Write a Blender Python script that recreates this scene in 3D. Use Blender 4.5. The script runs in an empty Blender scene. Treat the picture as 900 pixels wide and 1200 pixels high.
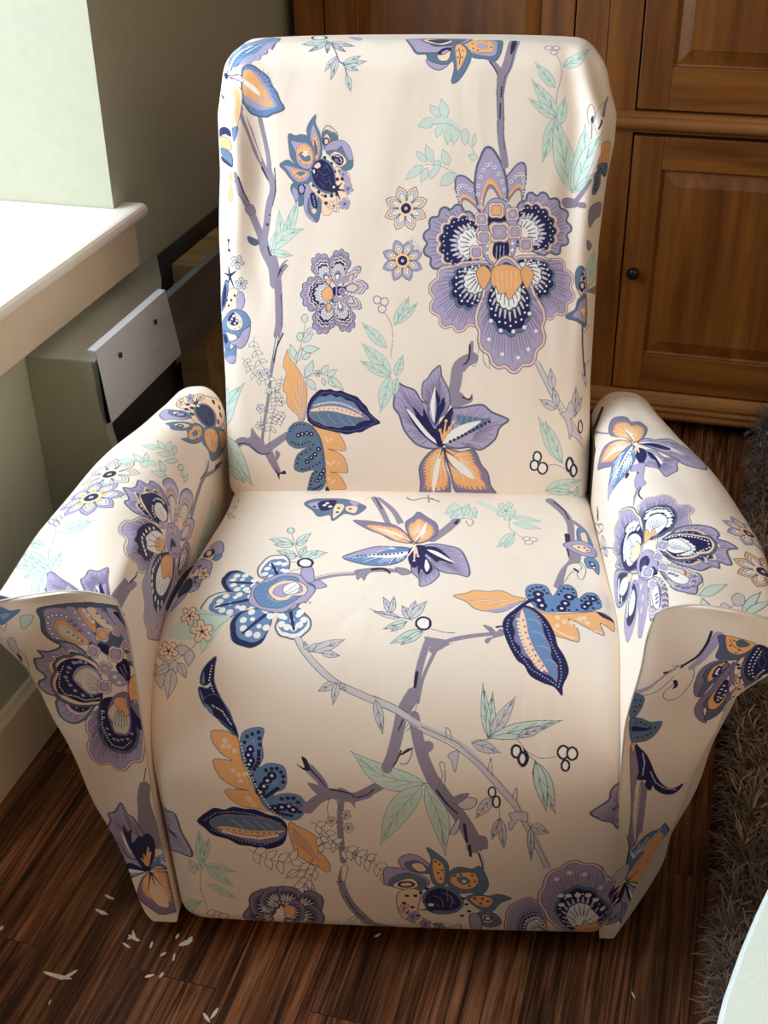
import bpy, bmesh, math, random
import numpy as np
from mathutils import Vector, Matrix

scene = bpy.context.scene
COL = scene.collection

# ---------------------------------------------------------------- camera
cam_data = bpy.data.cameras.new('camera')
cam = bpy.data.objects.new('camera', cam_data)
COL.objects.link(cam)
cam_data.sensor_fit = 'VERTICAL'
cam_data.sensor_height = 24.0
cam_data.lens = 24.0 * 1460.0 / 1200.0
cam_data.clip_start = 0.02
_p, _y, _r = math.radians(31.6), math.radians(16.3), math.radians(1.0)
_h = Vector((-math.sin(_y), math.cos(_y), 0)); _r0 = Vector((math.cos(_y), math.sin(_y), 0)); _z = Vector((0, 0, 1))
_f = _h * math.cos(_p) - _z * math.sin(_p)
_u0 = _h * math.sin(_p) + _z * math.cos(_p)
_right = _r0 * math.cos(_r) - _u0 * math.sin(_r)
_up = _u0 * math.cos(_r) + _r0 * math.sin(_r)
m = Matrix((( _right.x, _up.x, -_f.x, 0), (_right.y, _up.y, -_f.y, 0), (_right.z, _up.z, -_f.z, 1.33), (0, 0, 0, 1)))
cam.matrix_world = m
scene.camera = cam

# ---------------------------------------------------------------- view, world, lights
vs = scene.view_settings
vs.view_transform = 'Standard'; vs.look = 'None'; vs.gamma = 1.0; vs.use_curve_mapping = False
vs.exposure = -0.30
scene.cycles.use_denoising = True
scene.cycles.max_bounces = 8
scene.cycles.diffuse_bounces = 5

world = bpy.data.worlds.new('world'); scene.world = world
world.use_nodes = True
bg = world.node_tree.nodes['Background']
bg.inputs['Color'].default_value = (0.75, 0.85, 1.0, 1)
bg.inputs['Strength'].default_value = 0.6

def area_light(name, loc, target, sx, sy, power, color, spread=180):
    d = bpy.data.lights.new(name, 'AREA'); d.shape = 'RECTANGLE'; d.size = sx; d.size_y = sy
    d.energy = power; d.color = color; d.spread = math.radians(spread)
    o = bpy.data.objects.new(name, d); COL.objects.link(o)
    o.location = loc
    o.rotation_euler = (Vector(target) - Vector(loc)).to_track_quat('-Z', 'Y').to_euler()
    return o
# daylight through the window in the left wall, and an added warm fill for the room's bounced light
area_light('window_daylight', (-1.85, 0.95, 1.95), (0.15, 0.95, 0.50), 1.9, 1.4, 86, (0.80, 0.92, 1.0))
area_light('window_daylight_low', (-2.35, -1.15, 1.06), (0.1, 0.95, 0.50), 1.7, 0.55, 58, (0.78, 0.90, 1.0))
area_light('warm_fill', (1.5, -0.7, 2.0), (0.0, 1.2, 0.6), 1.3, 1.1, 22, (1.0, 0.68, 0.42))

# ---- surface builder: a rounded box swept along one axis, as one closed sheet with cloth coordinates ----
def interp(x, xs, ys):
    return np.interp(x, xs, ys)

def sstep(x, a, b):
    t = np.clip((x - a) / (b - a), 0, 1)
    return t * t * (3 - 2 * t)

def profile_samples(w, h, radii, ds):
    """list of (kind, corner/edge, fraction) for a rounded rectangle, walked bottom-mid, left side up, top, right side down"""
    rbl, rtl, rtr, rbr = radii
    out = []
    def edge(name, length):
        n = max(1, int(round(length / ds)))
        for i in range(n):
            out.append((name, i / n))
    def arc(name, r):
        n = max(3, int(round(r * 1.5708 / ds)))
        for i in range(n):
            out.append((name, i / n))
    edge('b1', w / 2 - rbl); arc('BL', rbl); edge('l', h - rbl - rtl); arc('TL', rtl)
    edge('t', w - rtl - rtr); arc('TR', rtr); edge('r', h - rtr - rbr); arc('BR', rbr); edge('b2', w / 2 - rbr)
    return out

def profile_points(w, h, radii, samples, d):
    """the same rounded rectangle shrunk by d on every side"""
    m = min(w, h) / 2
    d = min(d, m)
    x0, x1, y0, y1 = d, w - d, d, h - d
    rbl, rtl, rtr, rbr = [max(r - d, 0.0) for r in radii]
    pts = []
    for k, t in samples:
        a = t * np.pi / 2
        c, s = np.cos(a), np.sin(a)
        if k == 'b1': p = (w / 2 + (x0 + rbl - w / 2) * t, y0)
        elif k == 'BL': p = (x0 + rbl - rbl * s, y0 + rbl - rbl * c)
        elif k == 'l': p = (x0, y0 + rbl + (y1 - rtl - y0 - rbl) * t)
        elif k == 'TL': p = (x0 + rtl - rtl * c, y1 - rtl + rtl * s)
        elif k == 't': p = (x0 + rtl + (x1 - rtr - x0 - rtl) * t, y1)
        elif k == 'TR': p = (x1 - rtr + rtr * s, y1 - rtr + rtr * c)
        elif k == 'r': p = (x1, y1 - rtr + (y0 + rbr - y1 + rtr) * t)
        elif k == 'BR': p = (x1 - rbr + rbr * c, y0 + rbr - rbr * s)
        else: p = (x1 - rbr + (w / 2 - x1 + rbr) * t, y0)
        pts.append(p)
    return np.array(pts)

def sweep(L, w, h, radii, r0, r1, ds):
    """returns box coordinates (rows, cols, 3): along, a, b; and cloth coordinates (rows, cols+1, 2)"""
    samples = profile_samples(w, h, radii, ds)
    base = profile_points(w, h, radii, samples, 0.0)
    seg = np.linalg.norm(np.roll(base, -1, 0) - base, axis=1)
    v = np.concatenate([[0], np.cumsum(seg)])
    m = min(w, h) / 2
    st = []                                   # (along, inset, u)
    ncap0 = max(2, int((m - r0) / ds / 1.5))
    for i in range(ncap0):
        d = m + (r0 - m) * i / ncap0
        st.append((0.0, d, -(d - r0) - r0 * 1.5708))
    n = max(4, int(round(r0 * 1.5708 / ds)))
    for i in range(n):
        a = i / n * np.pi / 2
        st.append((r0 - r0 * np.cos(a) if False else r0 * (1 - np.cos(a)), r0 * (1 - np.sin(a)), -r0 * (np.pi / 2 - a)))
    n = max(2, int(round((L - r0 - r1) / ds)))
    for i in range(n + 1):
        t = i / n
        st.append((r0 + (L - r0 - r1) * t, 0.0, (L - r0 - r1) * t))
    n = max(4, int(round(r1 * 1.5708 / ds)))
    for i in range(1, n + 1):
        a = i / n * np.pi / 2
        st.append((L - r1 + r1 * np.sin(a), r1 * (1 - np.cos(a)), L - r0 - r1 + r1 * a))
    ncap1 = max(2, int((m - r1) / ds / 1.5))
    for i in range(1, ncap1 + 1):
        d = r1 + (m - r1) * i / ncap1
        st.append((L, d, L - r0 - r1 + r1 * 1.5708 + d - r1))
    P = np.zeros((len(st), len(samples), 3)); UV = np.zeros((len(st), len(samples) + 1, 2))
    for j, (al, d, u) in enumerate(st):
        P[j, :, 0] = al; P[j, :, 1:] = profile_points(w, h, radii, samples, d)
        UV[j, :, 0] = u; UV[j, :, 1] = v
    return P, UV

# ---- the chair's cloth parts, in the chair's own frame: x right, y back, z up, front edge near y = 0 ----
BACK_TILT = 0.245
BACK_Z = np.array([.43, .50, .60, .70, .78, .86, .90, .935, .965, 1.02])
BACK_XL = np.array([-.236, -.238, -.237, -.239, -.238, -.234, -.234, -.233, -.228, -.220])
BACK_XR = np.array([.259, .260, .256, .257, .258, .264, .270, .271, .262, .250])

def backrest_surface(ds):
    L, w, h = 0.50, 0.15, 0.60
    P, UV = sweep(L, w, h, (.022, .034, .05, .03), .032, .032, ds)
    s = P[..., 0] / L * 2 - 1; a = P[..., 1]; b = P[..., 2]
    ct, st = np.cos(BACK_TILT), np.sin(BACK_TILT)
    t = np.clip(b / h, 0, 1)
    front = 1 - sstep(a, 0.0, w)
    bulge = (0.024 * np.sin(np.pi * np.clip(t, 0, 1)) ** .8 + .012 * np.exp(-((t - .12) / .15) ** 2)) * (1 - np.abs(s) ** 2.6) * front
    ad = a - bulge
    z = 0.437 + b * ct - ad * st * .35
    y = 0.352 + b * st + ad * ct
    xl = interp(z, BACK_Z, BACK_XL); xr = interp(z, BACK_Z, BACK_XR)
    x = (xl + xr) / 2 + s * (xr - xl) / 2
    z = z - .006 * np.abs(s) ** 3 * sstep(t, .8, 1)
    # gathered cloth along both side edges
    el = np.clip((-s - .72) / .28, 0, 1); er = np.clip((s - .70) / .30, 0, 1)
    fold = el * np.sin(z * 46 + s * 20) * .0035 * sstep(z, .60, .75) + er ** 1.3 * np.sin(s * 46 + z * 9) * .005 * sstep(z, .55, .9)
    y = y + fold * front
    # two bunches at the upper corners
    k = np.exp(-((s - .90) / .07) ** 2 - ((z - .915) / .05) ** 2); y = y - .018 * k * front; x = x + .004 * k
    k = np.exp(-((s - .80) / .05) ** 2 - ((z - .86) / .09) ** 2); y = y + .007 * k * front
    k = np.exp(-((s + .88) / .05) ** 2 - ((z - .87) / .10) ** 2); y = y - .012 * k * front
    k = np.exp(-((s + .76) / .05) ** 2 - ((z - .85) / .10) ** 2); y = y + .006 * k * front
    # long soft diagonal pulls from the lower middle to the right corner
    pull = np.sin((s * 9 - t * 7) * 2.0) * .0004 * sstep(t, .35, .6) * (1 - np.abs(s) ** 4)
    y = y + pull * front
    return np.stack([x, y, z], -1), UV

def seat_surface(ds):
    L, w, h = 0.55, 0.47, 0.435
    P, UV = sweep(L, w, h, (.035, .165, .03, .03), .03, .03, ds)
    s = P[..., 0] / L * 2 - 1; a = P[..., 1]; b = P[..., 2]
    t = b / h; q = a / w
    y = -.052 + a
    z = .032 + b
    crown = (1 - np.abs(s) ** 2.5)
    top = sstep(t, .55, 1.0)
    z = z + top * (.012 * crown - .012 * sstep(q, .55, 1.0)) 
    frontm = (1 - sstep(q, 0, .4)) * (1 - top)
    y = y - frontm * .018 * crown * np.sin(np.pi * np.clip(t * .95 + .05, 0, 1)) + .022 * (1 - t) * (1 - sstep(q, 0, .6))
    half = .276 - .026 * sstep(q, .15, .85) * 1.0
    half = half + .004 * np.sin(np.pi * np.clip(t, 0, 1)) * (1 - sstep(q, 0, .3))
    mid = .004 + .012 * sstep(q, .1, .9) + .007 * (1 - t) * (1 - sstep(q, 0, .4))
    x = mid + s * half
    y = y + .0015 * np.sin(s * 40 + t * 9) * sstep(np.abs(s), .8, 1) * (1 - top)
    return np.stack([x, y, z], -1), UV

ARM_Z = np.array([.0, .06, .10, .155, .228, .317, .375, .430, .460, .49, .525, .60])
ARM_OUT_R = np.array([.280, .292, .306, .325, .342, .360, .368, .374, .395, .422, .426, .410])
ARM_OUT_L = np.array([-.296, -.314, -.326, -.341, -.354, -.371, -.380, -.386, -.393, -.409, -.427, -.414])

def arm_surface(ds, side):
    """side +1 right, -1 left; box axis runs front to back"""
    L, w, h = 0.585, 0.14, 0.556
    P, UV = sweep(L, w, h, (.02, .062, .062, .02), .010, .075, ds)
    al = P[..., 0]; a = P[..., 1]; b = P[..., 2]          # a = 0 is the inner side
    q = al / L; t = np.clip(b / h, 0, 1)
    # the stuffing squares off the corners towards the front panel
    r = .062; cx_ = np.where(a > w / 2, w - r, r); ex_ = (a - cx_) / r * np.where(a > w / 2, 1, -1); ez_ = (b - (h - r)) / r
    inc = (ex_ > 0) & (ez_ > 0)
    mx = np.maximum(np.maximum(ex_, ez_), 1e-6); nn = np.sqrt(np.maximum(ex_, 0) ** 2 + np.maximum(ez_, 0) ** 2) + 1e-9
    k_ = np.where(inc, (nn / mx) ** (.62 * (1 - sstep(al, .0, .26))), 1.0)
    a = np.where(inc, cx_ + (a - cx_) * k_, a); b = np.where(inc, (h - r) + (b - (h - r)) * k_, b)
    z = .026 + b
    fr = 1 - sstep(al, .02, .30)                           # near the front
    z = z + sstep(t, .6, 1) * (-.012 * fr * sstep(a / w, .2, 1) + .014 * np.sin(np.pi * np.clip(q * 1.25, 0, 1)) - .002 - .016 * sstep(q, .6, 1))
    y = -.062 + al + .038 * (1 - sstep(z, .0, .52)) * (1 - sstep(al, 0, .4))
    if side > 0:
        outf = interp(z, ARM_Z, ARM_OUT_R)
    else:
        outf = -interp(z, ARM_Z, ARM_OUT_L)
    outb = .372 + .060 * sstep(z, -.05, .45)
    if side < 0: outb = outb - .024
    outb = outb - .074 * sstep(al, .12, .54)
    mixf = np.clip(1 - al / .16, 0, 1) ** 1.2
    out = outb * (1 - mixf) + outf * mixf
    inn_f = .270 + .004 * np.sin(z * 9)
    inn_b = .262 if side > 0 else .250
    inn = inn_f + (inn_b - inn_f) * sstep(al, .05, .5)
    if side > 0:
        inn = inn + .012 * sstep(z, .40, .52) * fr
    x = inn + (out - inn) * (a / w)
    # soft dents and pulls in the loose cover
    outer = sstep(a / w, .45, 1.0)
    x = x + outer * .003 * np.sin(z * 34 + al * 12) * (1 - sstep(z, .46, .56))
    z = z + .002 * np.sin(al * 38 + a * 25) * sstep(t, .85, 1)
    # the outer third of the front turns back towards the side
    y = y + .030 * sstep(a / w, .50, 1.2) * sstep(z, .03, .2) * (1 - .8 * sstep(z, .40, .54)) * (1 - sstep(al, 0, .16))
    return np.stack([side * x, y, z], -1), UV

def arm_parts(ds, side):
    """the long cover of the arm, and the flat front panel with cloth coordinates of its own"""
    P, UV = arm_surface(ds, side)
    j = int(np.argmin(np.abs(UV[:, 0, 0] + .004)))
    ring = P[j]; n = len(ring)
    mid = .5 * (ring + ring[(-np.arange(n)) % n])          # ruled from the edge to the middle line
    nr = max(6, int(.07 / ds))
    t = (np.arange(nr + 1) / nr)[::-1][:, None, None]
    pan = ring[None] * (1 - t) + mid[None] * t
    dep = 1 - (1 - t[..., 0]) ** 6
    pan[..., 1] += dep * (.0022 * np.sin(pan[..., 0] * 60 * side + pan[..., 2] * 26) - .003) * sstep(pan[..., 2], .08, .3)
    pu = np.stack([pan[..., 0], pan[..., 2]], -1)
    pu = np.concatenate([pu, pu[:, :1]], 1)
    return (P[j:], UV[j:]), (pan, pu)

PALETTE = {'a': (243, 228, 213), 'n': (30, 31, 84), 'v': (177, 166, 198), 'w': (246, 243, 238), 's': (92, 102, 126), 'b': (106, 140, 184), 'o': (245, 182, 122), 'p': (248, 214, 184), 'm': (209, 225, 213), 'g': (126, 158, 154), 'k': (44, 38, 62), 'r': (150, 139, 158), 'd': (136, 122, 154), 'h': (214, 207, 210), 't': (98, 122, 148), 'c': (226, 214, 200), 'l': (150, 174, 206)}
RANGES = {'back': (-0.094, 0.53, 0.0, 1.442), 'seat': (-0.235, 0.725, 0.0, 1.699), 'armL': (-0.004, 0.618, 0.0, 1.322), 'panL': (-0.423, -0.266, 0.026, 0.581), 'armR': (-0.004, 0.618, 0.0, 1.322), 'panR': (0.268, 0.424, 0.026, 0.581)}
PRINT = {}
PRINT['back'] = [
[2,11,154,121,-5,1195,30,-65,20,-60,24,-45],
[2,0,57,36,10,1177,23,-66,21,-58],
[2,11,108,133,51,1160,12,-49,11,-51,3,-45],
[2,10,48,37,56,1036,13,-23,10,-13],
[2,11,182,186,76,1026,11,-39,-10,-42,-5,-47,-7,-48],
[2,10,30,18,90,1038,3,-51,-6,-41],
[3,10,37,74,898],
[3,10,25,79,922],
[2,11,101,211,-8,1029,11,-38,22,-51,25,-56,15,-34],
[2,10,38,17,0,1021,12,-37,13,-29],
[1,4,16,-11,1026,4,-35,21,-34,17,-21],
[0,11,4,12,16,941,17,6,9,-21,-17,-4],
[2,11,286,249,62,861,10,-34,18,-34,4,-42],
[0,4,4,10,23,868,12,-4,19,-12,-12,-9,-16,10],
[2,10,43,25,77,843,6,-18,9,-5],
[2,11,74,31,104,776,11,24,14,13],
[2,10,31,18,106,765,6,20,13,10],
[2,11,211,190,93,813,9,-48,3,-55,-1,-62,-7,-31],
[2,10,37,31,104,771,7,18,14,13],
[2,11,86,49,106,765,10,19,13,15],
[1,10,19,111,723,3,-43,-3,-44],
[2,11,101,80,100,623,-8,-38,-10,-44,-8,-39,-7,-51,-11,-59,-10,-60],
[0,0,4,13,93,604,9,13,-11,-44,-8,-20],
[2,10,38,32,114,623,-13,-25,-10,-25,-5,-26],
[5,11,-51,1277,-6,-6,3,29,-8,74,22,45,39,0,35,75,39,-39,-2,-121,-14,1,-1,-20,-13,-4,-3,-11,-15,-3,-14,-8,-28,-1,-18,-10],
[0,2,-1,10,-13,1292,16,20,32,18,33,86,-3,-82,-10,-2,-2,-15,-12,-6,-3,-11,-14,-3,-13,-7],
[2,3,95,35,-48,1279,10,31,18,19,32,20],
[3,10,20,-39,1288],
[3,10,18,-33,1295],
[3,10,18,-28,1303],
[3,10,18,-21,1310],
[3,10,17,-15,1316],
[3,10,18,-9,1323],
[3,10,19,-2,1330],
[3,10,19,6,1335],
[3,10,28,13,1341],
[2,16,27,10,-5,1303,19,-8],
[2,16,24,10,4,1310,18,-7],
[2,16,30,10,12,1317,18,-7],
[2,16,26,10,21,1325,16,-7],
[2,16,26,10,29,1334,15,-6],
[2,16,41,14,37,1344,15,-5],
[2,16,41,14,44,1367,14,-10],
[0,4,4,13,-6,1275,10,14,18,-1,24,-16,21,-15,11,-20,14,-17,10,-20,12,-19,-16,-10,-13,-4,-15,-8,-22,1,-20,9,-16,20,-10,18],
[0,5,-1,10,-1,1275,8,11,15,-2,22,-15,19,-15,10,-19,15,-17,10,-19,11,-17,-14,-7,-12,-4,-15,-8,-20,1,-18,8,-15,19,-10,18],
[2,16,21,10,31,1259,-11,20],
[2,16,21,10,38,1259,-2,21],
[2,16,21,10,46,1258,6,19],
[2,16,21,10,53,1254,14,15],
[2,16,21,10,59,1248,20,9],
[2,16,21,10,63,1240,24,2],
[2,16,21,10,64,1232,26,-7],
[2,16,21,10,64,1224,25,-15],
[2,16,21,10,61,1217,21,-23],
[2,16,21,10,55,1212,17,-29],
[2,16,21,10,49,1208,9,-33],
[2,16,21,10,41,1208,2,-34],
[2,16,21,10,34,1210,-7,-32],
[2,16,21,10,27,1214,-14,-26],
[0,2,-1,10,-1,1271,18,7,21,-13,17,-20,14,-16,10,-19,13,-23,-19,-8,-26,-2,-20,11,-17,16],
[0,6,-1,10,-1,1271,16,5,19,-15,14,-19,15,-17,8,-17,12,-17,-19,-6,-25,11,-21,14,-14,13],
[2,2,21,10,15,1197,5,21],
[2,2,21,10,23,1193,1,24],
[2,2,21,10,30,1189,-1,27],
[2,2,21,10,38,1186,-5,28],
[2,2,21,10,45,1185,-7,28],
[2,2,21,10,52,1186,-10,26],
[2,2,21,10,59,1189,-13,22],
[2,2,21,10,66,1193,-15,17],
[2,2,21,10,73,1199,-18,10],
[2,2,21,10,80,1206,-20,2],
[0,3,-1,10,-4,1259,15,-9,23,-16,14,-21,-20,11,-26,22],
[0,3,10,11,-42,1261,33,4,11,-17,-20,6],
[2,10,23,10,-45,1262,41,3],
[2,10,23,10,-42,1258,30,-8],
[0,7,4,11,-37,1253,21,-13,16,-13,4,-37,-4,-40,-10,-32,-6,15,1,49,-12,40],
[0,6,-1,10,-23,1231,17,-12,4,-37,-3,-32,-7,20,-4,32],
[0,5,4,10,-16,1133,12,9,4,-8,-10,-28],
[0,1,-1,10,-74,1265,15,6,13,-10,-8,-9],
[3,1,41,-76,1309,12,-1,-17,-24],
[0,1,1,12,-68,1124,27,11,18,-5,3,-14,-21,2,-27,-12],
[0,6,4,19,-65,1103,30,8,16,-9,-1,-18,-23,-2,-20,4],
[0,14,1,19,-64,1077,28,2,19,-5,2,-28,-17,-2,-32,20],
[0,1,-1,10,-68,1057,37,-6,16,-7,-17,-2,-28,5],
[0,6,4,11,-33,1014,13,13,2,-19,-6,-2],
[0,6,4,11,-35,973,15,24,2,-40,-12,-2],
[0,10,-1,10,-79,1216,24,-7,-1,-6],
[0,3,10,69,199,1440,-2,-35,-13,-10,-15,15,-10,38,2,37,13,13,16,-19],
[0,2,-1,18,257,1461,38,-34,2,-62,-21,24],
[1,4,29,209,1365,27,-49,11,-25,14,-9,9,-27],
[0,8,4,25,209,1365,-15,21,-16,0,-15,-22,-16,-21,0,0,20,-5,18,1,15,6,9,20],
[1,4,20,209,1365,-31,-15,-27,-6],
[1,4,13,178,1350,-13,7],
[1,4,13,178,1350,-10,-9],
[0,8,4,25,211,1354,-11,-1,-11,-9,-11,-13,-11,-13,0,0,16,4,13,6,10,9,5,17],
[1,4,20,211,1354,-22,-21,-19,-13],
[1,4,13,189,1333,-9,-3],
[1,4,13,189,1333,-6,-9],
[0,8,4,21,213,1350,-4,-9,-1,-9,2,-10,4,-10,0,0,4,9,1,9,-1,10,-5,10],
[1,4,17,213,1350,1,-22,0,-14],
[1,4,15,214,1328,-2,-6],
[1,4,15,214,1328,3,-6],
[0,13,4,21,219,1354,12,-13,14,-7,17,-2,19,1,0,0,-18,12,-18,13,-15,5,-11,-9],
[1,4,17,219,1354,31,-12,27,-7],
[1,4,10,250,1342,11,-7],
[1,4,10,250,1342,11,1],
[0,13,4,21,223,1345,6,-12,8,-8,11,-6,13,-3,0,0,-10,12,-10,10,-9,6,-9,1],
[1,4,17,223,1345,19,-16,16,-11],
[1,4,10,242,1329,6,-8],
[1,4,10,242,1329,8,-2],
[0,13,4,10,241,1303,-10,-3,-9,-7,-6,-10,-4,-14,0,0,13,7,10,8,6,9,0,10],
[1,4,10,241,1303,-14,-17,-13,-14],
[1,4,10,227,1286,-9,-4],
[1,4,10,227,1286,-3,-8],
[0,13,4,10,243,1300,-8,-8,-6,-12,-2,-15,1,-16,0,0,10,13,6,14,2,12,-3,12],
[1,4,10,243,1300,-7,-26,-7,-22],
[1,4,10,236,1274,-7,-8],
[1,4,10,236,1274,0,-10],
[0,8,4,10,259,1282,11,-4,14,0,16,4,16,8,0,0,-19,3,-16,1,-13,-5,-9,-7],
[1,4,10,259,1282,28,4,25,3],
[1,4,10,287,1286,11,-2],
[1,4,10,287,1286,10,5],
[0,8,4,10,260,1281,5,-6,8,-5,11,-2,13,1,0,0,-9,7,-10,5,-10,2,-8,-2],
[1,4,10,260,1281,19,-6,15,-5],
[1,4,10,279,1275,5,-5],
[1,4,10,279,1275,7,0],
[0,8,4,10,257,1285,10,0,12,2,12,7,12,9,0,0,-16,-1,-14,-4,-10,-6,-6,-7],
[1,4,10,257,1285,23,9,20,8],
[1,4,10,280,1294,9,1],
[1,4,10,280,1294,7,6],
[0,8,4,10,268,1261,-3,-8,1,-10,4,-10,9,-11,0,0,2,13,-1,11,-5,9,-7,6],
[1,4,10,268,1261,5,-19,5,-17],
[1,4,10,273,1242,-1,-8],
[1,4,10,273,1242,5,-7],
[5,17,233,1102,-23,-16,-2,35,9,19,12,1,13,-10,7,-10,0,-16,-13,0,-13,-12],
[0,14,4,10,213,1092,-4,26,10,14,12,-7,11,-1,7,-17,-16,-5,-10,-9],
[0,7,10,10,214,1096,0,18,8,8,8,-11,-1,-12,-9,-6],
[0,7,1,32,227,1104,-2,-6,-5,-2,-5,2,-1,6,1,5,5,3,5,-3],
[0,2,4,13,217,1083,9,16,20,8,20,-3,15,-16,8,-27,-1,-18,-10,-7,-20,3,-7,22],
[0,14,4,10,220,1078,13,5,14,1,11,9,9,-16,10,-16,12,-3,-4,-19,-17,-2,-13,4,-18,23],
[0,7,4,10,230,1070,13,10,14,-5,13,-11,1,-12,-16,-10,-14,13],
[0,1,10,10,234,1067,13,6,15,-7,2,-11,-8,-8,-12,8],
[3,3,16,242,1070],
[3,3,16,248,1069],
[3,3,16,253,1068],
[3,3,16,257,1063],
[3,3,16,260,1059],
[3,3,16,258,1054],
[0,12,1,10,241,1063,9,0,4,-10,-8,2],
[0,7,4,10,243,1041,22,-4,16,-10,4,-22,4,-18,-11,-13,8,-17,-9,-16,-14,6,-7,-13,-13,3,-8,-10,-16,1,-11,21,-5,29,23,17],
[0,2,12,10,252,1037,18,-3,9,-14,3,-15,-12,2,-9,13],
[0,14,4,13,138,1003,-5,-16,8,-16,9,-19,14,-3,6,26,-1,22],
[0,2,4,10,138,993,-1,-12,9,-20,7,7,-3,19],
[0,2,1,33,169,989,-2,-8,-6,-4,-6,4,-3,8,2,8,6,4,6,-4],
[0,2,4,13,174,1001,-7,-33,4,-32,15,-20,19,-7,7,24,1,23,-10,25,-17,20],
[0,14,4,10,180,968,-2,-32,14,-16,12,-10,8,23,0,20,-8,16,-4,-36,-12,0],
[0,1,10,10,183,975,7,6,9,-12,4,-23,-8,-3,-8,13],
[3,2,20,191,972],
[3,2,20,192,967],
[3,2,20,194,961],
[3,2,20,195,956],
[3,2,20,196,950],
[0,7,4,10,187,939,9,4,6,-7,-7,-8],
[0,7,4,10,179,1004,13,3,13,-19,22,-9,21,-3,4,-20,-20,-10,-18,16,-17,16,-11,10],
[0,2,4,10,293,988,-3,-3,-6,1,0,-6,-4,-2,-4,2,-1,6,-6,-2,-3,3,0,4,5,3,-3,5,2,3,4,1,4,-4,4,4,5,0,2,-4,-3,-5,6,-2],
[1,10,10,279,992,7,-2],
[1,10,10,279,992,0,-7],
[1,10,10,279,992,-7,-3],
[1,10,10,279,992,-5,5],
[1,10,10,279,992,4,5],
[3,10,18,279,992],
[0,2,4,10,282,944,-4,-1,-5,4,-4,-4,-4,0,-3,4,3,5,-6,2,-1,5,3,3,6,-1,0,6,4,2,4,-1,2,-6,6,1,3,-2,0,-5,-6,-3,4,-5],
[1,10,10,273,955,4,-5],
[1,10,10,273,955,-4,-6],
[1,10,10,273,955,-8,2],
[1,10,10,273,955,-1,7],
[1,10,10,273,955,6,3],
[3,10,19,273,955],
[0,7,4,10,260,949,-2,-4,-6,0,1,-6,-4,-3,-4,1,-2,6,-6,-3,-4,3,-1,4,5,3,-4,5,1,4,4,2,5,-4,3,6,5,0,3,-3,-2,-6,7,-1],
[1,10,10,245,950,8,-1],
[1,10,10,245,950,2,-7],
[1,10,10,245,950,-6,-4],
[1,10,10,245,950,-5,5],
[1,10,10,245,950,3,6],
[3,10,19,245,950],
[3,10,43,191,999,14,-16,17,-10,16,1,-13,-18,18,76,8,-18,12,1,-29,36,-17,14],
[3,4,29,255,1033,11,-7,-52,-51],
[0,14,4,13,192,1058,-10,25,-8,28,-3,22,8,19,14,15,0,-21,11,-22,6,-32,-1,-25,-10,-13],
[0,2,4,10,191,1061,-8,28,-3,28,6,27,8,-14,11,-28,0,-28,-6,-16],
[0,6,12,10,194,1064,-7,25,-2,22,6,13,9,-19,3,-25,-3,-18],
[0,4,-1,10,194,1070,-4,22,1,16,6,-16,2,-17],
[3,10,13,188,1105,8,3,-5,8,8,-24,-11,0,13,-15],
[0,14,4,13,185,1039,-24,-1,-15,10,-14,15,-5,22,-2,35,18,-3,15,3,18,-6,11,-22,5,-28],
[0,2,4,10,181,1040,-18,0,-16,17,-4,22,-12,25,22,-3,20,-2,14,-16,3,-25],
[0,6,12,10,151,1092,12,5,17,-6,7,-21,-3,-20,-17,-2,-15,12,-7,19],
[0,14,-1,10,152,1073,12,6,16,-9,1,-12,-17,-1],
[0,3,6,10,177,1072,-2,-2,-4,1,0,-3,-3,-1,-2,1,-1,3,-3,0,-2,2,1,2,3,2,-1,2,1,3,3,0,2,-3,3,3,2,-1,1,-2,-2,-3,3,-2],
[1,6,10,169,1075,4,-2],
[1,6,10,169,1075,-1,-4],
[1,6,10,169,1075,-5,-1],
[1,6,10,169,1075,-3,3],
[1,6,10,169,1075,2,3],
[3,6,11,169,1075],
[3,10,13,152,1086,8,4,12,1,8,-8,-30,-13,7,-13,15,-7],
[0,14,4,13,185,1032,0,-22,-16,-9,-24,2,-12,9,-16,19,-14,14,10,10,14,3,17,-10,17,-10],
[0,2,4,10,180,1031,-5,-18,-20,-7,-17,9,-14,19,-11,11,17,-1,17,-4],
[0,6,12,10,175,1031,-7,-15,-17,-3,-13,10,-6,16,17,-3],
[0,14,-1,10,146,1028,12,4,12,-3,-12,-8],
[3,10,13,141,1035,9,-18,11,-1,-18,8],
[0,14,4,10,188,1048,13,13,20,0,17,-16,8,-25,1,-29,-6,-11,-21,2,-24,12,-13,25],
[0,1,-1,10,189,1046,12,12,16,0,18,-16,9,-25,0,-29,-20,-3,-25,13,-12,25],
[0,10,-1,10,239,1007,18,-16,-16,-9,-14,6],
[3,3,33,243,995],
[0,7,-1,10,191,1045,11,9,6,-9,-9,-6],
[0,3,-1,10,188,1034,5,3,0,-11],
[1,4,16,201,1035,14,-11,10,2],
[1,4,16,212,1019,11,-12,6,3],
[1,4,16,206,1007,14,-13],
[1,4,16,221,1048,11,-16],
[1,4,16,195,1019,7,7],
[1,4,16,229,1020,7,-19],
[1,4,16,215,1039,10,6],
[2,1,72,20,247,990,16,14],
[2,1,72,20,247,990,22,-3],
[2,1,72,20,247,990,13,-24],
[2,1,72,20,247,990,4,-16],
[0,8,9,11,121,857,15,17,11,25,6,30,0,34,0,0,-18,-29,-12,-28,-5,-27,3,-22],
[1,9,10,121,857,17,54,13,45],
[1,9,10,132,893,13,17],
[1,9,10,132,893,-1,21],
[1,9,10,143,928,8,19],
[1,9,10,143,928,3,20],
[0,8,9,11,112,860,7,14,1,18,-5,20,-10,21,0,0,-5,-22,-1,-21,4,-18,9,-12],
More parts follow.
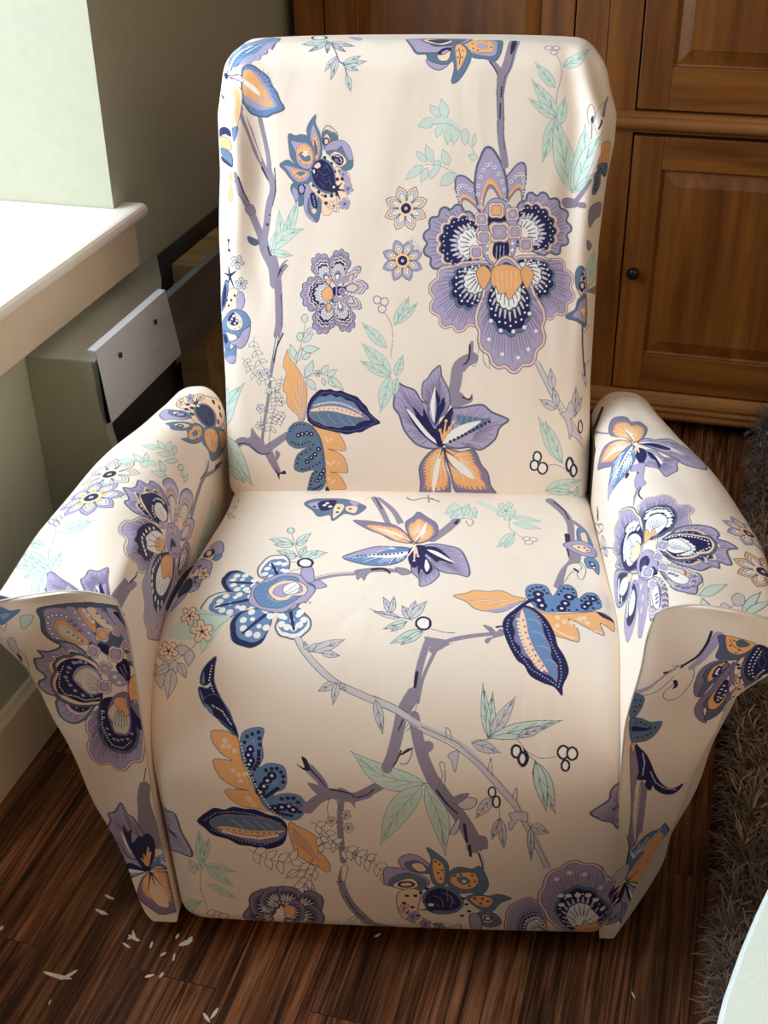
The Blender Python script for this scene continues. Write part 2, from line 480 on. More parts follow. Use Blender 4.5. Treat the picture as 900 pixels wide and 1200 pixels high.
[1,9,10,112,860,-3,37,-3,31],
[1,9,10,109,897,3,13],
[1,9,10,109,897,-6,12],
[0,8,9,11,122,854,8,12,4,17,1,20,-4,22,0,0,-9,-20,-5,-20,0,-17,5,-14],
[1,9,10,122,854,4,36,5,30],
[1,9,10,126,890,6,12],
[1,9,10,126,890,-2,13],
[0,8,9,11,87,835,19,6,19,13,20,18,22,19,0,0,-36,-1,-25,-11,-15,-20,-4,-24],
[1,9,10,87,835,34,36,39,18],
[1,9,10,109,861,19,3],
[1,9,10,109,861,8,18],
[1,9,10,135,879,19,4],
[1,9,10,135,879,14,10],
[0,8,9,11,90,830,8,-7,12,-4,14,1,17,5,0,0,-14,9,-14,4,-12,-1,-11,-7],
[1,9,10,90,830,26,-2,21,-3],
[1,9,10,116,828,8,-5],
[1,9,10,116,828,9,3],
[0,8,9,11,87,832,8,8,4,13,0,14,-2,16,0,0,-9,-15,-4,-14,0,-12,3,-10],
[1,9,10,87,832,5,25,4,22],
[0,13,4,14,14,801,-3,-4,-8,1,0,-8,-5,-3,-6,1,-1,8,-9,-4,-6,2,1,6,8,6,-5,5,3,6,6,3,6,-5,5,7,6,-1,2,-5,-2,-7,6,-3],
[1,10,14,-4,805,10,-2],
[1,10,14,-4,805,1,-9],
[1,10,14,-4,805,-9,-5],
[1,10,14,-4,805,-6,7],
[1,10,14,-4,805,5,8],
[3,10,25,-4,805],
[0,13,4,14,15,736,-5,-2,-5,5,-5,-6,-5,0,-3,5,4,7,-7,1,-1,5,4,5,7,0,1,7,5,3,5,-2,1,-7,6,1,4,-3,0,-6,-7,-3,4,-6],
[1,10,15,5,749,5,-7],
[1,10,15,5,749,-5,-8],
[1,10,15,5,749,-8,1],
[1,10,15,5,749,0,8],
[1,10,15,5,749,8,3],
[3,10,23,5,749],
[2,1,89,35,-26,767,-8,-21],
[2,1,78,29,-29,764,-2,24],
[2,1,78,25,-29,764,21,17],
[2,1,78,26,-29,764,13,-28],
[2,1,78,33,-29,764,-19,1],
[0,7,4,17,-32,727,26,6,12,-23,-4,-24,-21,-13,-19,-13,-15,6,10,34],
[0,2,4,16,-6,723,15,2,4,-24,-8,-20,-15,-2],
[3,10,36,-15,714,-12,-15,-16,-3,-19,-18,26,5,-43,-37],
[0,5,1,28,-78,659,-3,24,20,36,16,28,9,-7,-7,-40,-14,-26],
[0,1,-1,10,-73,671,11,39,16,27,2,-23,-9,-30],
[0,2,4,25,-43,588,26,10,37,46,5,-14,-10,-34,-18,-19,-18,4],
[0,5,4,29,-86,619,37,34,27,22,29,1,17,-18,0,-19,-22,-16,-11,-19,-10,8,-22,1],
[0,7,4,17,-38,655,19,15,20,-9,4,-23,-16,-16,-26,1,-10,12],
[0,1,-1,10,-42,645,20,23,13,-13,0,-16,-18,-5],
[3,3,33,-33,642],
[3,3,34,-27,650],
[3,3,31,-22,658],
[3,3,31,-17,661],
[3,3,31,-12,655],
[3,3,30,-12,648],
[3,3,30,-18,640],
[3,12,20,-2,647,-3,-15,-14,-6],
[0,5,4,28,-84,605,31,5,13,-25,2,-15,-17,-10,-20,9],
[0,1,-1,10,-76,598,22,4,7,-15,-16,-9],
[0,5,4,29,-76,543,22,23,16,-1,20,19,-1,-24,-5,-23,-17,-7,-24,3],
[0,2,-1,10,-65,533,22,16,22,5,-5,-16,-15,-7],
[2,10,22,22,-30,861,1,-27],
[3,10,43,-29,857,2,-25],
[5,0,235,764,5,-12,-3,-1,-4,1,-4,2,-5,4,-6,3,-6,5,-7,6,-4,7,-7,6,-3,6,0,7,3,5,-2,7,0,7,4,4,6,1,2,6,4,4,5,0,6,-3,5,3,6,-1,5,-4,3,-7,6,-2,4,-5,2,-7,-1,-8,2,-9,0,-8,-3,-8,-1,-7,-2,-5,-2,-5,-1,-3],
[5,0,259,767,-3,-15,-2,1,-3,3,-2,4,-3,6,-2,6,-3,8,-2,9,1,10,-3,8,1,11,4,6,5,4,2,7,4,5,5,1,5,-2,4,5,5,1,4,-2,3,-6,5,0,5,-3,2,-6,-1,-7,4,-5,2,-7,-3,-10,-6,-8,-2,-9,-5,-8,-6,-6,-5,-6,-4,-4,-4,-4,-2,-2],
[5,3,280,756,-8,-8,0,5,4,11,7,15,10,12,10,7,9,4,8,0,2,-7,-3,-10,-6,-11,-11,-12,-14,-8,-10,-6],
[5,3,283,744,-11,-1,2,3,5,5,7,6,11,5,11,6,10,0,8,-2,6,-4,6,-4,3,-6,-1,-6,-6,-5,-4,-6,-8,-5,-9,-1,-12,2,-11,2,-10,4,-5,3],
[5,3,280,724,-8,5,4,2,9,-1,12,-2,13,-4,7,-8,4,-7,3,-8,-1,-7,-6,-3,-9,1,-8,0,-10,5,-8,10,-6,10,-4,8],
[5,0,243,705,6,15,2,-2,2,-4,1,-5,2,-6,1,-8,2,-8,0,-10,-3,-10,1,-10,-3,-8,-5,-6,-7,-3,-4,-7,-5,-6,-7,-1,-5,3,-7,-4,-6,0,-4,4,-1,7,-6,2,-4,4,0,8,3,8,-3,6,1,8,4,7,8,7,5,9,7,7,7,5,7,5,6,4,4,3,4,1],
[5,0,265,706,-4,14,2,0,3,-1,5,-3,4,-3,6,-5,7,-5,6,-6,4,-9,7,-6,3,-7,0,-7,-3,-6,2,-7,0,-7,-4,-5,-6,-1,-1,-6,-4,-4,-6,0,-6,4,-5,-3,-5,1,-5,5,-3,8,-6,2,-4,6,-2,7,2,9,-3,9,1,10,2,7,1,8,2,6,2,4,2,3],
[5,0,241,731,15,0,0,-3,-2,-4,-2,-4,-4,-4,-4,-5,-5,-6,-6,-5,-7,-4,-6,-7,-7,-6,-7,-2,-6,5,-6,-3,-6,0,-5,5,-2,7,-7,1,-5,4,-1,7,1,7,-5,5,-2,7,2,7,4,5,-1,8,1,7,5,4,6,2,3,8,4,4,6,2,6,-2,6,4,7,0,7,-5,6,-6,8,-4,6,-5,5,-5,4,-4,4,-4,3,-4,1,-3],
[0,6,4,14,225,742,15,7,9,-16,-5,-16,-16,-3,-10,14],
[0,6,4,10,230,765,10,7,4,-13,-8,-5],
[0,6,4,10,232,703,11,3,-1,-17,-8,-2],
[0,1,4,10,249,747,23,3,12,-5,-12,-16,-21,-1],
[3,2,93,272,738],
[3,12,56,272,738],
[2,2,46,47,258,747,0,-19],
[0,7,12,10,264,761,1,-4,-3,-3,-4,1,-4,-1,-3,3,1,4,-1,4,3,3,4,-1,4,1,3,-3],
[0,2,12,10,262,761,1,-2,-2,-2,-3,0,-2,-1,-3,2,1,3,-1,3,3,2,2,0,3,0,2,-2],
[3,7,13,258,761],
[3,12,10,258,761],
[0,7,12,10,279,766,0,-4,-3,-3,-4,1,-4,-1,-3,3,1,4,-1,4,3,3,4,-1,4,1,3,-3],
[0,2,12,10,277,766,0,-3,-2,-2,-3,1,-3,-1,-1,2,0,3,0,3,1,1,3,0,3,0,2,-1],
[3,7,13,272,766],
[3,12,10,272,766],
[0,7,12,10,290,768,1,-3,-3,-3,-4,0,-4,0,-3,2,1,4,-1,4,3,3,4,0,4,0,3,-3],
[0,2,12,10,288,768,1,-2,-2,-2,-3,0,-3,0,-2,2,1,2,-1,3,2,2,3,0,3,0,2,-2],
[3,7,13,284,768],
[3,12,10,284,768],
[0,7,12,10,264,718,1,-4,-3,-3,-4,0,-4,0,-3,2,1,4,-1,4,3,3,4,0,4,0,3,-2],
[0,2,12,10,262,718,1,-3,-2,-2,-3,0,-2,0,-3,2,1,2,-1,3,3,2,2,0,3,0,2,-2],
[3,7,13,258,718],
[3,12,10,258,718],
[0,7,12,10,279,715,0,-4,-3,-2,-4,0,-4,-1,-3,3,1,4,-1,4,3,3,4,0,4,0,3,-3],
[0,2,12,10,277,715,0,-2,-2,-2,-3,0,-3,0,-1,2,0,2,0,3,1,2,3,-1,3,1,2,-2],
[3,7,13,272,715],
[3,12,10,272,715],
[0,7,12,10,292,720,0,-4,-2,-3,-5,1,-4,-1,-2,3,0,4,0,4,2,3,4,0,5,0,2,-3],
[0,2,12,10,290,720,0,-3,-2,-1,-3,0,-2,0,-2,1,0,3,0,3,2,2,2,0,3,0,2,-2],
[3,7,13,285,720],
[3,12,10,285,720],
[4,7,573,39,429,945],
[4,2,553,39,428,817],
[1,13,30,447,877,23,-26,22,-15],
[2,13,36,54,440,868,32,-26,28,-12],
[0,8,9,10,486,1153,-10,7,-11,-1,-10,-7,-8,-13,0,0,15,-3,12,0,8,7,4,10],
[0,8,9,10,501,1162,2,9,-3,8,-9,7,-14,3,0,0,1,-13,5,-9,7,-5,11,0],
[0,8,9,10,515,1159,7,10,1,11,-5,11,-11,11,0,0,-6,-15,-1,-13,5,-9,10,-6],
[0,8,9,10,501,1140,-8,-3,-4,-5,0,-7,4,-10,0,0,9,5,5,7,-1,7,-5,6],
[0,8,9,10,524,1137,-9,-5,-4,-9,2,-11,7,-13,0,0,10,11,4,10,-2,9,-8,8],
[0,8,9,10,539,1132,-7,-5,-4,-8,2,-10,5,-11,0,0,8,9,4,10,-2,8,-6,7],
[0,8,-1,10,474,1156,47,3,32,-27,-11,-17,-26,17,-24,7],
[1,9,11,480,1145,41,0,29,-19,25,-28,20,-33],
[0,8,9,11,553,1126,12,8,9,-19,-8,-17,-10,6],
[0,8,9,10,584,1092,4,5,2,8,0,8,-3,10,0,0,-5,-9,-2,-8,1,-8,3,-6],
[0,8,9,10,597,1065,-3,7,-5,3,-7,0,-8,-4,0,0,6,-7,5,-5,6,1,6,5],
[0,8,9,10,471,1056,0,9,-5,7,-9,6,-12,3,0,0,3,-11,6,-9,8,-4,9,-1],
[0,8,9,10,485,1056,4,10,-2,11,-8,10,-11,9,0,0,-2,-14,3,-12,6,-9,10,-5],
[0,8,9,10,463,1048,-13,0,-11,-7,-9,-11,-6,-16,0,0,17,5,13,7,7,10,2,12],
[0,8,9,10,475,1042,-9,-3,-5,-8,0,-10,2,-12,0,0,10,7,5,9,1,9,-4,8],
[0,8,9,10,527,1048,4,10,-1,9,-8,10,-13,8,0,0,-2,-14,2,-11,7,-8,11,-4],
[0,8,9,10,543,1029,-13,2,-10,-4,-6,-10,-3,-17,0,0,17,1,12,5,5,10,-2,13],
[0,8,9,10,556,997,-4,2,-3,-1,-2,-2,-2,-4,0,0,5,-1,4,0,2,3,0,3],
[0,8,9,11,491,1059,15,-2,-1,-20,-16,-20,-8,9,9,16],
[1,9,11,468,1051,36,-3,33,-14,19,-11],
[5,3,595,896,7,-25,-6,6,-8,18,-12,28,-15,32,-9,25,-5,20,0,18,8,8,17,-3,20,-14,22,-17,16,-24,0,-35,-10,-31,-10,-22],
[5,3,710,910,-1,-28,-9,8,-14,23,-17,34,-9,37,8,29,14,21,13,17,14,5,10,-8,5,-19,2,-23,-2,-29,-5,-36,-3,-31,-2,-21],
[5,3,659,878,7,-42,-9,6,-12,21,-16,31,-16,41,-14,42,-5,36,1,31,6,22,7,20,12,8,14,-6,15,-18,14,-21,13,-30,8,-35,0,-44,-2,-43,-5,-32,-5,-22],
[5,0,622,856,27,-5,-1,-5,-2,-5,-4,-6,-6,-6,-6,-6,-8,-6,-8,-7,-11,-5,-9,-9,-10,-9,-12,-4,-11,4,-12,-10,-10,-1,-9,7,-5,12,-13,-1,-10,5,-5,10,1,13,-11,6,-7,9,0,11,6,12,-8,10,-2,11,5,10,9,7,-2,12,2,11,8,6,12,1,3,13,7,8,11,1,11,-5,8,9,10,3,10,-4,9,-13,11,0,11,-8,8,-11,6,-11,9,-9,7,-9,5,-8,5,-9,4,-7,3,-6,1,-6],
[5,0,718,878,-22,-11,-2,5,-1,5,0,7,0,7,2,8,2,10,2,10,5,10,2,11,2,12,7,9,11,4,3,13,7,6,10,-1,10,-7,8,7,9,1,10,-6,7,-10,11,1,10,-4,7,-10,3,-12,12,-6,9,-8,2,-10,-3,-11,10,-9,5,-9,-2,-10,-8,-7,5,-11,0,-10,-7,-6,-11,-1,0,-12,-5,-7,-10,-1,-14,6,-10,-5,-13,0,-12,6,-12,5,-12,3,-11,4,-9,4,-9,3,-7,4,-6,4,-4,4],
[5,1,636,788,18,26,5,-5,3,-6,2,-8,2,-10,1,-11,1,-12,0,-15,-4,-15,2,-15,-1,-17,-7,-13,-14,-7,-6,-15,-9,-12,-13,-5,-13,2,-11,-12,-13,-5,-12,3,-8,11,-15,-4,-12,4,-8,11,-1,16,-14,6,-9,11,-1,16,7,15,-9,14,-1,15,7,14,13,10,0,16,11,11,17,4,18,2,14,7,16,2,15,1,13,1,12,0,9,-1,8,-2],
[5,1,736,801,-22,23,5,3,7,2,8,1,10,0,13,0,13,0,15,-2,15,-7,17,-1,17,-4,11,-10,3,-15,13,-8,9,-12,1,-14,-5,-13,8,-14,2,-14,-6,-11,-12,-6,1,-14,-5,-10,-11,-4,-14,4,-6,-10,-10,-4,-13,5,-12,11,-11,-2,-12,4,-11,11,-8,14,-13,6,-9,11,-3,15,-1,14,-6,14,-3,13,-1,12,-1,10,0,8,1,8,1,5],
[0,2,4,23,618,900,19,63,41,0,35,-52,1,-76,-29,-35,-37,12,-23,42],
[0,1,10,12,640,935,18,-6,18,5,8,-34,-41,0],
[0,7,12,18,649,821,-3,33,7,23,36,-1,12,-23,2,-33,-27,-14],
[0,1,-1,10,659,859,14,12,22,-9,4,-33,-20,-17,-20,18],
[1,13,18,667,853,0,-35],
[1,13,18,676,853,1,-35],
[1,13,18,685,853,2,-36],
[3,3,35,641,871,63,6],
[3,3,36,643,854,63,5],
[3,3,36,644,836,63,6],
[0,7,12,22,676,940,2,-11,-7,-8,-12,2,-11,-1,-9,8,0,11,-2,10,8,8,11,-1,11,1,9,-8],
[0,6,12,18,670,940,2,-7,-5,-6,-8,2,-8,-1,-6,5,0,8,-1,7,5,5,8,-1,7,1,6,-5],
[3,7,36,658,940],
[3,12,18,658,940],
[0,7,12,30,694,887,3,-15,-10,-10,-15,2,-15,-2,-12,11,1,15,-4,14,10,10,16,-2,15,2,12,-11],
[0,2,12,24,686,887,3,-10,-7,-7,-11,1,-10,-1,-8,8,1,9,-3,10,7,7,10,-1,10,1,9,-7],
[3,7,47,670,887],
[3,12,24,670,887],
[0,7,12,19,637,919,2,-10,-6,-6,-10,1,-9,-1,-8,6,1,10,-2,9,6,7,10,-1,9,1,8,-7],
[0,2,12,15,632,919,2,-7,-4,-4,-7,1,-7,-1,-5,4,1,7,-2,6,5,5,6,-1,7,1,5,-5],
[3,7,30,622,919],
[3,12,15,622,919],
[0,7,12,20,648,874,3,-10,-7,-7,-11,2,-10,-2,-8,8,1,9,-3,10,7,8,11,-2,10,1,8,-7],
[0,2,12,16,643,874,2,-7,-5,-5,-7,2,-7,-1,-6,5,1,6,-2,7,5,5,7,-1,7,1,5,-5],
[3,7,32,632,874],
[3,12,16,632,874],
[0,7,12,20,632,838,2,-10,-7,-7,-10,2,-10,-2,-8,8,1,9,-2,10,6,7,11,-1,9,1,8,-7],
[0,2,12,16,627,838,1,-7,-5,-4,-7,1,-6,-1,-5,5,0,6,-1,7,4,4,7,-1,7,1,5,-4],
[3,7,31,616,838],
[3,12,16,616,838],
[0,7,12,19,714,931,2,-10,-6,-6,-10,1,-9,-1,-8,7,0,9,-2,10,7,6,9,-1,10,1,7,-7],
[0,2,12,15,709,931,2,-6,-5,-5,-6,1,-7,-1,-5,5,0,6,-1,7,4,4,7,-1,6,1,5,-5],
[3,7,30,699,931],
[3,12,15,699,931],
[0,7,12,20,725,886,2,-10,-6,-7,-10,2,-10,-1,-8,7,0,10,-2,9,6,7,11,-1,9,1,8,-8],
[0,2,12,16,720,886,1,-7,-4,-4,-7,1,-7,-1,-5,5,0,7,-1,6,4,5,7,-1,7,1,5,-5],
[3,7,31,709,886],
[3,12,16,709,886],
[0,7,12,20,757,855,2,-10,-6,-8,-11,2,-10,-1,-8,7,0,10,-2,10,7,7,10,-1,10,1,8,-7],
[0,2,12,16,752,855,1,-7,-4,-5,-7,1,-7,-1,-6,5,0,7,-1,7,4,5,7,-1,7,1,6,-5],
[3,7,32,741,855],
[3,12,16,741,855],
[3,7,29,618,963],
[3,7,29,623,946],
[3,7,29,685,957],
[3,7,29,689,940],
[5,1,696,783,-6,47,9,-1,9,-4,10,-8,11,-12,11,-13,12,-16,12,-20,10,-24,13,-20,13,-24,4,-26,-5,-17,6,-20,0,-19,-7,-15,-12,-10,-3,-19,-7,-15,-13,-6,-14,0,-10,-12,-13,-6,-14,4,-13,12,-14,-3,-14,6,-11,13,-7,19,-14,8,-10,15,-4,18,1,20,-8,17,-2,26,6,25,9,21,4,25,7,20,8,17,8,15,8,13,8,9,8,5],
[0,6,4,18,658,796,33,11,37,-13,9,-29,-13,-24,-20,-24,-10,18,-15,-3,-10,19,-12,6],
[1,7,18,671,789,5,-42],
[1,7,18,683,789,4,-42],
[1,7,18,695,789,3,-42],
[1,7,18,707,789,2,-42],
[1,7,18,719,789,1,-42],
[0,6,4,18,618,790,18,15,20,-21,-9,-27,-9,-12,-12,15],
[0,6,4,18,731,788,16,15,18,-21,-8,-27,-7,-12,-10,16],
[3,3,55,660,664,26,-25,33,-3,28,10,12,35],
[3,3,49,656,616,36,-39,42,-10,26,21,18,47],
[2,11,280,193,704,1351,-20,-61,-18,-33,-12,-43],
[2,11,117,172,638,1290,14,-14,10,-21],
[2,10,35,17,637,1287,14,-24,2,-22],
[2,11,172,160,659,1252,-9,-71,-1,-56,19,-77],
[1,4,13,652,1257,-7,-65,-3,-67,11,-60],
[1,4,28,710,1345,-24,-71,-18,-28,-12,-93,5,-66],
[2,10,34,34,660,1230,-4,-22],
[2,10,34,34,652,1192,-5,-33],
[0,10,-1,13,699,1359,12,1,-10,-38,-11,-14],
[0,2,4,60,427,1393,14,-75,29,-9,36,2,36,12,42,30,-6,37],
[0,14,4,45,430,1392,34,-17,24,-40,30,-3,36,8,18,42],
[0,7,10,38,461,1363,20,27,37,-10,30,-18,-24,-26,-36,4],
[0,1,-1,13,476,1362,30,19,30,-20,-30,-19],
[0,2,4,23,472,1293,10,-16,23,-8,24,13,3,17,-38,0],
[0,14,4,24,476,1309,30,1,36,17,-1,-34,-24,-11,-32,7,-10,10],
[0,2,1,77,535,1320,-2,-7,-9,-7,-11,-2,-6,3,2,6,9,7,11,3],
[0,7,10,12,500,1304,18,3,18,9,-7,-23,-20,-3],
[0,14,4,25,583,1317,30,37,54,14,3,-44,-19,-33,-29,5,-29,3],
[0,2,4,13,580,1320,27,46,48,-7,1,-42,-13,-15,-38,4],
[0,6,12,14,578,1327,12,30,41,7,19,-28,-6,-22,-26,-3,-24,3],
[0,2,6,15,601,1336,24,7,11,-15,-18,-8],
[3,10,23,593,1341,38,10,11,-23,-36,-10,-11,6],
[0,14,4,26,539,1323,21,22,20,-21,8,-23,-10,-24,-25,-31,-18,-5,8,31,-2,27],
[0,6,12,14,548,1327,13,13,16,-23,-7,-24,-18,-26,-2,26],
[1,10,20,557,1323,3,-19,-3,-21],
[3,10,20,552,1316,16,1,-3,-18,-11,0],
[0,4,-1,14,536,1373,42,9,-15,-35,-18,2],
[1,11,15,808,1311,8,-25,-2,-27,-15,-38,-9,-32],
[0,0,12,22,800,1330,-3,-5,-7,-2,-6,1,-3,5,4,6,7,3,6,-3],
[0,0,12,22,820,1331,-3,-6,-7,-2,-7,2,-2,5,3,6,7,2,7,-2],
[0,0,12,18,812,1316,-3,-4,-7,-2,-6,1,-3,4,4,5,7,2,6,-2],
[0,8,9,10,821,1280,19,-3,20,8,18,17,19,34,0,0,-27,-15,-22,-13,-18,-14,-9,-14],
[1,9,10,821,1280,39,20,31,28],
[1,9,10,841,1288,17,2],
[1,9,10,841,1288,10,16],
[1,9,10,860,1300,15,4],
[1,9,10,860,1300,10,16],
[1,9,10,878,1314,12,8],
[1,9,10,878,1314,10,13],
[0,8,9,10,794,1231,1,16,-7,15,-15,14,-21,11,0,0,5,-22,9,-18,13,-12,15,-4],
[1,9,10,794,1231,-21,28,-18,24],
[1,9,10,784,1245,-1,14],
[1,9,10,784,1245,-14,6],
[1,9,10,773,1259,-2,14],
[1,9,10,773,1259,-12,7],
[1,9,10,763,1273,-5,10],
[1,9,10,763,1273,-8,7],
[0,8,9,10,790,1161,2,22,-8,23,-18,21,-27,19,0,0,7,-31,10,-26,15,-19,19,-9],
[1,9,10,790,1161,-24,43,-23,37],
[1,9,10,778,1183,0,20],
[1,9,10,778,1183,-17,10],
[1,9,10,766,1204,-3,19],
[1,9,10,766,1204,-15,12],
[1,9,10,753,1226,-6,13],
[1,9,10,753,1226,-10,11],
[0,8,9,10,787,1156,-5,15,-13,14,-19,11,-25,8,0,0,12,-21,15,-16,17,-10,18,-1],
[1,9,10,787,1156,-31,24,-27,21],
[1,9,10,771,1168,-6,14],
[1,9,10,771,1168,-16,3],
[1,9,10,756,1180,-8,13],
[1,9,10,756,1180,-15,5],
[1,9,10,740,1192,-8,9],
[1,9,10,740,1192,-10,6],
[0,8,9,10,794,1141,10,10,7,15,4,19,-1,21,0,0,-16,-18,-9,-18,-2,-16,7,-13],
[1,9,10,794,1141,8,32,10,28],
[1,9,10,798,1163,11,10],
[1,9,10,798,1163,-2,12],
[1,9,10,806,1184,7,11],
[1,9,10,806,1184,1,12],
[0,8,9,10,782,1161,-17,-16,-9,-23,-2,-30,6,-35,0,0,16,29,10,27,1,26,-5,22],
[1,9,10,782,1161,-13,-52,-8,-44],
[1,9,10,775,1135,-13,-16],
[1,9,10,775,1135,5,-21],
[1,9,10,769,1109,-10,-16],
[1,9,10,769,1109,3,-20],
[1,9,10,764,1084,-5,-15],
[1,9,10,764,1084,0,-17],
[0,8,9,11,843,979,5,37,-11,44,-24,50,-31,51,0,0,-4,-57,11,-51,24,-42,30,-32],
[1,9,10,843,979,-36,93,-23,77],
[1,9,10,829,1016,1,35],
[1,9,10,829,1016,-27,32],
[1,9,10,815,1053,0,35],
[1,9,10,815,1053,-26,31],
[1,9,10,801,1090,-2,33],
[1,9,10,801,1090,-17,30],
[1,9,10,791,1125,-2,19],
[1,9,10,791,1125,-9,17],
[0,8,9,11,847,979,21,30,5,40,-7,45,-14,45,0,0,-12,-48,-5,-43,2,-39,10,-30],
[1,9,10,847,979,8,81,-3,68],
[1,9,10,854,1019,12,31],
[1,9,10,854,1019,-10,29],
[1,9,10,855,1060,6,30],
[1,9,10,855,1060,-9,28],
[1,9,10,853,1100,2,24],
[1,9,10,853,1100,-3,23],
[0,8,9,10,852,986,15,25,8,35,4,43,9,43,0,0,-29,-37,-13,-41,-3,-37,9,-31],
[1,9,10,852,986,10,77,20,61],
[1,9,10,857,1024,12,26],
[1,9,10,857,1024,-5,30],
[1,9,10,862,1063,12,25],
[1,9,10,862,1063,0,28],
[1,9,10,871,1100,11,19],
[1,9,10,871,1100,7,22],
[0,8,9,10,853,977,12,7,11,12,8,17,5,20,0,0,-16,-11,-11,-15,-7,-16,-2,-14],
[1,9,10,853,977,18,30,15,23],
[1,9,10,871,1007,10,7],
[1,9,10,871,1007,3,12],
[0,11,4,12,822,961,15,2,21,-6,2,-14,-24,-4,-12,10],
[2,11,85,127,882,1012,-11,-28,-15,-30],
[0,11,4,10,859,952,19,3,4,-12,-19,1],
[0,0,4,13,874,1174,-6,-18,-5,-9,-5,6,0,17,6,18,8,9,4,-7],
[0,10,-1,10,864,1163,6,7,-3,-16,-4,-2],
[2,10,50,26,887,1159,-9,-19],
[1,4,10,873,1165,14,23,44,17],
[2,11,96,57,895,1170,12,17,21,20],
[1,4,10,865,1147,0,-34],
[1,4,10,868,1151,8,-25],
[0,6,4,12,889,1106,34,-8,11,-30,4,-25,-46,12,0,26],
[0,14,4,13,892,1054,41,-12,12,-19,-7,-14,-23,10,4,-26,-12,-20,-13,5,-1,26,-4,19,4,14],
[3,10,31,899,1028,1,-12,2,-11,0,-9,-1,-9,18,38,8,12,-24,0,24,-23],
[0,11,10,12,894,942,40,3,7,-30,-24,-9,-17,-14],
[0,11,10,10,898,861,19,-20,-13,-7],
[0,8,9,12,914,737,20,10,14,18,-5,30,-16,34,0,0,-18,-22,-8,-24,2,-24,11,-22],
[1,9,10,914,737,6,46,6,40],
[1,9,10,918,768,17,11],
[1,9,10,918,768,-9,21],
[1,9,10,923,799,8,14],
[1,9,10,923,799,-3,18],
[0,11,-1,10,907,733,49,-4,-2,-19,-30,10],
[5,17,890,758,16,-52,-23,25,-10,27,5,36,15,2,11,-24,5,-39],
[0,14,4,16,876,747,-3,33,8,16,14,-6,-7,-15,-4,-22,4,-16],
[0,7,10,42,900,746,-2,-6,-4,-2,-5,3,-2,7,1,6,5,2,5,-3],
[0,14,4,20,915,640,-18,7,-16,10,-22,6,-4,10,22,14,7,25,23,8],
[0,2,4,14,912,650,-25,12,-16,8,14,17,5,17,18,5],
[0,6,10,12,898,694,8,1,3,-28,-9,-1,-5,15],
[0,7,6,19,906,681,-2,-5,-3,-1,-4,3,-2,5,1,4,4,1,4,-2],
[2,4,54,46,901,647,4,-57,9,-59,10,-49],
[1,4,19,908,623,20,16],
[1,4,20,914,531,20,11],
[1,10,20,917,541,11,-71],
[0,13,4,11,929,481,2,6,-4,8,-8,10,-10,10,0,0,2,-10,3,-9,6,-9,9,-6],
[2,13,138,135,785,552,27,-54,24,-46,26,-46,49,-78],
[1,4,14,779,550,27,-52,24,-45,20,-33],
[1,4,14,791,554,29,-54,26,-45,22,-36,47,-86],
[0,13,4,13,829,478,6,11,1,13,-5,16,-10,17,0,0,-5,-17,0,-17,4,-13,9,-10],
[1,4,10,829,478,-4,29,-3,24],
[1,4,10,825,507,3,10],
[1,4,10,825,507,-6,10],
[0,13,4,13,843,433,4,10,0,13,-5,14,-10,14,0,0,-3,-16,1,-15,4,-12,9,-8],
[1,4,10,843,433,-5,26,-5,22],
[1,4,10,838,459,2,9],
[1,4,10,838,459,-6,8],
[0,13,4,13,839,427,-3,12,-9,9,-13,4,-17,1,0,0,8,-15,11,-10,12,-4,11,3],
[1,4,10,839,427,-21,13,-18,11],
[1,4,10,818,440,-5,9],
[1,4,10,818,440,-10,0],
[0,13,4,13,891,403,9,12,4,18,-3,22,-9,25,0,0,-8,-22,-4,-21,3,-18,8,-16],
[1,4,11,891,403,1,39,0,32],
[1,4,10,892,442,5,12],
[1,4,10,892,442,-5,14],
[0,13,4,13,894,409,8,5,6,9,3,13,0,14,0,0,-10,-9,-6,-11,-2,-11,1,-10],
[1,4,11,894,409,8,21,7,18],
[1,4,10,902,430,6,6],
[1,4,10,902,430,0,9],
[0,13,4,14,849,414,16,5,11,25,10,-8,2,-32,-10,-8,6,-24,-7,-31,-5,26,-10,33],
[1,4,14,877,354,15,-9,28,-36],
[0,0,10,39,915,369,-2,-12,-5,-3,-5,6,-2,13,2,11,4,4,5,-7],
[0,8,9,13,857,278,0,28,-11,33,-22,32,-30,31,0,0,7,-42,13,-37,20,-28,23,-17],
[1,9,11,857,278,-32,63,-27,53],
[1,9,10,844,303,-2,28],
[1,9,10,844,303,-21,18],
[1,9,10,831,329,-2,26],
[1,9,10,831,329,-19,18],
[1,9,10,819,353,-6,25],
[1,9,10,819,353,-16,20],
[1,9,10,806,378,-3,13],
[1,9,10,806,378,-8,11],
[0,8,9,13,855,280,2,24,-7,28,-15,30,-23,29,0,0,4,-36,8,-32,14,-26,17,-17],
[1,9,11,855,280,-21,56,-19,48],
[1,9,10,845,308,0,23],
[1,9,10,845,308,-16,18],
[1,9,10,834,336,-2,22],
[1,9,10,834,336,-14,18],
[1,9,10,823,364,-4,17],
[1,9,10,823,364,-8,16],
[1,4,13,813,272,25,2,25,-13,32,-36],
[0,3,10,46,800,298,-3,-10,-7,-3,-8,4,-3,10,3,10,7,4,8,-5],
[0,3,10,46,793,274,-3,-10,-8,-3,-8,4,-3,10,3,10,8,4,8,-4],
[0,3,10,46,817,265,-4,-11,-9,-5,-9,6,-4,11,4,12,8,4,10,-5],
[0,3,10,61,887,271,-3,-13,-6,-5,-7,6,-3,13,3,14,6,5,6,-7],
[0,3,10,56,898,252,-3,-11,-6,-4,-6,6,-3,12,2,11,6,4,6,-6],
[0,8,9,13,816,200,21,-8,24,2,24,12,26,15,0,0,-36,10,-26,-2,-21,-11,-12,-18],
[1,9,11,816,200,46,14,41,7],
[1,9,10,839,207,20,-6],
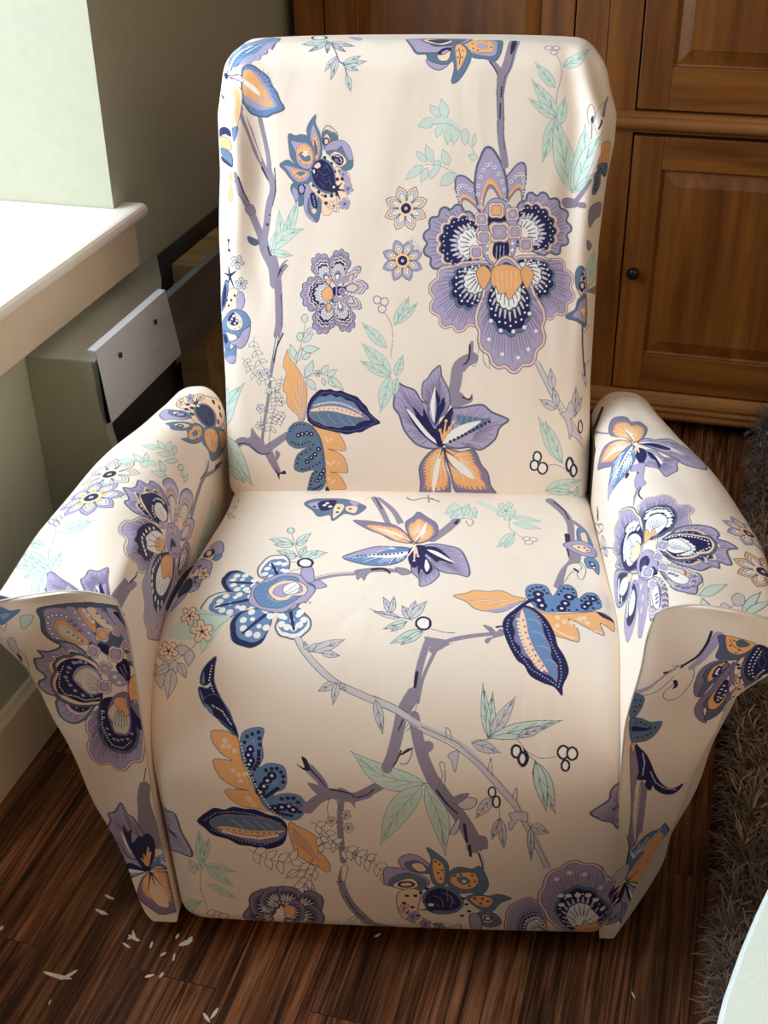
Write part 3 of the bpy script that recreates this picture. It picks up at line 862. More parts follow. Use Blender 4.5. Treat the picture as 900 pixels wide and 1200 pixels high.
[1,9,10,839,207,13,15],
[1,9,10,862,214,19,-4],
[1,9,10,862,214,13,12],
[1,9,10,884,220,16,-1],
[1,9,10,884,220,14,4],
[0,8,9,13,816,200,15,-9,20,-5,24,0,26,1,0,0,-26,13,-23,5,-20,0,-16,-5],
[1,9,11,816,200,42,-5,37,-6],
[1,9,10,844,197,15,-8],
[1,9,10,844,197,15,3],
[1,9,10,872,193,15,-5],
[1,9,10,872,193,15,0],
[0,8,9,16,899,169,6,5,4,8,-1,11,-4,13,0,0,-7,-8,-3,-10,0,-9,5,-10],
[1,9,13,899,169,2,19,2,16],
[1,9,10,901,188,5,5],
[1,9,10,901,188,-2,8],
[2,11,87,162,612,608,-5,-44,-17,-25],
[2,11,325,300,613,567,-34,-21,-8,-44,-9,-38],
[2,10,50,31,607,602,-3,-38,-14,-15],
[0,11,-1,10,552,473,32,4,19,-19,12,12,0,-18,-31,-13,-22,-3],
[2,10,44,25,591,464,18,-6,6,13],
[1,4,12,641,564,10,-19],
[1,4,12,631,608,-6,-56,-11,-6],
[1,4,10,640,589,6,-37,15,-13],
[1,4,10,657,564,4,-28],
[5,8,511,362,25,-32,-34,-7,-38,13,-32,38,-12,38,-16,25,4,38,0,32,28,-13,29,-12,16,-25,18,-12,10,-32,21,-37],
[0,1,-1,10,533,330,-18,7,-32,25,-25,32,-22,44,28,-25,-6,25,25,-25,4,19,22,-44,21,-25],
[0,3,-1,10,530,334,-34,22,-32,38,-25,38,19,-13,35,-44],
[5,8,520,412,1,-30,-22,31,-3,32,-15,19,2,37,13,13,12,19,22,16,6,-29,16,-31,7,-37,-13,-32,-16,-13],
[0,1,-1,10,516,388,5,51,-3,44,13,-25,-4,-19,13,25,3,-25,-16,-32],
[0,3,-1,10,514,398,-10,40,8,38,6,13,-2,-50],
[5,8,567,354,-28,-17,13,45,10,32,0,22,28,3,51,7,28,-20,46,-23,-24,-22,-13,-32,-38,-29,-31,7,-38,-3],
[0,3,-1,10,536,340,22,29,38,23,41,9,-28,-22,-44,-29],
[5,10,530,303,8,27,-36,-13,-29,-41,2,-50,4,-48,70,1,10,45,-14,53],
[0,3,-1,10,527,310,6,7,-4,-40,-15,-79,-7,22,7,49],
[5,10,565,303,-26,24,44,-9,38,6,19,-41,19,-27,8,-36,17,-36,-68,-4,-45,18,-16,58],
[0,3,-1,10,549,310,22,-13,31,-27,20,-32,-26,11,-32,28],
[0,1,10,13,521,382,41,54,-7,-48,-16,-54,-18,6,-6,35],
[0,14,-1,10,571,414,32,0,37,-7,25,0,-25,-25,-38,-19,-31,-16,-10,3,29,26],
[0,3,-1,10,536,340,22,32,38,21,44,8,-31,-24,-44,-28],
[3,10,39,557,345],
[3,10,38,567,350],
[3,10,38,578,356],
[3,10,38,588,361],
[3,10,38,598,366],
[3,10,38,609,372],
[3,10,38,619,377],
[3,10,38,629,383],
[3,10,38,640,388],
[3,10,38,650,393],
[3,10,38,661,398],
[1,16,19,574,414,-6,-21],
[1,16,19,588,415,-4,-20],
[1,16,19,602,416,-1,-19],
[1,16,19,616,418,1,-19],
[1,16,19,630,419,4,-18],
[1,16,19,643,420,7,-17],
[1,16,19,658,421,8,-17],
[2,6,90,31,538,350,-8,26],
[3,6,44,530,376],
[2,6,90,32,538,350,8,51],
[3,6,44,546,401],
[2,6,90,32,538,350,27,48],
[3,6,44,565,398],
[2,6,90,32,538,350,17,32],
[3,6,44,555,382],
[2,6,90,32,538,350,4,9],
[3,6,44,542,359],
[2,10,39,10,539,327,12,-37,26,-27],
[2,10,39,10,536,323,-9,-26],
[2,10,39,10,540,323,27,-19],
[1,11,15,382,687,16,-25,7,-36,-6,-57],
[0,0,12,24,373,717,-2,-7,-7,-3,-7,3,-3,7,2,7,7,3,8,-3],
[0,0,12,24,393,712,-3,-7,-7,-3,-7,3,-3,7,3,8,7,3,7,-3],
[0,0,12,25,387,694,-3,-7,-7,-3,-7,3,-3,7,3,7,7,3,7,-3],
[0,8,9,11,410,653,16,9,12,15,6,21,2,26,0,0,-19,-17,-13,-18,-6,-18,2,-18],
[1,9,10,410,653,19,36,15,30],
[1,9,10,419,671,14,9],
[1,9,10,419,671,0,17],
[1,9,10,429,689,11,10],
[1,9,10,429,689,1,15],
[1,9,10,438,706,7,10],
[1,9,10,438,706,3,12],
[0,8,9,11,417,656,14,5,15,11,12,16,10,21,0,0,-20,-11,-17,-13,-10,-14,-4,-15],
[1,9,10,417,656,26,27,21,22],
[1,9,10,429,670,14,5],
[1,9,10,429,670,6,13],
[1,9,10,443,683,12,6],
[1,9,10,443,683,5,12],
[1,9,10,455,696,9,6],
[1,9,10,455,696,7,9],
[0,8,9,11,388,593,-4,18,-12,18,-20,15,-25,11,0,0,11,-25,14,-20,18,-13,18,-4],
[1,9,10,388,593,-31,31,-26,27],
[1,9,10,373,609,-5,17],
[1,9,10,373,609,-17,5],
[1,9,10,357,624,-6,16],
[1,9,10,357,624,-15,7],
[1,9,10,342,640,-8,11],
[1,9,10,342,640,-11,7],
[0,8,9,11,400,525,-4,23,-15,22,-24,17,-31,14,0,0,13,-32,17,-24,22,-15,22,-5],
[1,9,10,400,525,-37,38,-32,33],
[1,9,10,382,544,-6,21],
[1,9,10,382,544,-21,6],
[1,9,10,363,563,-8,19],
[1,9,10,363,563,-19,8],
[1,9,10,344,582,-9,13],
[1,9,10,344,582,-13,9],
[0,8,9,11,397,516,-9,16,-17,12,-23,9,-28,4,0,0,19,-21,20,-14,20,-7,18,1],
[1,9,10,397,516,-38,20,-34,18],
[1,9,10,378,526,-10,14],
[1,9,10,378,526,-18,1],
[1,9,10,359,536,-12,13],
[1,9,10,359,536,-17,3],
[1,9,10,339,547,-10,7],
[1,9,10,339,547,-12,4],
[0,8,9,11,413,519,11,7,7,12,2,16,-2,19,0,0,-13,-14,-8,-14,-2,-13,5,-13],
[1,9,10,413,519,9,27,7,23],
[1,9,10,418,533,9,7],
[1,9,10,418,533,-4,11],
[1,9,10,422,546,8,8],
[1,9,10,422,546,-2,11],
[1,9,10,426,559,4,8],
[1,9,10,426,559,1,9],
[0,8,9,11,397,519,-17,-14,-11,-21,-2,-28,4,-32,0,0,21,26,11,25,2,24,-8,20],
[1,9,10,397,519,-12,-47,-12,-41],
[1,9,10,391,495,-15,-14],
[1,9,10,391,495,5,-19],
[1,9,10,385,472,-13,-16],
[1,9,10,385,472,2,-19],
[1,9,10,378,448,-7,-14],
[1,9,10,378,448,-2,-15],
[0,8,9,11,416,513,-8,-8,-5,-12,0,-14,3,-17,0,0,10,15,5,13,0,13,-5,10],
[1,9,10,416,513,-5,-25,-4,-22],
[1,9,10,414,500,-7,-8],
[1,9,10,414,500,3,-10],
[1,9,10,411,488,-5,-9],
[1,9,10,411,488,2,-10],
[1,9,10,409,475,-3,-7],
[1,9,10,409,475,0,-8],
[0,8,4,11,144,556,5,9,-1,10,-5,10,-10,9,0,0,-3,-14,1,-11,5,-8,8,-5],
[0,8,4,11,144,547,9,5,7,10,3,12,2,15,0,0,-11,-11,-8,-11,-3,-10,1,-10],
[0,8,4,11,165,582,8,-6,11,-1,12,3,13,9,0,0,-14,6,-12,1,-11,-3,-7,-9],
[0,8,4,11,168,601,8,2,8,5,6,8,5,11,0,0,-11,-4,-9,-6,-5,-8,-2,-8],
[0,8,4,11,164,557,7,-1,6,3,6,6,4,9,0,0,-10,-1,-8,-3,-4,-6,-1,-7],
[0,8,4,11,172,507,10,6,8,11,3,14,-1,17,0,0,-13,-12,-8,-12,-3,-13,4,-11],
[0,8,4,11,175,504,-2,-10,4,-8,8,-6,13,-4,0,0,-2,13,-4,10,-8,5,-9,0],
[0,8,4,11,172,627,-6,1,-5,-2,-5,-5,-3,-8,0,0,8,1,7,2,3,4,1,7],
[0,8,4,11,176,627,6,0,5,2,5,6,3,8,0,0,-8,-2,-7,-3,-3,-5,-1,-6],
[0,8,4,11,214,521,8,1,6,4,4,8,1,10,0,0,-10,-3,-7,-5,-3,-7,1,-8],
[0,8,4,11,229,515,8,-2,8,3,5,6,5,10,0,0,-10,0,-9,-3,-5,-5,-2,-9],
[0,8,4,11,233,509,-2,-8,2,-7,8,-6,10,-3,0,0,-1,11,-3,8,-6,5,-8,0],
[0,8,4,11,239,513,2,-10,6,-10,11,-8,14,-6,0,0,-6,14,-8,11,-9,7,-10,2],
[0,8,4,11,217,509,-3,-5,0,-5,2,-5,6,-4,0,0,3,7,-1,6,-2,4,-5,2],
[1,4,11,143,512,6,45,16,50,10,44],
[1,4,11,168,507,30,14,38,-8],
[0,8,4,12,182,665,-3,-8,-6,-3,-6,3,-2,8,3,8,6,3,6,-3],
[0,8,4,13,168,617,-3,-8,-6,-4,-6,3,-2,8,3,8,6,4,5,-3],
[0,0,4,13,214,521,-2,-2,-4,-1,1,-4,-2,-2,-3,0,-2,4,-3,-2,-3,1,0,3,3,3,-3,2,0,3,3,2,3,-2,2,3,3,1,2,-2,-1,-4,4,0],
[1,10,13,204,521,5,0],
[1,10,13,204,521,1,-5],
[1,10,13,204,521,-4,-3],
[1,10,13,204,521,-4,3],
[1,10,13,204,521,2,5],
[3,10,12,204,521],
[1,4,11,36,612,-4,-29,11,-28,14,-28,13,-28,6,-34],
[0,0,4,11,34,596,-6,0,-4,-3,-4,-5,-2,-7,0,0,8,2,5,3,3,5,0,5],
[0,0,4,11,34,596,-2,-5,2,-5,4,-4,7,-2,0,0,0,7,-2,6,-4,2,-5,1],
[0,0,4,11,37,571,-6,-2,-3,-4,-2,-6,1,-7,0,0,6,4,4,5,2,5,-2,5],
[0,0,4,11,37,571,2,-5,4,-3,6,0,7,3,0,0,-4,5,-5,3,-5,0,-5,-3],
[0,0,4,11,47,547,-6,-1,-4,-4,-2,-6,0,-7,0,0,7,4,5,4,1,5,-1,5],
[0,0,4,11,47,547,3,-4,5,-1,6,1,7,3,0,0,-6,4,-6,2,-5,-1,-4,-4],
[0,0,4,11,58,524,-5,-3,-3,-4,0,-6,2,-7,0,0,6,6,3,5,0,5,-3,4],
[0,0,4,11,58,524,2,-5,4,-3,5,0,8,1,0,0,-4,6,-5,3,-5,1,-5,-3],
[0,0,4,11,69,501,-5,-2,-3,-4,-2,-6,1,-7,0,0,7,4,4,5,0,5,-2,5],
[0,0,4,11,69,501,3,-4,4,-3,6,1,7,2,0,0,-4,5,-6,3,-5,-1,-5,-3],
[0,0,4,11,75,476,-6,0,-5,-3,-3,-6,-2,-7,0,0,7,2,6,4,2,4,1,6],
[0,0,4,11,75,476,1,-5,4,-3,7,0,7,2,0,0,-4,5,-5,3,-5,0,-5,-2],
[1,4,11,-4,552,16,-14,12,-23,24,-23],
[0,0,4,11,5,544,-3,-4,-1,-4,2,-4,4,-5,0,0,3,6,1,5,-2,4,-4,2],
[0,0,4,11,5,544,3,-3,4,-1,5,1,6,4,0,0,-5,4,-5,1,-4,-2,-4,-4],
[0,0,4,11,17,529,-5,-2,-3,-4,-1,-5,1,-6,0,0,6,4,3,4,1,5,-2,4],
[0,0,4,11,17,529,2,-4,4,-2,5,0,6,3,0,0,-4,4,-4,2,-5,0,-4,-3],
[0,0,4,11,27,512,-4,-3,-3,-4,0,-5,2,-6,0,0,5,5,3,5,0,4,-3,4],
[0,0,4,11,27,512,4,-3,4,0,5,3,5,5,0,0,-6,2,-5,-1,-4,-2,-3,-4],
[0,0,4,11,42,498,-4,-4,-1,-4,2,-5,4,-4,0,0,3,5,1,5,-1,4,-4,3],
[0,0,4,11,42,498,3,-4,4,-1,5,1,6,4,0,0,-5,3,-5,2,-4,-2,-4,-3],
[1,4,11,106,510,-7,-34,-13,-34],
[0,0,4,11,104,500,-5,0,-5,-2,-3,-5,-3,-7,0,0,7,2,6,3,2,4,1,5],
[0,0,4,11,104,500,-2,-5,2,-4,3,-4,6,-3,0,0,1,7,-2,5,-3,3,-5,1],
[0,0,4,11,100,483,-4,0,-5,-1,-4,-5,-4,-6,0,0,7,0,6,3,3,4,1,5],
[0,0,4,11,100,483,0,-5,2,-5,4,-3,7,-2,0,0,-1,7,-2,5,-4,3,-6,0],
[0,0,4,11,95,465,-4,3,-5,0,-6,-3,-5,-5,0,0,7,-2,6,0,4,3,3,4],
[0,0,4,11,95,465,-1,-5,2,-4,4,-3,7,-2,0,0,-1,6,-2,5,-4,3,-5,0],
[0,0,4,11,88,448,-4,1,-5,-1,-5,-4,-3,-7,0,0,7,1,5,2,4,3,1,5],
[0,0,4,11,88,448,-2,-4,0,-5,4,-5,5,-3,0,0,2,6,-1,6,-3,4,-5,1],
[0,3,4,11,56,512,-3,-2,-4,0,0,-4,-3,-2,-3,2,0,4,-4,-2,-3,2,1,3,4,2,-2,4,2,2,3,1,2,-3,3,4,3,-1,2,-2,-3,-4,4,-1],
[1,10,11,46,514,5,-1],
[1,10,11,46,514,0,-5],
[1,10,11,46,514,-5,-2],
[1,10,11,46,514,-3,4],
[1,10,11,46,514,3,4],
[3,10,13,46,514],
[0,3,4,11,76,513,-3,-2,-4,0,0,-4,-3,-1,-3,1,0,4,-4,-1,-2,2,0,3,4,2,-2,3,2,3,3,0,2,-2,3,3,3,0,2,-3,-3,-4,4,-1],
[1,10,11,66,515,5,-1],
[1,10,11,66,515,0,-4],
[1,10,11,66,515,-5,-1],
[1,10,11,66,515,-3,4],
[1,10,11,66,515,3,5],
[3,10,13,66,515],
[0,3,4,11,86,463,-2,-2,-4,0,-1,-4,-2,-1,-3,1,-1,4,-4,-1,-2,2,0,3,4,2,-2,3,2,3,3,0,3,-2,2,3,3,0,2,-3,-2,-4,3,-1],
[1,10,11,76,465,5,-1],
[1,10,11,76,465,0,-5],
[1,10,11,76,465,-4,-2],
[1,10,11,76,465,-2,4],
[1,10,11,76,465,3,4],
[3,10,13,76,465],
[0,3,4,11,113,438,-3,-2,-3,0,-1,-4,-3,-2,-2,2,-1,4,-4,-2,-2,3,0,2,4,3,-2,3,1,3,4,0,2,-2,3,3,3,0,2,-3,-2,-4,3,-1],
[1,10,11,103,440,5,-1],
[1,10,11,103,440,0,-5],
[1,10,11,103,440,-4,-2],
[1,10,11,103,440,-3,4],
[1,10,11,103,440,3,4],
[3,10,13,103,440],
[0,3,4,11,52,419,-2,-2,-4,1,0,-5,-3,-1,-3,1,-1,4,-4,-1,-2,2,1,3,3,2,-2,3,2,3,3,1,3,-3,3,3,3,0,1,-3,-2,-3,4,-2],
[1,10,11,43,421,4,-1],
[1,10,11,43,421,0,-4],
[1,10,11,43,421,-5,-1],
[1,10,11,43,421,-3,4],
[1,10,11,43,421,3,5],
[3,10,13,43,421],
[0,3,4,14,55,412,-3,-2,-4,1,-2,-4,-3,-2,-3,2,0,5,-5,0,-2,2,1,4,5,2,-1,4,2,3,4,0,2,-4,4,4,4,-2,1,-3,-4,-4,5,-2],
[1,10,14,45,417,5,-3],
[1,10,14,45,417,-1,-6],
[1,10,14,45,417,-6,-1],
[1,10,14,45,417,-3,5],
[1,10,14,45,417,4,4],
[3,10,15,45,417],
[0,3,4,14,88,385,-3,-2,-5,2,-1,-5,-4,-1,-3,2,1,5,-5,-1,-2,3,1,3,5,2,-2,4,2,3,4,0,3,-3,4,3,3,-1,1,-4,-3,-3,4,-3],
[1,10,14,77,390,6,-2],
[1,10,14,77,390,-1,-6],
[1,10,14,77,390,-5,-1],
[1,10,14,77,390,-2,5],
[1,10,14,77,390,5,5],
[3,10,15,77,390],
[0,3,4,14,51,366,-3,-2,-5,2,-2,-5,-3,-2,-3,2,1,5,-5,0,-2,3,1,3,5,2,-2,4,3,3,3,1,3,-4,4,3,4,-1,1,-3,-4,-4,4,-3],
[1,10,14,41,371,5,-2],
[1,10,14,41,371,-2,-6],
[1,10,14,41,371,-6,-1],
[1,10,14,41,371,-3,5],
[1,10,14,41,371,4,5],
[3,10,15,41,371],
[1,4,12,86,477,2,-38,-11,-39,-7,-40],
[0,0,4,12,87,463,-6,-1,-4,-3,-2,-6,-1,-7,0,0,7,3,5,4,2,5,-1,5],
[0,0,4,12,87,463,-1,-5,3,-5,5,-2,7,-1,0,0,-1,7,-3,5,-4,2,-6,-1],
[0,0,4,12,88,440,-6,0,-4,-3,-3,-5,-2,-7,0,0,8,2,5,3,3,5,-1,5],
[0,0,4,12,88,440,1,-5,3,-4,5,-2,8,0,0,0,-2,7,-4,4,-5,2,-6,-2],
[0,0,4,12,82,417,-4,3,-6,-1,-5,-4,-5,-6,0,0,7,-1,7,0,4,4,2,5],
[0,0,4,12,82,417,-1,-6,3,-4,5,-3,7,-1,0,0,-1,7,-3,5,-4,3,-6,-1],
[0,0,4,12,76,394,-5,0,-5,-2,-4,-5,-2,-8,0,0,8,1,5,3,3,5,0,6],
[0,0,4,12,76,394,-1,-6,1,-5,4,-4,7,-2,0,0,1,7,-2,6,-4,3,-6,1],
[0,0,4,12,72,370,-6,1,-5,-1,-4,-5,-4,-7,0,0,8,0,6,2,4,4,1,6],
[0,0,4,12,72,370,-1,-6,2,-4,5,-3,7,-2,0,0,-1,7,-2,6,-4,2,-6,0],
[1,4,12,111,415,-20,-27],
[0,0,4,12,107,410,-4,2,-5,0,-5,-3,-4,-5,0,0,6,-2,5,0,4,3,3,5],
[0,0,4,12,107,410,-4,-4,-1,-5,1,-4,4,-5,0,0,4,5,1,6,-1,4,-4,3],
[0,0,4,12,100,401,-4,3,-4,1,-5,-3,-5,-4,0,0,5,-3,6,-1,4,2,3,5],
[0,0,4,12,100,401,-3,-5,-1,-4,2,-5,5,-4,0,0,3,6,1,6,-2,3,-5,3],
[0,0,4,12,93,392,-3,3,-4,2,-5,-2,-6,-3,0,0,5,-4,5,-2,5,2,3,4],
[0,0,4,12,93,392,-2,-5,0,-5,3,-4,5,-3,0,0,2,6,0,6,-3,3,-5,2],
[1,4,13,51,326,-4,33,-3,38],
[1,4,13,66,327,4,40],
[2,11,217,227,-40,296,29,27,30,-6],
[2,11,294,170,16,323,29,-21,31,19,40,30],
[0,11,-1,10,17,363,16,-19,20,-21,-18,-25,-20,12],
[2,11,267,177,59,307,15,-33,12,-26],
[0,11,-1,10,83,305,13,-9,-12,-21],
[0,10,-1,10,81,254,8,-13,17,8,3,-10,-17,-2,-1,-17,-7,17],
[2,10,42,20,-35,301,23,16,26,-2],
[2,10,33,20,15,310,27,-18,26,5],
[0,1,-1,10,-46,284,19,19,-5,-18],
[0,8,9,17,-95,333,43,35,18,35,15,38,16,38,0,0,-54,-38,-50,-49,-6,-37,18,-22],
[1,9,14,-95,333,38,80,46,58],
[1,9,11,-86,368,43,36],
[1,9,11,-86,368,-22,21],
[1,9,10,-57,413,30,26],
[1,9,10,-57,413,7,26],
[1,9,10,-30,449,19,18],
[1,9,10,-30,449,13,19],
[0,8,9,18,-107,387,40,24,13,16,1,16,-9,13,0,0,-35,-27,-1,-13,-2,-14,-7,-15],
[1,9,14,-107,387,30,38,13,27],
[0,8,9,18,-84,316,-11,-39,3,-38,58,-12,44,-24,0,0,-8,47,-14,40,-22,26,-50,0],
[1,9,14,-84,316,53,-53,35,-51],
[1,9,10,-53,291,-7,-35],
[1,9,10,-53,291,33,-9],
[1,9,10,-31,263,3,-29],
[1,9,10,-31,263,25,-14],
[1,9,10,-11,234,9,-20],
[1,9,10,-11,234,16,-16],
[0,8,9,18,-84,229,4,-14,24,-3,24,-3,22,-4,0,0,-8,18,-12,13,-19,3,-35,-10],
[1,9,14,-84,229,48,-6,22,-15],
[0,6,4,11,125,582,2,-17,11,-17,15,-20,12,-23,8,-26,-1,-38,-2,-32,-10,-20,-9,-1,-3,16,-11,10,-14,12,-7,15,1,18,-8,14,3,25,7,21,-8,17,4,22],
[0,2,-1,10,157,394,10,29,4,35,-2,28,3,-14,-1,-31,-2,-32,-9,-19],
[2,2,14,10,159,394,-34,55],
[2,7,14,10,159,398,-28,62],
[2,2,14,10,159,402,-23,70],
[2,7,14,10,159,407,-18,77],
[2,2,14,10,159,411,-12,84],
[2,7,14,10,159,415,-7,92],
[2,2,14,10,159,419,-1,99],
[2,7,14,10,159,424,4,106],
[2,2,14,10,159,428,10,113],
[0,1,10,10,173,419,4,22,13,20,19,16,14,0,14,3,14,-5,14,2,14,-6,15,-5,15,-5,13,-14,12,-12,7,-14,12,-12,17,-15,-17,-8,-18,-9,-15,-9,-17,-2,-22,-6,-17,3,-18,3,-21,-1,-18,8,-18,8,-13,10,-3,12],
[0,12,-1,10,181,423,7,17,19,20,15,0,16,6,13,-7,14,3,14,-9,18,-5,10,-10,11,-14,14,-10,11,-13,-17,-3,-16,-7,-12,-8,-20,0,-18,-6,-21,3,-18,1,-16,8,-16,6,-12,12],
[0,5,-1,10,184,424,8,14,16,18,14,1,16,6,13,-6,14,1,14,-8,18,-5,8,-10,11,-14,9,-12,-43,11,-42,7,-36,1],
[0,14,-1,10,181,409,23,10,35,0,36,-5,50,-11,-11,-8,-16,-7,-20,-1,-17,-6,-22,2,-16,2,-16,8,-16,6],
[0,7,12,10,179,421,18,8,29,6,28,0,28,-6,22,-9,21,-11,-22,-1,-28,6,-28,6,-29,1,-28,-3],
[3,7,28,193,435],
[3,7,28,200,437],
[3,7,28,206,439],
[3,7,28,213,441],
[3,7,28,220,442],
[3,7,28,227,444],
[3,7,28,234,445],
[3,7,28,241,445],
[3,7,28,248,445],
[3,7,28,254,444],
[3,7,28,261,444],
[3,7,28,268,442],
[3,7,28,274,440],
[3,7,28,281,438],
[3,7,28,287,435],
[3,7,28,293,433],
[3,7,28,299,429],
[3,7,28,305,427],
[3,7,28,311,423],
[3,7,28,317,419],
[3,12,18,207,426],
[3,12,18,219,428],
[3,12,18,231,428],
[3,12,18,243,428],
[3,12,18,255,428],
[3,12,18,267,425],
[3,12,18,279,423],
[3,12,18,290,419],
[3,12,18,301,415],
[1,16,14,200,415,8,-15,15,-11],
[1,16,14,229,415,7,-16,16,-11],
[1,16,14,257,414,8,-16,15,-11],
[1,16,14,282,411,8,-16,15,-11],
[3,16,11,186,440],
[3,16,11,190,445],
[3,16,11,193,450],
[3,16,11,197,455],
[3,16,11,201,458],
[3,16,11,206,462],
[3,16,11,211,465],
[3,16,11,216,469],
[3,16,11,221,470],
[3,16,11,227,470],
[3,16,11,233,471],
[3,16,11,239,471],
[3,16,11,245,470],
[3,16,11,250,470],
[3,16,11,256,469],
[3,16,11,262,468],
[3,16,11,267,467],
[3,16,11,273,465],
[3,16,11,278,463],
[3,16,11,284,461],
[3,16,11,289,459],
[3,16,11,294,457],
[3,16,11,299,454],
[3,16,11,304,452],
[3,16,11,309,449],
[3,16,11,313,445],
[3,16,11,317,441],
[3,16,11,320,436],
[3,16,11,324,432],
[3,16,11,328,428],
[3,16,11,332,424],
[3,16,11,336,420],
[3,16,11,340,415],
[3,16,11,344,411],
[3,16,11,348,408],
[3,16,11,352,404],
[3,16,11,356,400],
[3,16,11,360,396],
[3,16,11,354,393],
[3,16,11,349,390],
[3,16,11,344,387],
[3,16,11,339,384],
[3,16,11,334,382],
[3,16,11,328,380],
[3,16,11,323,378],
[3,16,11,317,376],
[3,16,11,312,374],
[3,16,11,306,373],
[3,16,11,300,371],
[3,16,11,295,370],
[3,16,11,289,369],
[3,16,11,283,369],
[3,16,11,277,369],
[3,16,11,272,369],
[3,16,11,266,369],
[3,16,11,260,370],
[3,16,11,254,370],
[3,16,11,249,371],
[3,16,11,243,371],
[3,16,11,237,372],
[3,16,11,231,372],
[3,16,11,226,374],
[3,16,11,220,376],
[3,16,11,215,378],
[3,16,11,210,381],
[3,16,11,205,383],
[3,16,11,199,385],
[3,16,11,194,388],
[3,16,11,190,391],
[3,16,11,184,394],
[0,6,10,10,185,379,25,-6,36,-7,14,-7,12,-21,4,-22,-17,-2,-32,4,18,-5,21,-12,10,-19,4,-29,-15,-2,-33,0,18,-3,12,-13,9,-18,1,-15,-17,-3,-21,0,-13,10,-3,40,-5,57,-11,40],
[3,7,40,222,348],
[3,7,39,237,345],
[3,7,40,227,340],
[3,7,41,226,280],
[3,7,41,242,281],
[3,7,41,233,275],
[3,7,41,255,277],
[3,7,42,228,230],
[3,7,42,242,226],
[3,7,42,235,220],
[1,3,10,225,314,-9,-1],
[1,3,10,232,249,-12,-2],
[0,14,4,15,116,352,6,18,15,15,20,4,21,-5,18,-17,12,-21,8,-33,3,-37,0,-39,-3,-24,-10,-15,-20,-9,-20,-4,5,30,9,28,9,12,-18,-3,-18,-5,-19,7,1,21,7,20,15,15,18,13,-16,-6,-19,-2,-17,8,-9,14],
[1,10,11,180,381,19,-21,10,-32,5,-41,1,-54],
[3,1,65,147,352],
[3,1,65,158,356],
[3,1,65,171,359],
[3,1,65,183,357],
[3,3,23,147,352],
[3,3,23,158,356],
[3,3,23,171,359],
[3,3,23,183,357],
[3,1,67,170,279],
[3,1,67,181,291],
[3,1,66,192,301],
[3,1,66,202,316],
[3,3,23,170,279],
[3,3,23,181,291],
[3,3,23,192,301],
[3,3,23,202,316],
[3,1,65,195,224],
[3,1,64,203,234],
[3,1,64,207,244],
[3,1,64,214,254],
[3,3,22,195,224],
[3,3,22,203,234],
[3,3,22,207,244],
[3,3,22,214,254],
[3,10,25,125,361],
[3,10,25,129,370],
[3,10,25,135,376],
[3,10,25,144,380],
[3,10,25,153,382],
[3,10,25,163,381],
[3,10,26,130,332],
[3,10,26,139,327],
[3,10,26,148,326],
[3,10,26,157,327],
[3,10,25,166,331],
[3,10,25,175,335],
[3,10,26,142,272],
[3,10,26,145,286],
[3,10,26,154,299],
[3,10,26,167,306],
[3,10,26,179,315],
[3,10,26,187,328],
[3,10,26,155,256],
[3,10,26,165,257],
[3,10,26,175,261],
[3,10,26,185,266],
[3,10,26,195,272],
[3,10,26,204,278],
[3,10,27,174,200],
[3,10,27,176,211],
[3,10,27,178,222],
[3,10,27,181,232],
[3,10,27,185,243],
[3,10,27,193,250],
[3,10,27,183,196],
[3,10,27,188,199],
[3,10,27,193,201],
[3,10,27,198,204],
[3,10,27,202,208],
[3,10,27,207,211],
[1,16,10,156,343,-4,-18],
[1,16,10,180,297,-26,-9],
[1,16,10,202,216,-15,-9],
[1,16,10,202,302,-4,-16],
[0,10,-1,10,218,207,15,-16,18,-8,14,-5,-44,-6],
]
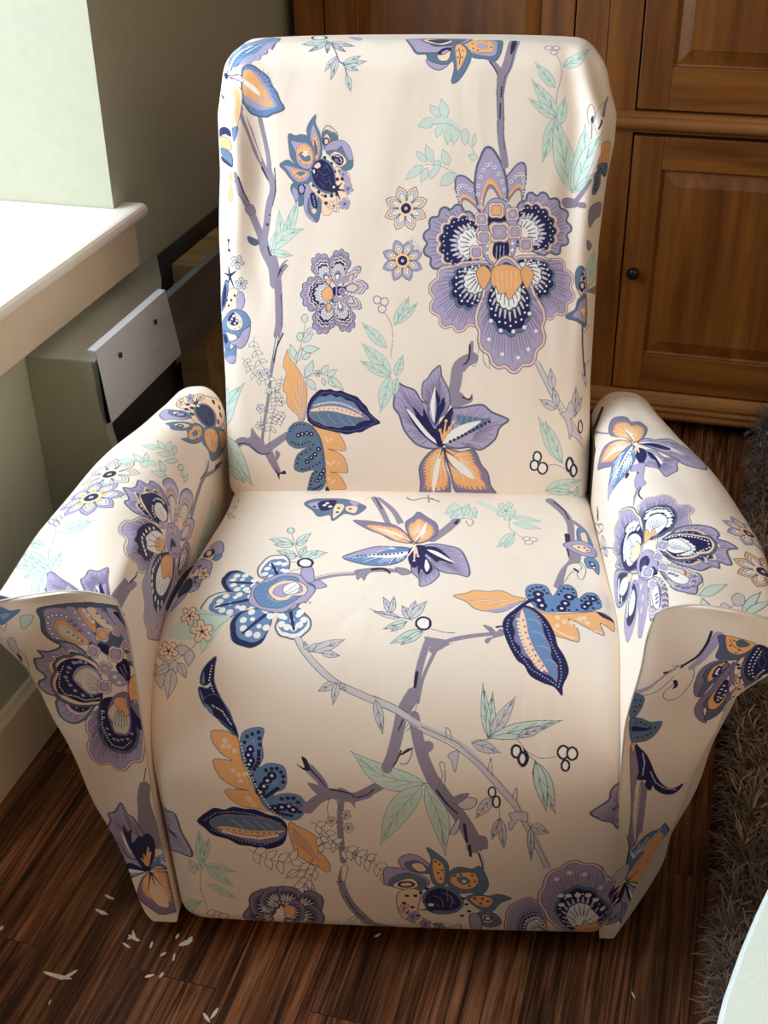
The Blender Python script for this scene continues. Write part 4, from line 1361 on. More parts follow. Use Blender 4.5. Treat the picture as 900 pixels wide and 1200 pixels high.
PRINT['seat'] = [
[0,14,4,36,189,1888,21,25,50,3,51,-6,46,-28,15,-22,-23,-40,-33,7,-26,-39,-14,32,-31,-8,-22,33],
[0,2,4,24,198,1884,31,19,19,-17,-10,-34],
[0,7,4,24,282,1885,26,-8,-2,-42,-18,-35,-9,52],
[0,7,4,23,313,1868,33,4,1,-40,-25,7],
[0,1,-1,12,230,1895,49,11,-2,-46,-30,-16],
[3,3,59,250,1877,18,-8,-12,20],
[3,10,47,294,1860,34,-5,-34,-19,-72,34],
[0,2,4,24,316,1905,36,-16,-15,-17],
[2,11,192,153,390,1920,28,-67,29,-79],
[2,11,120,132,403,1920,48,-66,31,-71],
[1,10,36,394,1920,25,-64],
[2,7,96,96,366,1911,12,23],
[0,0,9,25,-39,1892,16,-12,6,9,2,20,-2,30,0,0,-16,2,-14,1,-2,-17,10,-33],
[1,9,20,-39,1892,12,21,8,22],
[0,0,9,25,-59,1900,24,-32,13,-8,6,10,2,21,0,0,-19,15,-20,17,-12,3,6,-26],
[1,9,20,-59,1900,27,-14,16,3],
[0,0,9,23,-33,1860,10,-22,9,-14,9,-5,7,3,0,0,-9,16,-10,12,-9,9,-7,1],
[1,9,19,-33,1860,20,-25,13,-12],
[1,10,36,486,1926,18,-16,36,15,43,-19],
[1,11,48,548,1942,4,-42],
[1,11,36,557,1926,17,-17],
[0,8,9,15,649,1872,-14,21,-14,1,-11,-21,-8,-37,0,0,19,-16,15,-1,9,19,4,34],
[1,9,12,649,1872,-24,-19,-20,-15],
[1,9,10,625,1853,-12,11],
[1,9,10,625,1853,-5,-22],
[0,8,9,15,662,1848,-12,11,-13,-2,-11,-17,-10,-28,0,0,17,-7,14,4,9,14,6,25],
[1,9,12,662,1848,-24,-18,-19,-15],
[1,9,10,638,1830,-10,4],
[1,9,10,638,1830,-6,-17],
[0,8,9,15,669,1873,-4,-23,1,-18,9,-11,15,-3,0,0,2,29,-2,20,-8,9,-13,-3],
[1,9,12,669,1873,11,-28,8,-23],
[1,9,10,680,1845,-2,-18],
[1,9,10,680,1845,9,-2],
[0,8,9,15,654,1831,10,5,6,13,2,21,-3,28,0,0,-12,-13,-7,-17,-1,-18,5,-19],
[1,9,12,654,1831,7,33,7,29],
[1,9,10,661,1864,8,8],
[1,9,10,661,1864,-2,17],
[2,8,190,225,698,1909,53,-45,39,-28,72,-15],
[0,8,9,15,802,1858,-6,-14,-11,1,-1,-23,-7,-10,-8,5,-2,22,-11,-8,-6,9,0,18,11,13,-7,18,4,17,8,6,8,-15,8,20,9,1,4,-15,-5,-22,10,-6],
[1,9,15,775,1866,14,-4],
[1,9,15,775,1866,1,-27],
[1,9,15,775,1866,-13,-13],
[1,9,15,775,1866,-8,20],
[1,9,15,775,1866,8,26],
[3,9,51,775,1866],
[0,8,9,14,790,1836,13,-14,17,-8,21,-1,24,6,0,0,-20,15,-21,9,-18,0,-16,-7],
[1,9,11,790,1836,38,-9,32,-8],
[0,8,9,13,793,1800,11,-16,17,-9,21,-1,24,5,0,0,-20,17,-20,10,-18,1,-15,-7],
[1,9,11,793,1800,37,-11,31,-9],
[0,8,9,14,794,1745,-14,-1,-13,-12,-12,-24,-9,-32,0,0,19,8,15,15,10,20,4,26],
[1,9,11,794,1745,-24,-36,-21,-28],
[1,9,10,778,1721,-13,-3],
[1,9,10,778,1721,-5,-22],
[1,9,10,762,1698,-10,-8],
[1,9,10,762,1698,-7,-15],
[0,8,9,14,792,1737,-10,-5,-9,-13,-5,-20,-3,-25,0,0,13,12,9,15,5,18,0,18],
[1,9,11,792,1737,-14,-32,-12,-27],
[1,9,10,778,1705,-8,-8],
[1,9,10,778,1705,-2,-15],
[1,11,18,788,1827,-8,-47,18,-35,18,-19],
[0,0,12,25,837,1724,-3,-7,-9,-4,-8,2,-3,7,4,7,8,4,8,-2],
[0,0,12,25,854,1722,-4,-7,-8,-4,-8,2,-3,6,4,8,8,4,8,-2],
[0,0,12,25,841,1707,-3,-7,-9,-4,-8,2,-2,7,3,7,9,3,8,-2],
[2,11,262,266,573,1701,36,50,25,47],
[0,10,-1,11,627,1785,15,26,-5,-31],
[1,4,22,642,1806,28,10,12,-22,-11,-21,-11,27],
[1,11,60,412,1903,40,-66,23,-62],
[5,10,493,1700,29,-21,-54,11,-33,26,-43,27,-46,45,31,3,49,-10,41,-13,36,-43],
[0,3,-1,10,514,1689,-50,35,-50,27,-32,7,57,-13,53,-34],
[5,10,533,1707,-4,-28,-27,53,-9,52,18,31,14,29,26,-27,30,-37,6,-51,-21,-35],
[0,3,-1,10,528,1692,12,49,11,45,-2,-59],
[5,11,492,1646,24,13,-45,5,-45,-1,-42,-21,-38,-32,62,-31,58,-1,34,17,15,32],
[0,3,-1,10,514,1642,-54,-11,-50,-14,52,-5,39,8],
[0,2,-1,10,349,1610,36,28,42,21,41,1,-24,-16,-56,-27],
[3,10,34,498,1636],
[3,10,34,488,1634],
[3,10,34,478,1631],
[3,10,34,468,1629],
[3,10,34,458,1627],
[3,10,34,447,1626],
[3,10,34,437,1626],
[3,10,34,427,1625],
[3,10,34,416,1624],
[3,10,34,406,1622],
[3,10,34,396,1620],
[3,10,34,386,1618],
[5,8,570,1641,-28,19,32,21,38,-5,37,-17,19,-50,8,-49,-7,-22,-24,8,-42,10,-39,48],
[0,1,-1,10,546,1660,44,2,43,-67,-33,10,-10,-6,-16,18],
[0,3,-1,10,561,1652,30,-9,45,-46,-36,21],
[5,8,548,1612,-8,29,-15,-39,4,-49,19,-29,6,-32,23,9,20,31,2,24,-20,36,-19,30],
[0,1,-1,10,552,1628,20,-30,9,-31,-13,-25,-15,24,-6,-25,-3,49],
[0,3,-1,10,562,1610,11,-31,-6,-24,-7,24],
[0,1,-1,10,514,1646,23,27,24,-12,-5,-45,-18,-44,-17,18],
[2,7,88,29,531,1660,-16,-33],
[3,7,39,515,1627],
[2,7,88,29,531,1660,1,-58],
[3,7,38,532,1602],
[2,7,88,29,531,1660,10,-38],
[3,7,39,541,1622],
[2,10,40,10,530,1673,-37,31],
[2,10,40,10,530,1673,11,47],
[2,3,60,19,530,1673,-17,-59],
[2,11,222,111,398,1549,41,10,43,-2,40,-4],
[2,10,93,65,432,1562,25,3,18,-14],
[0,11,4,19,488,1570,29,-5,12,-18,-24,-7],
[2,11,288,164,907,1944,33,-61,13,-62,-8,-104],
[2,10,60,46,919,1938,25,-46,8,-48],
[2,11,138,160,959,1838,21,-28,10,-41],
[2,10,149,116,938,1758,-4,-70,2,-56],
[2,11,344,181,951,1704,-8,-65,-32,-54,-24,-64],
[0,0,4,19,925,1617,27,11,4,-24,-27,-17,-27,-52,11,50],
[1,4,19,954,1641,13,-36,-13,-44,-12,4,2,31],
[2,10,76,47,938,1601,9,-11],
[0,5,4,33,970,1793,21,6,10,-38,0,-55,-23,-23,-14,37],
[0,7,4,23,975,1772,17,5,-1,-57,-15,2],
[0,2,4,31,921,1706,33,26,31,-1,24,-25,-11,-41,-37,2],
[0,7,4,21,943,1706,32,9,19,-24,-24,-12],
[3,10,30,962,1702,15,0,6,-12],
[0,5,4,29,970,1650,20,10,17,-13,-10,-57,-11,19,-14,3],
[0,1,-1,10,980,1642,15,-7,-1,-25,-12,11],
[3,3,39,987,1632,3,-15],
[1,4,19,187,1524,18,61,58,2],
[1,4,19,192,1518,29,29,39,18],
[1,9,21,184,1737,34,-82,19,-45],
[0,8,4,26,193,1737,0,-10,-6,-4,-7,5,-6,10,0,10,6,4,8,-4],
[0,8,4,17,205,1675,-14,18,-17,10,-18,1,-18,-6,0,0,23,-21,19,-11,15,0,10,9],
[1,4,14,205,1675,-33,11,-29,10],
[1,4,10,172,1686,-14,12],
[1,4,10,172,1686,-11,-4],
[0,8,4,17,208,1668,-11,10,-13,4,-14,-3,-13,-9,0,0,18,-10,15,-4,12,3,6,9],
[1,4,14,208,1668,-25,1,-22,1],
[1,4,10,183,1669,-11,6],
[1,4,10,183,1669,-8,-5],
[0,8,4,17,213,1675,11,-2,9,8,6,16,3,25,0,0,-15,-5,-10,-9,-5,-15,1,-18],
[1,4,14,213,1675,14,23,13,20],
[1,4,10,227,1698,9,2],
[1,4,10,227,1698,2,14],
[0,8,4,17,216,1668,8,-5,7,2,6,8,3,15,0,0,-11,2,-8,-3,-4,-7,-1,-12],
[1,4,14,216,1668,12,10,11,8],
[1,4,10,228,1678,7,-2],
[1,4,10,228,1678,2,8],
[0,8,4,17,230,1616,-11,16,-14,10,-16,4,-17,-3,0,0,18,-19,17,-11,14,-3,9,6],
[1,4,13,230,1616,-29,14,-25,11],
[1,4,10,201,1630,-11,11],
[1,4,10,201,1630,-10,-2],
[0,8,4,17,228,1612,-7,12,-8,6,-9,-1,-9,-6,0,0,11,-12,10,-7,7,1,5,7],
[1,4,13,228,1612,-16,6,-14,5],
[1,4,10,212,1618,-7,7],
[1,4,10,212,1618,-6,-4],
[0,8,4,17,238,1616,8,2,3,9,-1,15,-5,19,0,0,-9,-8,-4,-10,2,-13,6,-14],
[1,4,13,238,1616,2,22,2,20],
[1,4,10,240,1638,5,5],
[1,4,10,240,1638,-3,12],
[0,8,4,16,241,1612,15,-9,17,0,15,10,15,19,0,0,-23,7,-19,-1,-13,-9,-7,-17],
[1,4,13,241,1612,31,10,27,9],
[1,4,10,272,1622,13,-4],
[1,4,10,272,1622,9,12],
[0,8,4,17,239,1610,12,-3,11,4,10,12,8,18,0,0,-16,-1,-13,-5,-8,-11,-4,-14],
[1,4,13,239,1610,21,15,18,14],
[1,4,10,260,1625,10,1],
[1,4,10,260,1625,5,11],
[2,11,146,92,292,1511,52,22,56,6],
[1,4,18,293,1525,50,19,55,5],
[0,11,4,18,396,1542,15,19,22,-5,-12,-19,-4,-24,-8,14,-9,-12],
[2,10,75,46,432,1559,28,4,17,-18],
[0,2,4,23,263,1517,-9,42,10,19,19,-19,12,-54,-13,-12],
[0,2,4,23,282,1493,24,18,24,-24,-18,-9,-24,-2],
[5,13,209,1517,9,-18,-6,-1,-11,3,-14,6,-17,11,-16,13,-10,21,-2,19,3,16,4,16,7,13,11,6,12,0,13,1,12,-8,12,-20,5,-26,2,-26,-1,-21,-1,-15],
[5,14,146,1502,15,-1,0,-8,-6,-8,-9,-10,-13,-9,-14,-7,-17,3,-12,9,-10,12,-9,14,-7,15,-2,15,3,12,3,13,9,7,17,0,19,-12,19,-14,15,-14,10,-11],
[5,13,153,1441,21,6,-1,-8,-8,-11,-12,-14,-18,-14,-19,-13,-24,-4,-17,2,-12,8,-13,7,-8,11,-1,12,4,13,4,14,12,12,22,8,26,-2,25,-4,20,-6,14,-6],
[5,14,202,1395,13,15,3,-9,0,-16,-1,-20,-6,-23,-8,-21,-16,-12,-15,-3,-14,4,-13,4,-12,8,-7,13,-3,15,-3,16,3,17,12,18,20,7,21,6,18,1,13,-1],
[5,13,255,1410,-6,17,7,-1,10,-7,14,-11,14,-14,13,-15,3,-17,-4,-12,-8,-9,-8,-8,-11,-5,-12,0,-12,4,-12,3,-9,9,-7,16,3,18,4,19,5,15,5,11],
[5,17,232,1466,-81,-8,-1,31,18,12,21,29,27,8,28,3,27,-30,28,-18,7,-28,-15,-24,12,-14,-23,0,-11,-17,-25,-13,-28,9,-27,0,-18,22,-17,1],
[0,2,4,25,151,1458,-1,31,17,18,22,23,26,12,37,-5,29,-38,23,-23,-12,-40,-25,-13,-24,-22,-33,1,-29,9,-27,18],
[0,5,4,25,158,1462,5,33,25,11,23,23,36,-4,16,-26,23,-28,-16,-25,-11,-14,-25,-18,-27,0,-28,10],
[0,16,-1,10,192,1488,29,29,33,-24,12,-28,-16,-24,-32,-9,-25,19],
[1,14,24,215,1444,-11,-21],
[1,14,24,208,1448,-17,-18],
[1,14,25,202,1453,-23,-14],
[1,14,25,198,1459,-28,-8],
[1,14,25,195,1466,-30,-2],
[1,14,25,194,1473,-31,5],
[1,14,25,196,1480,-30,12],
[1,14,26,199,1485,-27,19],
[1,14,27,204,1490,-21,23],
[1,14,27,211,1492,-15,26],
[0,7,4,25,191,1467,7,27,24,17,37,-6,25,-24,-2,-26,-27,-4,-11,-13,-27,-1],
[0,2,12,25,205,1462,5,24,22,13,32,-6,9,-28,-26,-7,-19,-10],
[0,3,12,25,229,1464,-2,23,21,18,17,-18,-2,-24,-19,-7],
[1,12,17,234,1464,20,29],
[1,12,17,243,1460,21,21],
[0,3,10,67,276,1587,-2,-14,-12,-5,-15,5,-8,14,2,13,12,6,15,-6],
[0,8,-1,10,18,1408,26,7,31,-14,43,-14,-16,-23,-20,-50,-21,-14,-11,29,-43,2,-31,11,10,25],
[1,9,15,122,1386,-32,-29,-20,-50,-9,-10],
[1,9,15,97,1392,-35,6,-35,1],
[1,4,14,14,1327,-29,-37,-45,-43],
[1,4,14,51,1325,-20,-23,-38,-26,-54,-25],
[0,13,4,14,35,1306,-9,9,-11,3,-10,-4,-10,-9,0,0,14,-9,12,-3,8,4,6,9],
[0,13,4,14,35,1306,-9,-6,-3,-9,4,-12,9,-13,0,0,8,11,3,11,-3,10,-9,8],
[0,13,4,14,2,1282,-6,11,-9,6,-14,2,-21,-1,0,0,18,-16,13,-8,10,-1,9,7],
[0,13,4,14,2,1282,-9,-6,-4,-9,3,-12,8,-13,0,0,10,11,4,10,-3,10,-9,9],
[0,13,4,17,-35,1259,-8,12,-20,11,-25,7,-32,2,0,0,22,-20,15,-10,31,-6,17,4],
[0,13,4,17,-35,1259,-13,-7,-3,-10,9,-13,15,-12,0,0,8,13,2,11,-5,10,-13,8],
[0,13,4,13,-2,1262,-12,-10,-6,-16,3,-20,9,-22,0,0,13,19,6,18,-3,17,-10,14],
[1,4,11,-2,1262,-2,-34,-3,-30],
[0,13,4,13,13,1275,-3,-9,2,-10,7,-8,12,-8,0,0,2,13,-3,11,-6,8,-11,3],
[1,4,11,13,1275,9,-18,8,-15],
[0,13,4,14,-9,1269,-13,4,-12,-1,-14,-7,-13,-12,0,0,28,-4,14,3,8,7,2,10],
[1,4,11,-9,1269,-21,-9,-25,-6],
[0,7,4,18,44,1389,-4,-7,-10,2,3,-12,-5,-4,-8,4,-4,11,-9,-3,-6,5,-2,9,7,6,-8,10,0,8,7,2,9,-8,3,10,8,-1,6,-9,-1,-10,10,-5],
[1,10,18,19,1396,12,-4],
[1,10,18,19,1396,5,-14],
[1,10,18,19,1396,-9,-6],
[1,10,18,19,1396,-10,11],
[1,10,18,19,1396,3,12],
[3,10,33,19,1396],
[0,7,4,17,80,1328,-8,-3,-10,9,-5,-10,-9,0,-6,8,2,12,-11,4,-5,9,4,8,12,-1,-3,14,6,5,9,-4,6,-13,10,4,8,-6,2,-10,-9,-7,9,-10],
[1,10,17,57,1351,12,-12],
[1,10,17,57,1351,-4,-14],
[1,10,17,57,1351,-14,3],
[1,10,17,57,1351,-5,16],
[1,10,17,57,1351,12,6],
[3,10,39,57,1351],
[0,7,4,16,8,1295,-5,-5,-10,4,-1,-10,-7,-3,-8,5,-2,11,-13,1,-11,10,2,7,15,0,-9,12,5,6,10,-2,9,-10,7,6,8,-3,4,-7,-5,-9,10,-5],
[1,10,18,-16,1306,12,-6],
[1,10,18,-16,1306,0,-12],
[1,10,18,-16,1306,-14,0],
[1,10,18,-16,1306,-9,13],
[1,10,18,-16,1306,7,9],
[3,10,35,-16,1306],
[0,2,4,30,-17,1694,24,1,18,-42,-3,-26,-15,-11,-30,29],
[0,5,4,20,5,1623,14,18,11,-14,-8,-21],
[0,7,4,25,-31,1665,19,7,20,-37,-5,-27,-21,15],
[0,7,1,77,-4,1655,4,-12,-2,-11,-7,-3,-9,8,-6,15,3,10,9,0],
[0,2,4,25,-43,1637,36,-22,21,-19,10,-51,-11,-23,1,-36,-22,-8,-38,73,-9,60],
[0,7,4,26,-50,1581,33,-3,23,-12,4,-44,-14,-22,-19,-10],
[0,7,4,19,25,1543,-1,-5,-8,2,3,-11,-3,-4,-6,5,-4,11,-6,-2,-6,7,-3,10,5,3,-7,12,-1,8,5,0,8,-10,2,8,6,-2,5,-8,0,-10,7,-5],
[1,10,20,7,1553,9,-5],
[1,10,20,7,1553,5,-14],
[1,10,20,7,1553,-7,-3],
[1,10,20,7,1553,-9,12],
[1,10,20,7,1553,1,11],
[3,10,28,7,1553],
[0,2,4,18,13,1497,-4,-1,-7,8,-1,-8,-5,2,-5,8,0,9,-9,7,-5,10,2,5,8,-6,-4,12,4,2,6,-5,5,-11,5,1,5,-5,2,-8,-4,-4,6,-9],
[1,10,20,-3,1518,8,-11],
[1,10,20,-3,1518,-1,-10],
[1,10,20,-3,1518,-9,5],
[1,10,20,-3,1518,-5,13],
[1,10,20,-3,1518,5,3],
[3,10,26,-3,1518],
[3,10,59,-27,1572,9,19,0,-62,-4,-22,16,30,-20,-51],
[0,1,-1,12,-50,1518,19,32,27,-50,-18,-48],
[0,2,4,21,-32,1458,22,15,-3,-25,-25,-26],
[0,1,14,20,98,1287,-18,-14,-12,-20,-3,-25,12,-7,14,6,-7,-12,-21,3,3,-22,13,-22,23,-16,10,-15,18,-16,18,-15,6,-3,-16,50,-21,31,-18,37,-2,32],
[3,3,20,90,1266],
[3,3,20,89,1259],
[3,3,20,88,1253],
[3,3,20,87,1246],
[3,3,19,87,1239],
[3,3,19,86,1233],
[3,3,19,89,1226],
[3,3,19,92,1220],
[3,3,19,94,1214],
[3,3,19,97,1208],
[3,3,19,100,1201],
[3,3,19,102,1195],
[3,3,19,105,1189],
[3,3,19,108,1184],
[3,3,19,112,1178],
[3,3,19,116,1172],
[3,3,19,119,1167],
[3,3,19,123,1161],
[0,5,-1,10,72,1253,-3,-25,7,0],
[0,5,-1,10,65,1214,5,-21,10,-10],
[2,13,123,110,282,1329,16,-31,38,-39,39,-30,46,-21,45,-16,38,-14],
[1,4,15,275,1329,18,-32,39,-43,40,-31,46,-21,83,-31],
[1,4,15,290,1333,17,-32,35,-37,36,-29,46,-20,80,-30],
[0,13,4,13,307,1301,3,6,-1,5,-4,5,-6,5,0,0,-1,-8,0,-6,4,-4,5,-3],
[1,4,11,307,1301,-4,11,-3,9],
[1,4,10,303,1312,1,4],
[1,4,10,303,1312,-4,3],
[0,13,4,13,311,1298,8,-1,8,3,7,8,4,11,0,0,-11,-1,-10,-4,-5,-7,-1,-9],
[1,4,11,311,1298,14,10,12,10],
[1,4,10,325,1308,7,1],
[1,4,10,325,1308,2,7],
[0,13,4,13,320,1298,16,-3,18,4,18,11,17,17,0,0,-24,0,-21,-5,-15,-10,-9,-14],
[1,4,11,320,1298,35,14,29,13],
[1,4,10,355,1312,14,0],
[1,4,10,355,1312,10,11],
[0,13,4,13,340,1295,7,-7,9,-3,12,0,13,4,0,0,-12,8,-11,4,-10,-1,-8,-5],
[1,4,11,340,1295,20,-3,18,-2],
[1,4,10,360,1292,7,-4],
[1,4,10,360,1292,8,3],
[0,13,4,12,375,1229,-10,2,-10,-2,-10,-8,-8,-11,0,0,15,0,12,3,8,7,3,9],
[1,4,10,375,1229,-19,-10,-16,-8],
[1,4,10,356,1219,-9,0],
[1,4,10,356,1219,-5,-7],
[0,13,4,12,379,1229,-8,-7,-4,-11,0,-13,3,-15,0,0,8,13,5,12,0,12,-4,9],
[1,4,10,379,1229,-5,-23,-3,-20],
[1,4,10,374,1206,-5,-8],
[1,4,10,374,1206,2,-9],
[0,13,4,12,385,1229,-1,-6,2,-4,5,-5,7,-3,0,0,0,8,-3,5,-4,4,-6,1],
[1,4,10,385,1229,6,-9,6,-8],
[1,4,10,391,1220,1,-5],
[1,4,10,391,1220,5,-2],
[1,4,14,461,1192,2,-21],
[0,13,4,14,514,1388,-10,9,-15,6,-17,2,-19,-1,0,0,18,-11,16,-6,15,-2,12,3],
[1,4,12,514,1388,-30,8,-27,7],
[1,4,10,484,1396,-11,6],
[1,4,10,484,1396,-12,-1],
[0,13,4,15,493,1401,1,12,-3,12,-8,13,-12,11,0,0,2,-18,4,-15,7,-10,9,-5],
[1,4,12,493,1401,-11,23,-9,22],
[1,4,10,482,1424,-1,11],
[1,4,10,482,1424,-7,7],
[0,13,4,15,493,1401,6,8,3,11,-1,15,-5,17,0,0,-6,-15,-3,-14,1,-12,5,-10],
[1,4,12,493,1401,2,25,1,22],
[1,4,10,495,1426,3,8],
[1,4,10,495,1426,-3,10],
[0,13,4,14,537,1386,2,11,-2,10,-7,9,-12,7,0,0,0,-16,4,-11,6,-8,9,-2],
[1,4,12,537,1386,-9,18,-8,17],
[1,4,10,528,1404,0,10],
[1,4,10,528,1404,-7,4],
[0,13,4,14,537,1386,9,7,4,12,1,16,-4,19,0,0,-10,-14,-5,-15,0,-13,5,-12],
[1,4,12,537,1386,5,26,4,24],
[1,4,10,542,1412,6,9],
[1,4,10,542,1412,-2,12],
[0,13,4,14,538,1386,12,3,11,10,7,16,5,24,0,0,-17,-10,-12,-13,-6,-14,0,-16],
[1,4,12,538,1386,17,26,15,23],
[1,4,10,555,1412,10,5],
[1,4,10,555,1412,3,13],
[0,8,4,14,531,1378,-11,3,-13,-3,-14,-8,-13,-12,0,0,17,0,15,4,12,7,7,9],
[1,4,11,531,1378,-26,-10,-22,-9],
[1,4,10,505,1368,-10,0],
[1,4,10,505,1368,-8,-7],
[0,8,4,14,528,1374,-8,0,-9,-4,-8,-8,-7,-11,0,0,12,3,10,5,7,7,3,8],
[1,4,11,528,1374,-16,-12,-13,-9],
[1,4,10,512,1362,-7,-1],
[1,4,10,512,1362,-4,-6],
[0,8,4,14,568,1357,-16,1,-18,-5,-18,-13,-18,-18,0,0,24,3,21,7,15,10,10,15],
[1,4,11,568,1357,-35,-18,-30,-14],
[1,4,10,533,1339,-15,-1],
[1,4,10,533,1339,-11,-11],
[0,8,4,14,568,1353,-12,-1,-12,-6,-12,-12,-11,-15,0,0,17,5,15,7,10,10,5,12],
[1,4,11,568,1353,-24,-17,-20,-15],
[1,4,10,544,1336,-10,-3],
[1,4,10,544,1336,-6,-10],
[1,4,15,442,1412,41,-15,61,-14],
[0,3,10,50,586,1375,-4,-12,-12,-5,-12,5,-6,11,5,12,11,6,13,-5],
[0,10,-1,10,583,1384,5,-16,-11,-10,-16,0,19,6],
[1,4,14,587,1361,30,-8,25,-1],
[2,11,124,158,734,1353,-59,-10,-45,-13,-38,-22],
[0,11,4,11,707,1375,17,-4,13,-12,9,9,10,-14,-29,-12,-10,-13,-6,8,16,15],
[2,11,162,158,582,1332,-12,-41,-9,-39,-6,-49,-19,-30],
[2,11,92,62,602,1312,-16,-34,-15,-38,-10,-49],
[0,11,-1,10,572,1338,10,1,48,-9,-28,-25,-17,13],
[1,0,40,631,1326,51,13,45,8],
[2,10,76,49,558,1255,-6,-40,-11,-27],
[2,10,49,35,737,1372,16,4],
[0,6,4,21,636,1461,31,12,20,12,34,-2,27,6,33,-19,27,-7,-21,-21,-34,-25,-33,-2,-33,7,-20,21],
[0,2,-1,10,707,1417,46,13,48,27,-27,-26,-27,-15],
[2,2,24,10,674,1448,67,9],
[2,7,24,10,688,1446,62,11],
[2,2,24,10,703,1444,56,13],
[2,7,24,10,718,1442,51,14],
[2,2,24,10,733,1440,45,16],
[2,7,24,10,747,1439,41,17],
[2,2,23,10,762,1437,35,19],
[0,5,4,25,809,1473,3,34,20,16,27,-5,14,-38,21,42,22,9,14,-21,2,-34,22,26,24,0,8,-43,-19,-17,-34,-9,-40,-4,-40,-4,-26,15],
[3,1,138,838,1483],
[3,1,138,838,1461],
[3,1,127,844,1444],
[3,3,47,838,1483],
[3,3,47,838,1461],
[3,3,43,844,1444],
[3,1,129,911,1481],
[3,1,122,900,1457],
[3,1,117,890,1439],
[3,3,43,911,1481],
[3,3,40,900,1457],
[3,3,39,890,1439],
[3,1,112,968,1482],
[3,1,108,955,1464],
[3,1,104,945,1451],
[3,3,35,968,1482],
[3,3,34,955,1464],
[3,3,32,945,1451],
[3,10,38,816,1476],
[3,10,40,819,1493],
[3,10,40,826,1504],
[3,10,40,836,1510],
[3,10,41,846,1512],
[3,10,40,853,1500],
[3,10,39,860,1489],
[3,10,39,887,1488],
[3,10,40,894,1502],
[3,10,40,902,1514],
[3,10,41,912,1513],
[3,10,41,922,1513],
[3,10,40,924,1499],
[3,10,39,925,1483],
[3,10,38,940,1472],
[3,10,38,948,1481],
[3,10,39,956,1491],
[3,10,39,965,1491],
[3,10,40,973,1491],
[3,10,40,977,1481],
[3,10,38,979,1469],
[3,10,35,849,1431],
[3,10,35,868,1432],
[3,10,35,888,1433],
[3,10,35,907,1435],
[3,10,35,926,1438],
[3,10,36,945,1442],
[3,10,36,965,1449],
[0,6,4,19,824,1436,29,-16,66,7,54,11,37,-15,-2,-35,-31,16,7,-32,-23,6,-56,31,18,-27,1,-33,-29,4,-32,12,-11,34],
[0,1,-1,10,973,1438,34,-13,6,-9,-28,6],
[3,7,60,879,1410],
[3,7,59,894,1399],
[3,7,58,877,1386],
[3,7,60,931,1411],
[3,7,59,947,1401],
[3,7,60,941,1415],
[3,7,58,910,1397],
[3,3,21,869,1376],
[3,3,21,874,1373],
[3,3,21,879,1370],
[3,3,21,883,1367],
[3,3,21,888,1365],
[3,3,21,892,1363],
[3,3,21,897,1361],
[3,3,21,902,1359],
[3,3,21,907,1357],
[3,3,21,912,1356],
[3,3,22,920,1388],
[3,3,22,927,1387],
[3,3,22,934,1385],
[3,3,22,941,1383],
[3,3,21,948,1381],
[3,3,21,955,1380],
[3,3,21,963,1379],
[3,3,21,970,1378],
[3,3,21,977,1377],
[0,1,10,20,807,1440,-34,-22,-20,-30,3,-34,13,-35,15,-26,16,-12,13,-22,28,-14,25,-8,16,-17,2,21,14,33,-8,33,-15,27,-8,35,-21,42],
[3,16,23,800,1427],
[3,16,23,793,1421],
[3,16,23,787,1416],
[3,16,23,780,1411],
[3,16,22,774,1406],
[3,16,22,767,1402],
[3,16,22,765,1393],
[3,16,22,763,1384],
[3,16,22,762,1376],
[3,16,21,761,1367],
[3,16,21,764,1360],
[3,16,21,767,1352],
[3,16,21,769,1345],
[3,16,21,772,1338],
[3,16,20,774,1330],
[3,16,20,777,1323],
[3,16,20,780,1317],
[3,16,20,785,1312],
[3,16,20,790,1306],
[3,16,20,794,1301],
[3,16,20,799,1295],
[3,16,19,803,1290],
[3,16,20,807,1284],
[3,16,20,811,1278],
[3,16,19,816,1273],
[3,16,19,822,1269],
[3,16,19,828,1266],
[3,16,19,834,1263],
[3,16,19,840,1259],
[3,16,19,846,1256],
[3,16,19,852,1253],
[3,16,19,858,1249],
[3,16,19,863,1246],
[3,16,19,869,1242],
[3,16,19,875,1238],
[3,16,19,877,1244],
[3,16,19,879,1251],
[3,16,19,881,1258],
[3,16,19,882,1265],
[3,16,19,882,1272],
[3,16,19,881,1279],
[3,16,19,881,1286],
[3,16,19,880,1294],
[3,16,20,879,1301],
[3,16,20,875,1307],
[3,16,20,872,1314],
[3,16,20,869,1320],
[3,16,20,866,1327],
[3,16,20,863,1334],
[3,16,20,861,1341],
[3,16,21,860,1349],
[3,16,21,858,1357],
[3,16,21,856,1364],
[3,16,21,855,1372],
[3,16,21,852,1380],
[3,16,22,848,1386],
[3,16,22,843,1393],
[3,16,22,840,1400],
[3,16,22,836,1408],
[3,16,23,831,1415],
[0,12,-1,10,800,1434,-17,-24,-9,-25,5,-22,-2,-22,14,-17,3,-17,19,-12,10,-16,18,-12,19,-8,11,-12,3,32,-13,26,-2,27,-12,28,-6,30,-15,32],
[0,5,-1,10,800,1429,-14,-22,-6,-21,5,-26,0,-19,13,-17,3,-15,17,-11,11,-15,19,-12,20,-18,1,26,-13,25,-2,28,-12,28,-6,26,-13,32],
[0,7,12,15,797,1429,9,-33,5,-38,12,-35,19,-33,12,-22,-16,9,-24,31,-16,34,-9,45],
[3,7,45,787,1397],
[3,7,43,788,1386],
[3,7,43,788,1376],
[3,7,42,790,1366],
[3,7,42,791,1356],
[3,7,41,794,1347],
[3,7,41,797,1338],
[3,7,40,800,1330],
[3,7,40,803,1321],
[3,7,40,807,1313],
[3,7,40,812,1306],
[3,7,39,817,1299],
[3,7,39,822,1292],
[3,7,39,827,1285],
[3,7,39,832,1279],
[3,7,38,838,1273],
[3,12,29,799,1395],
[3,12,28,802,1378],
[3,12,28,804,1362],
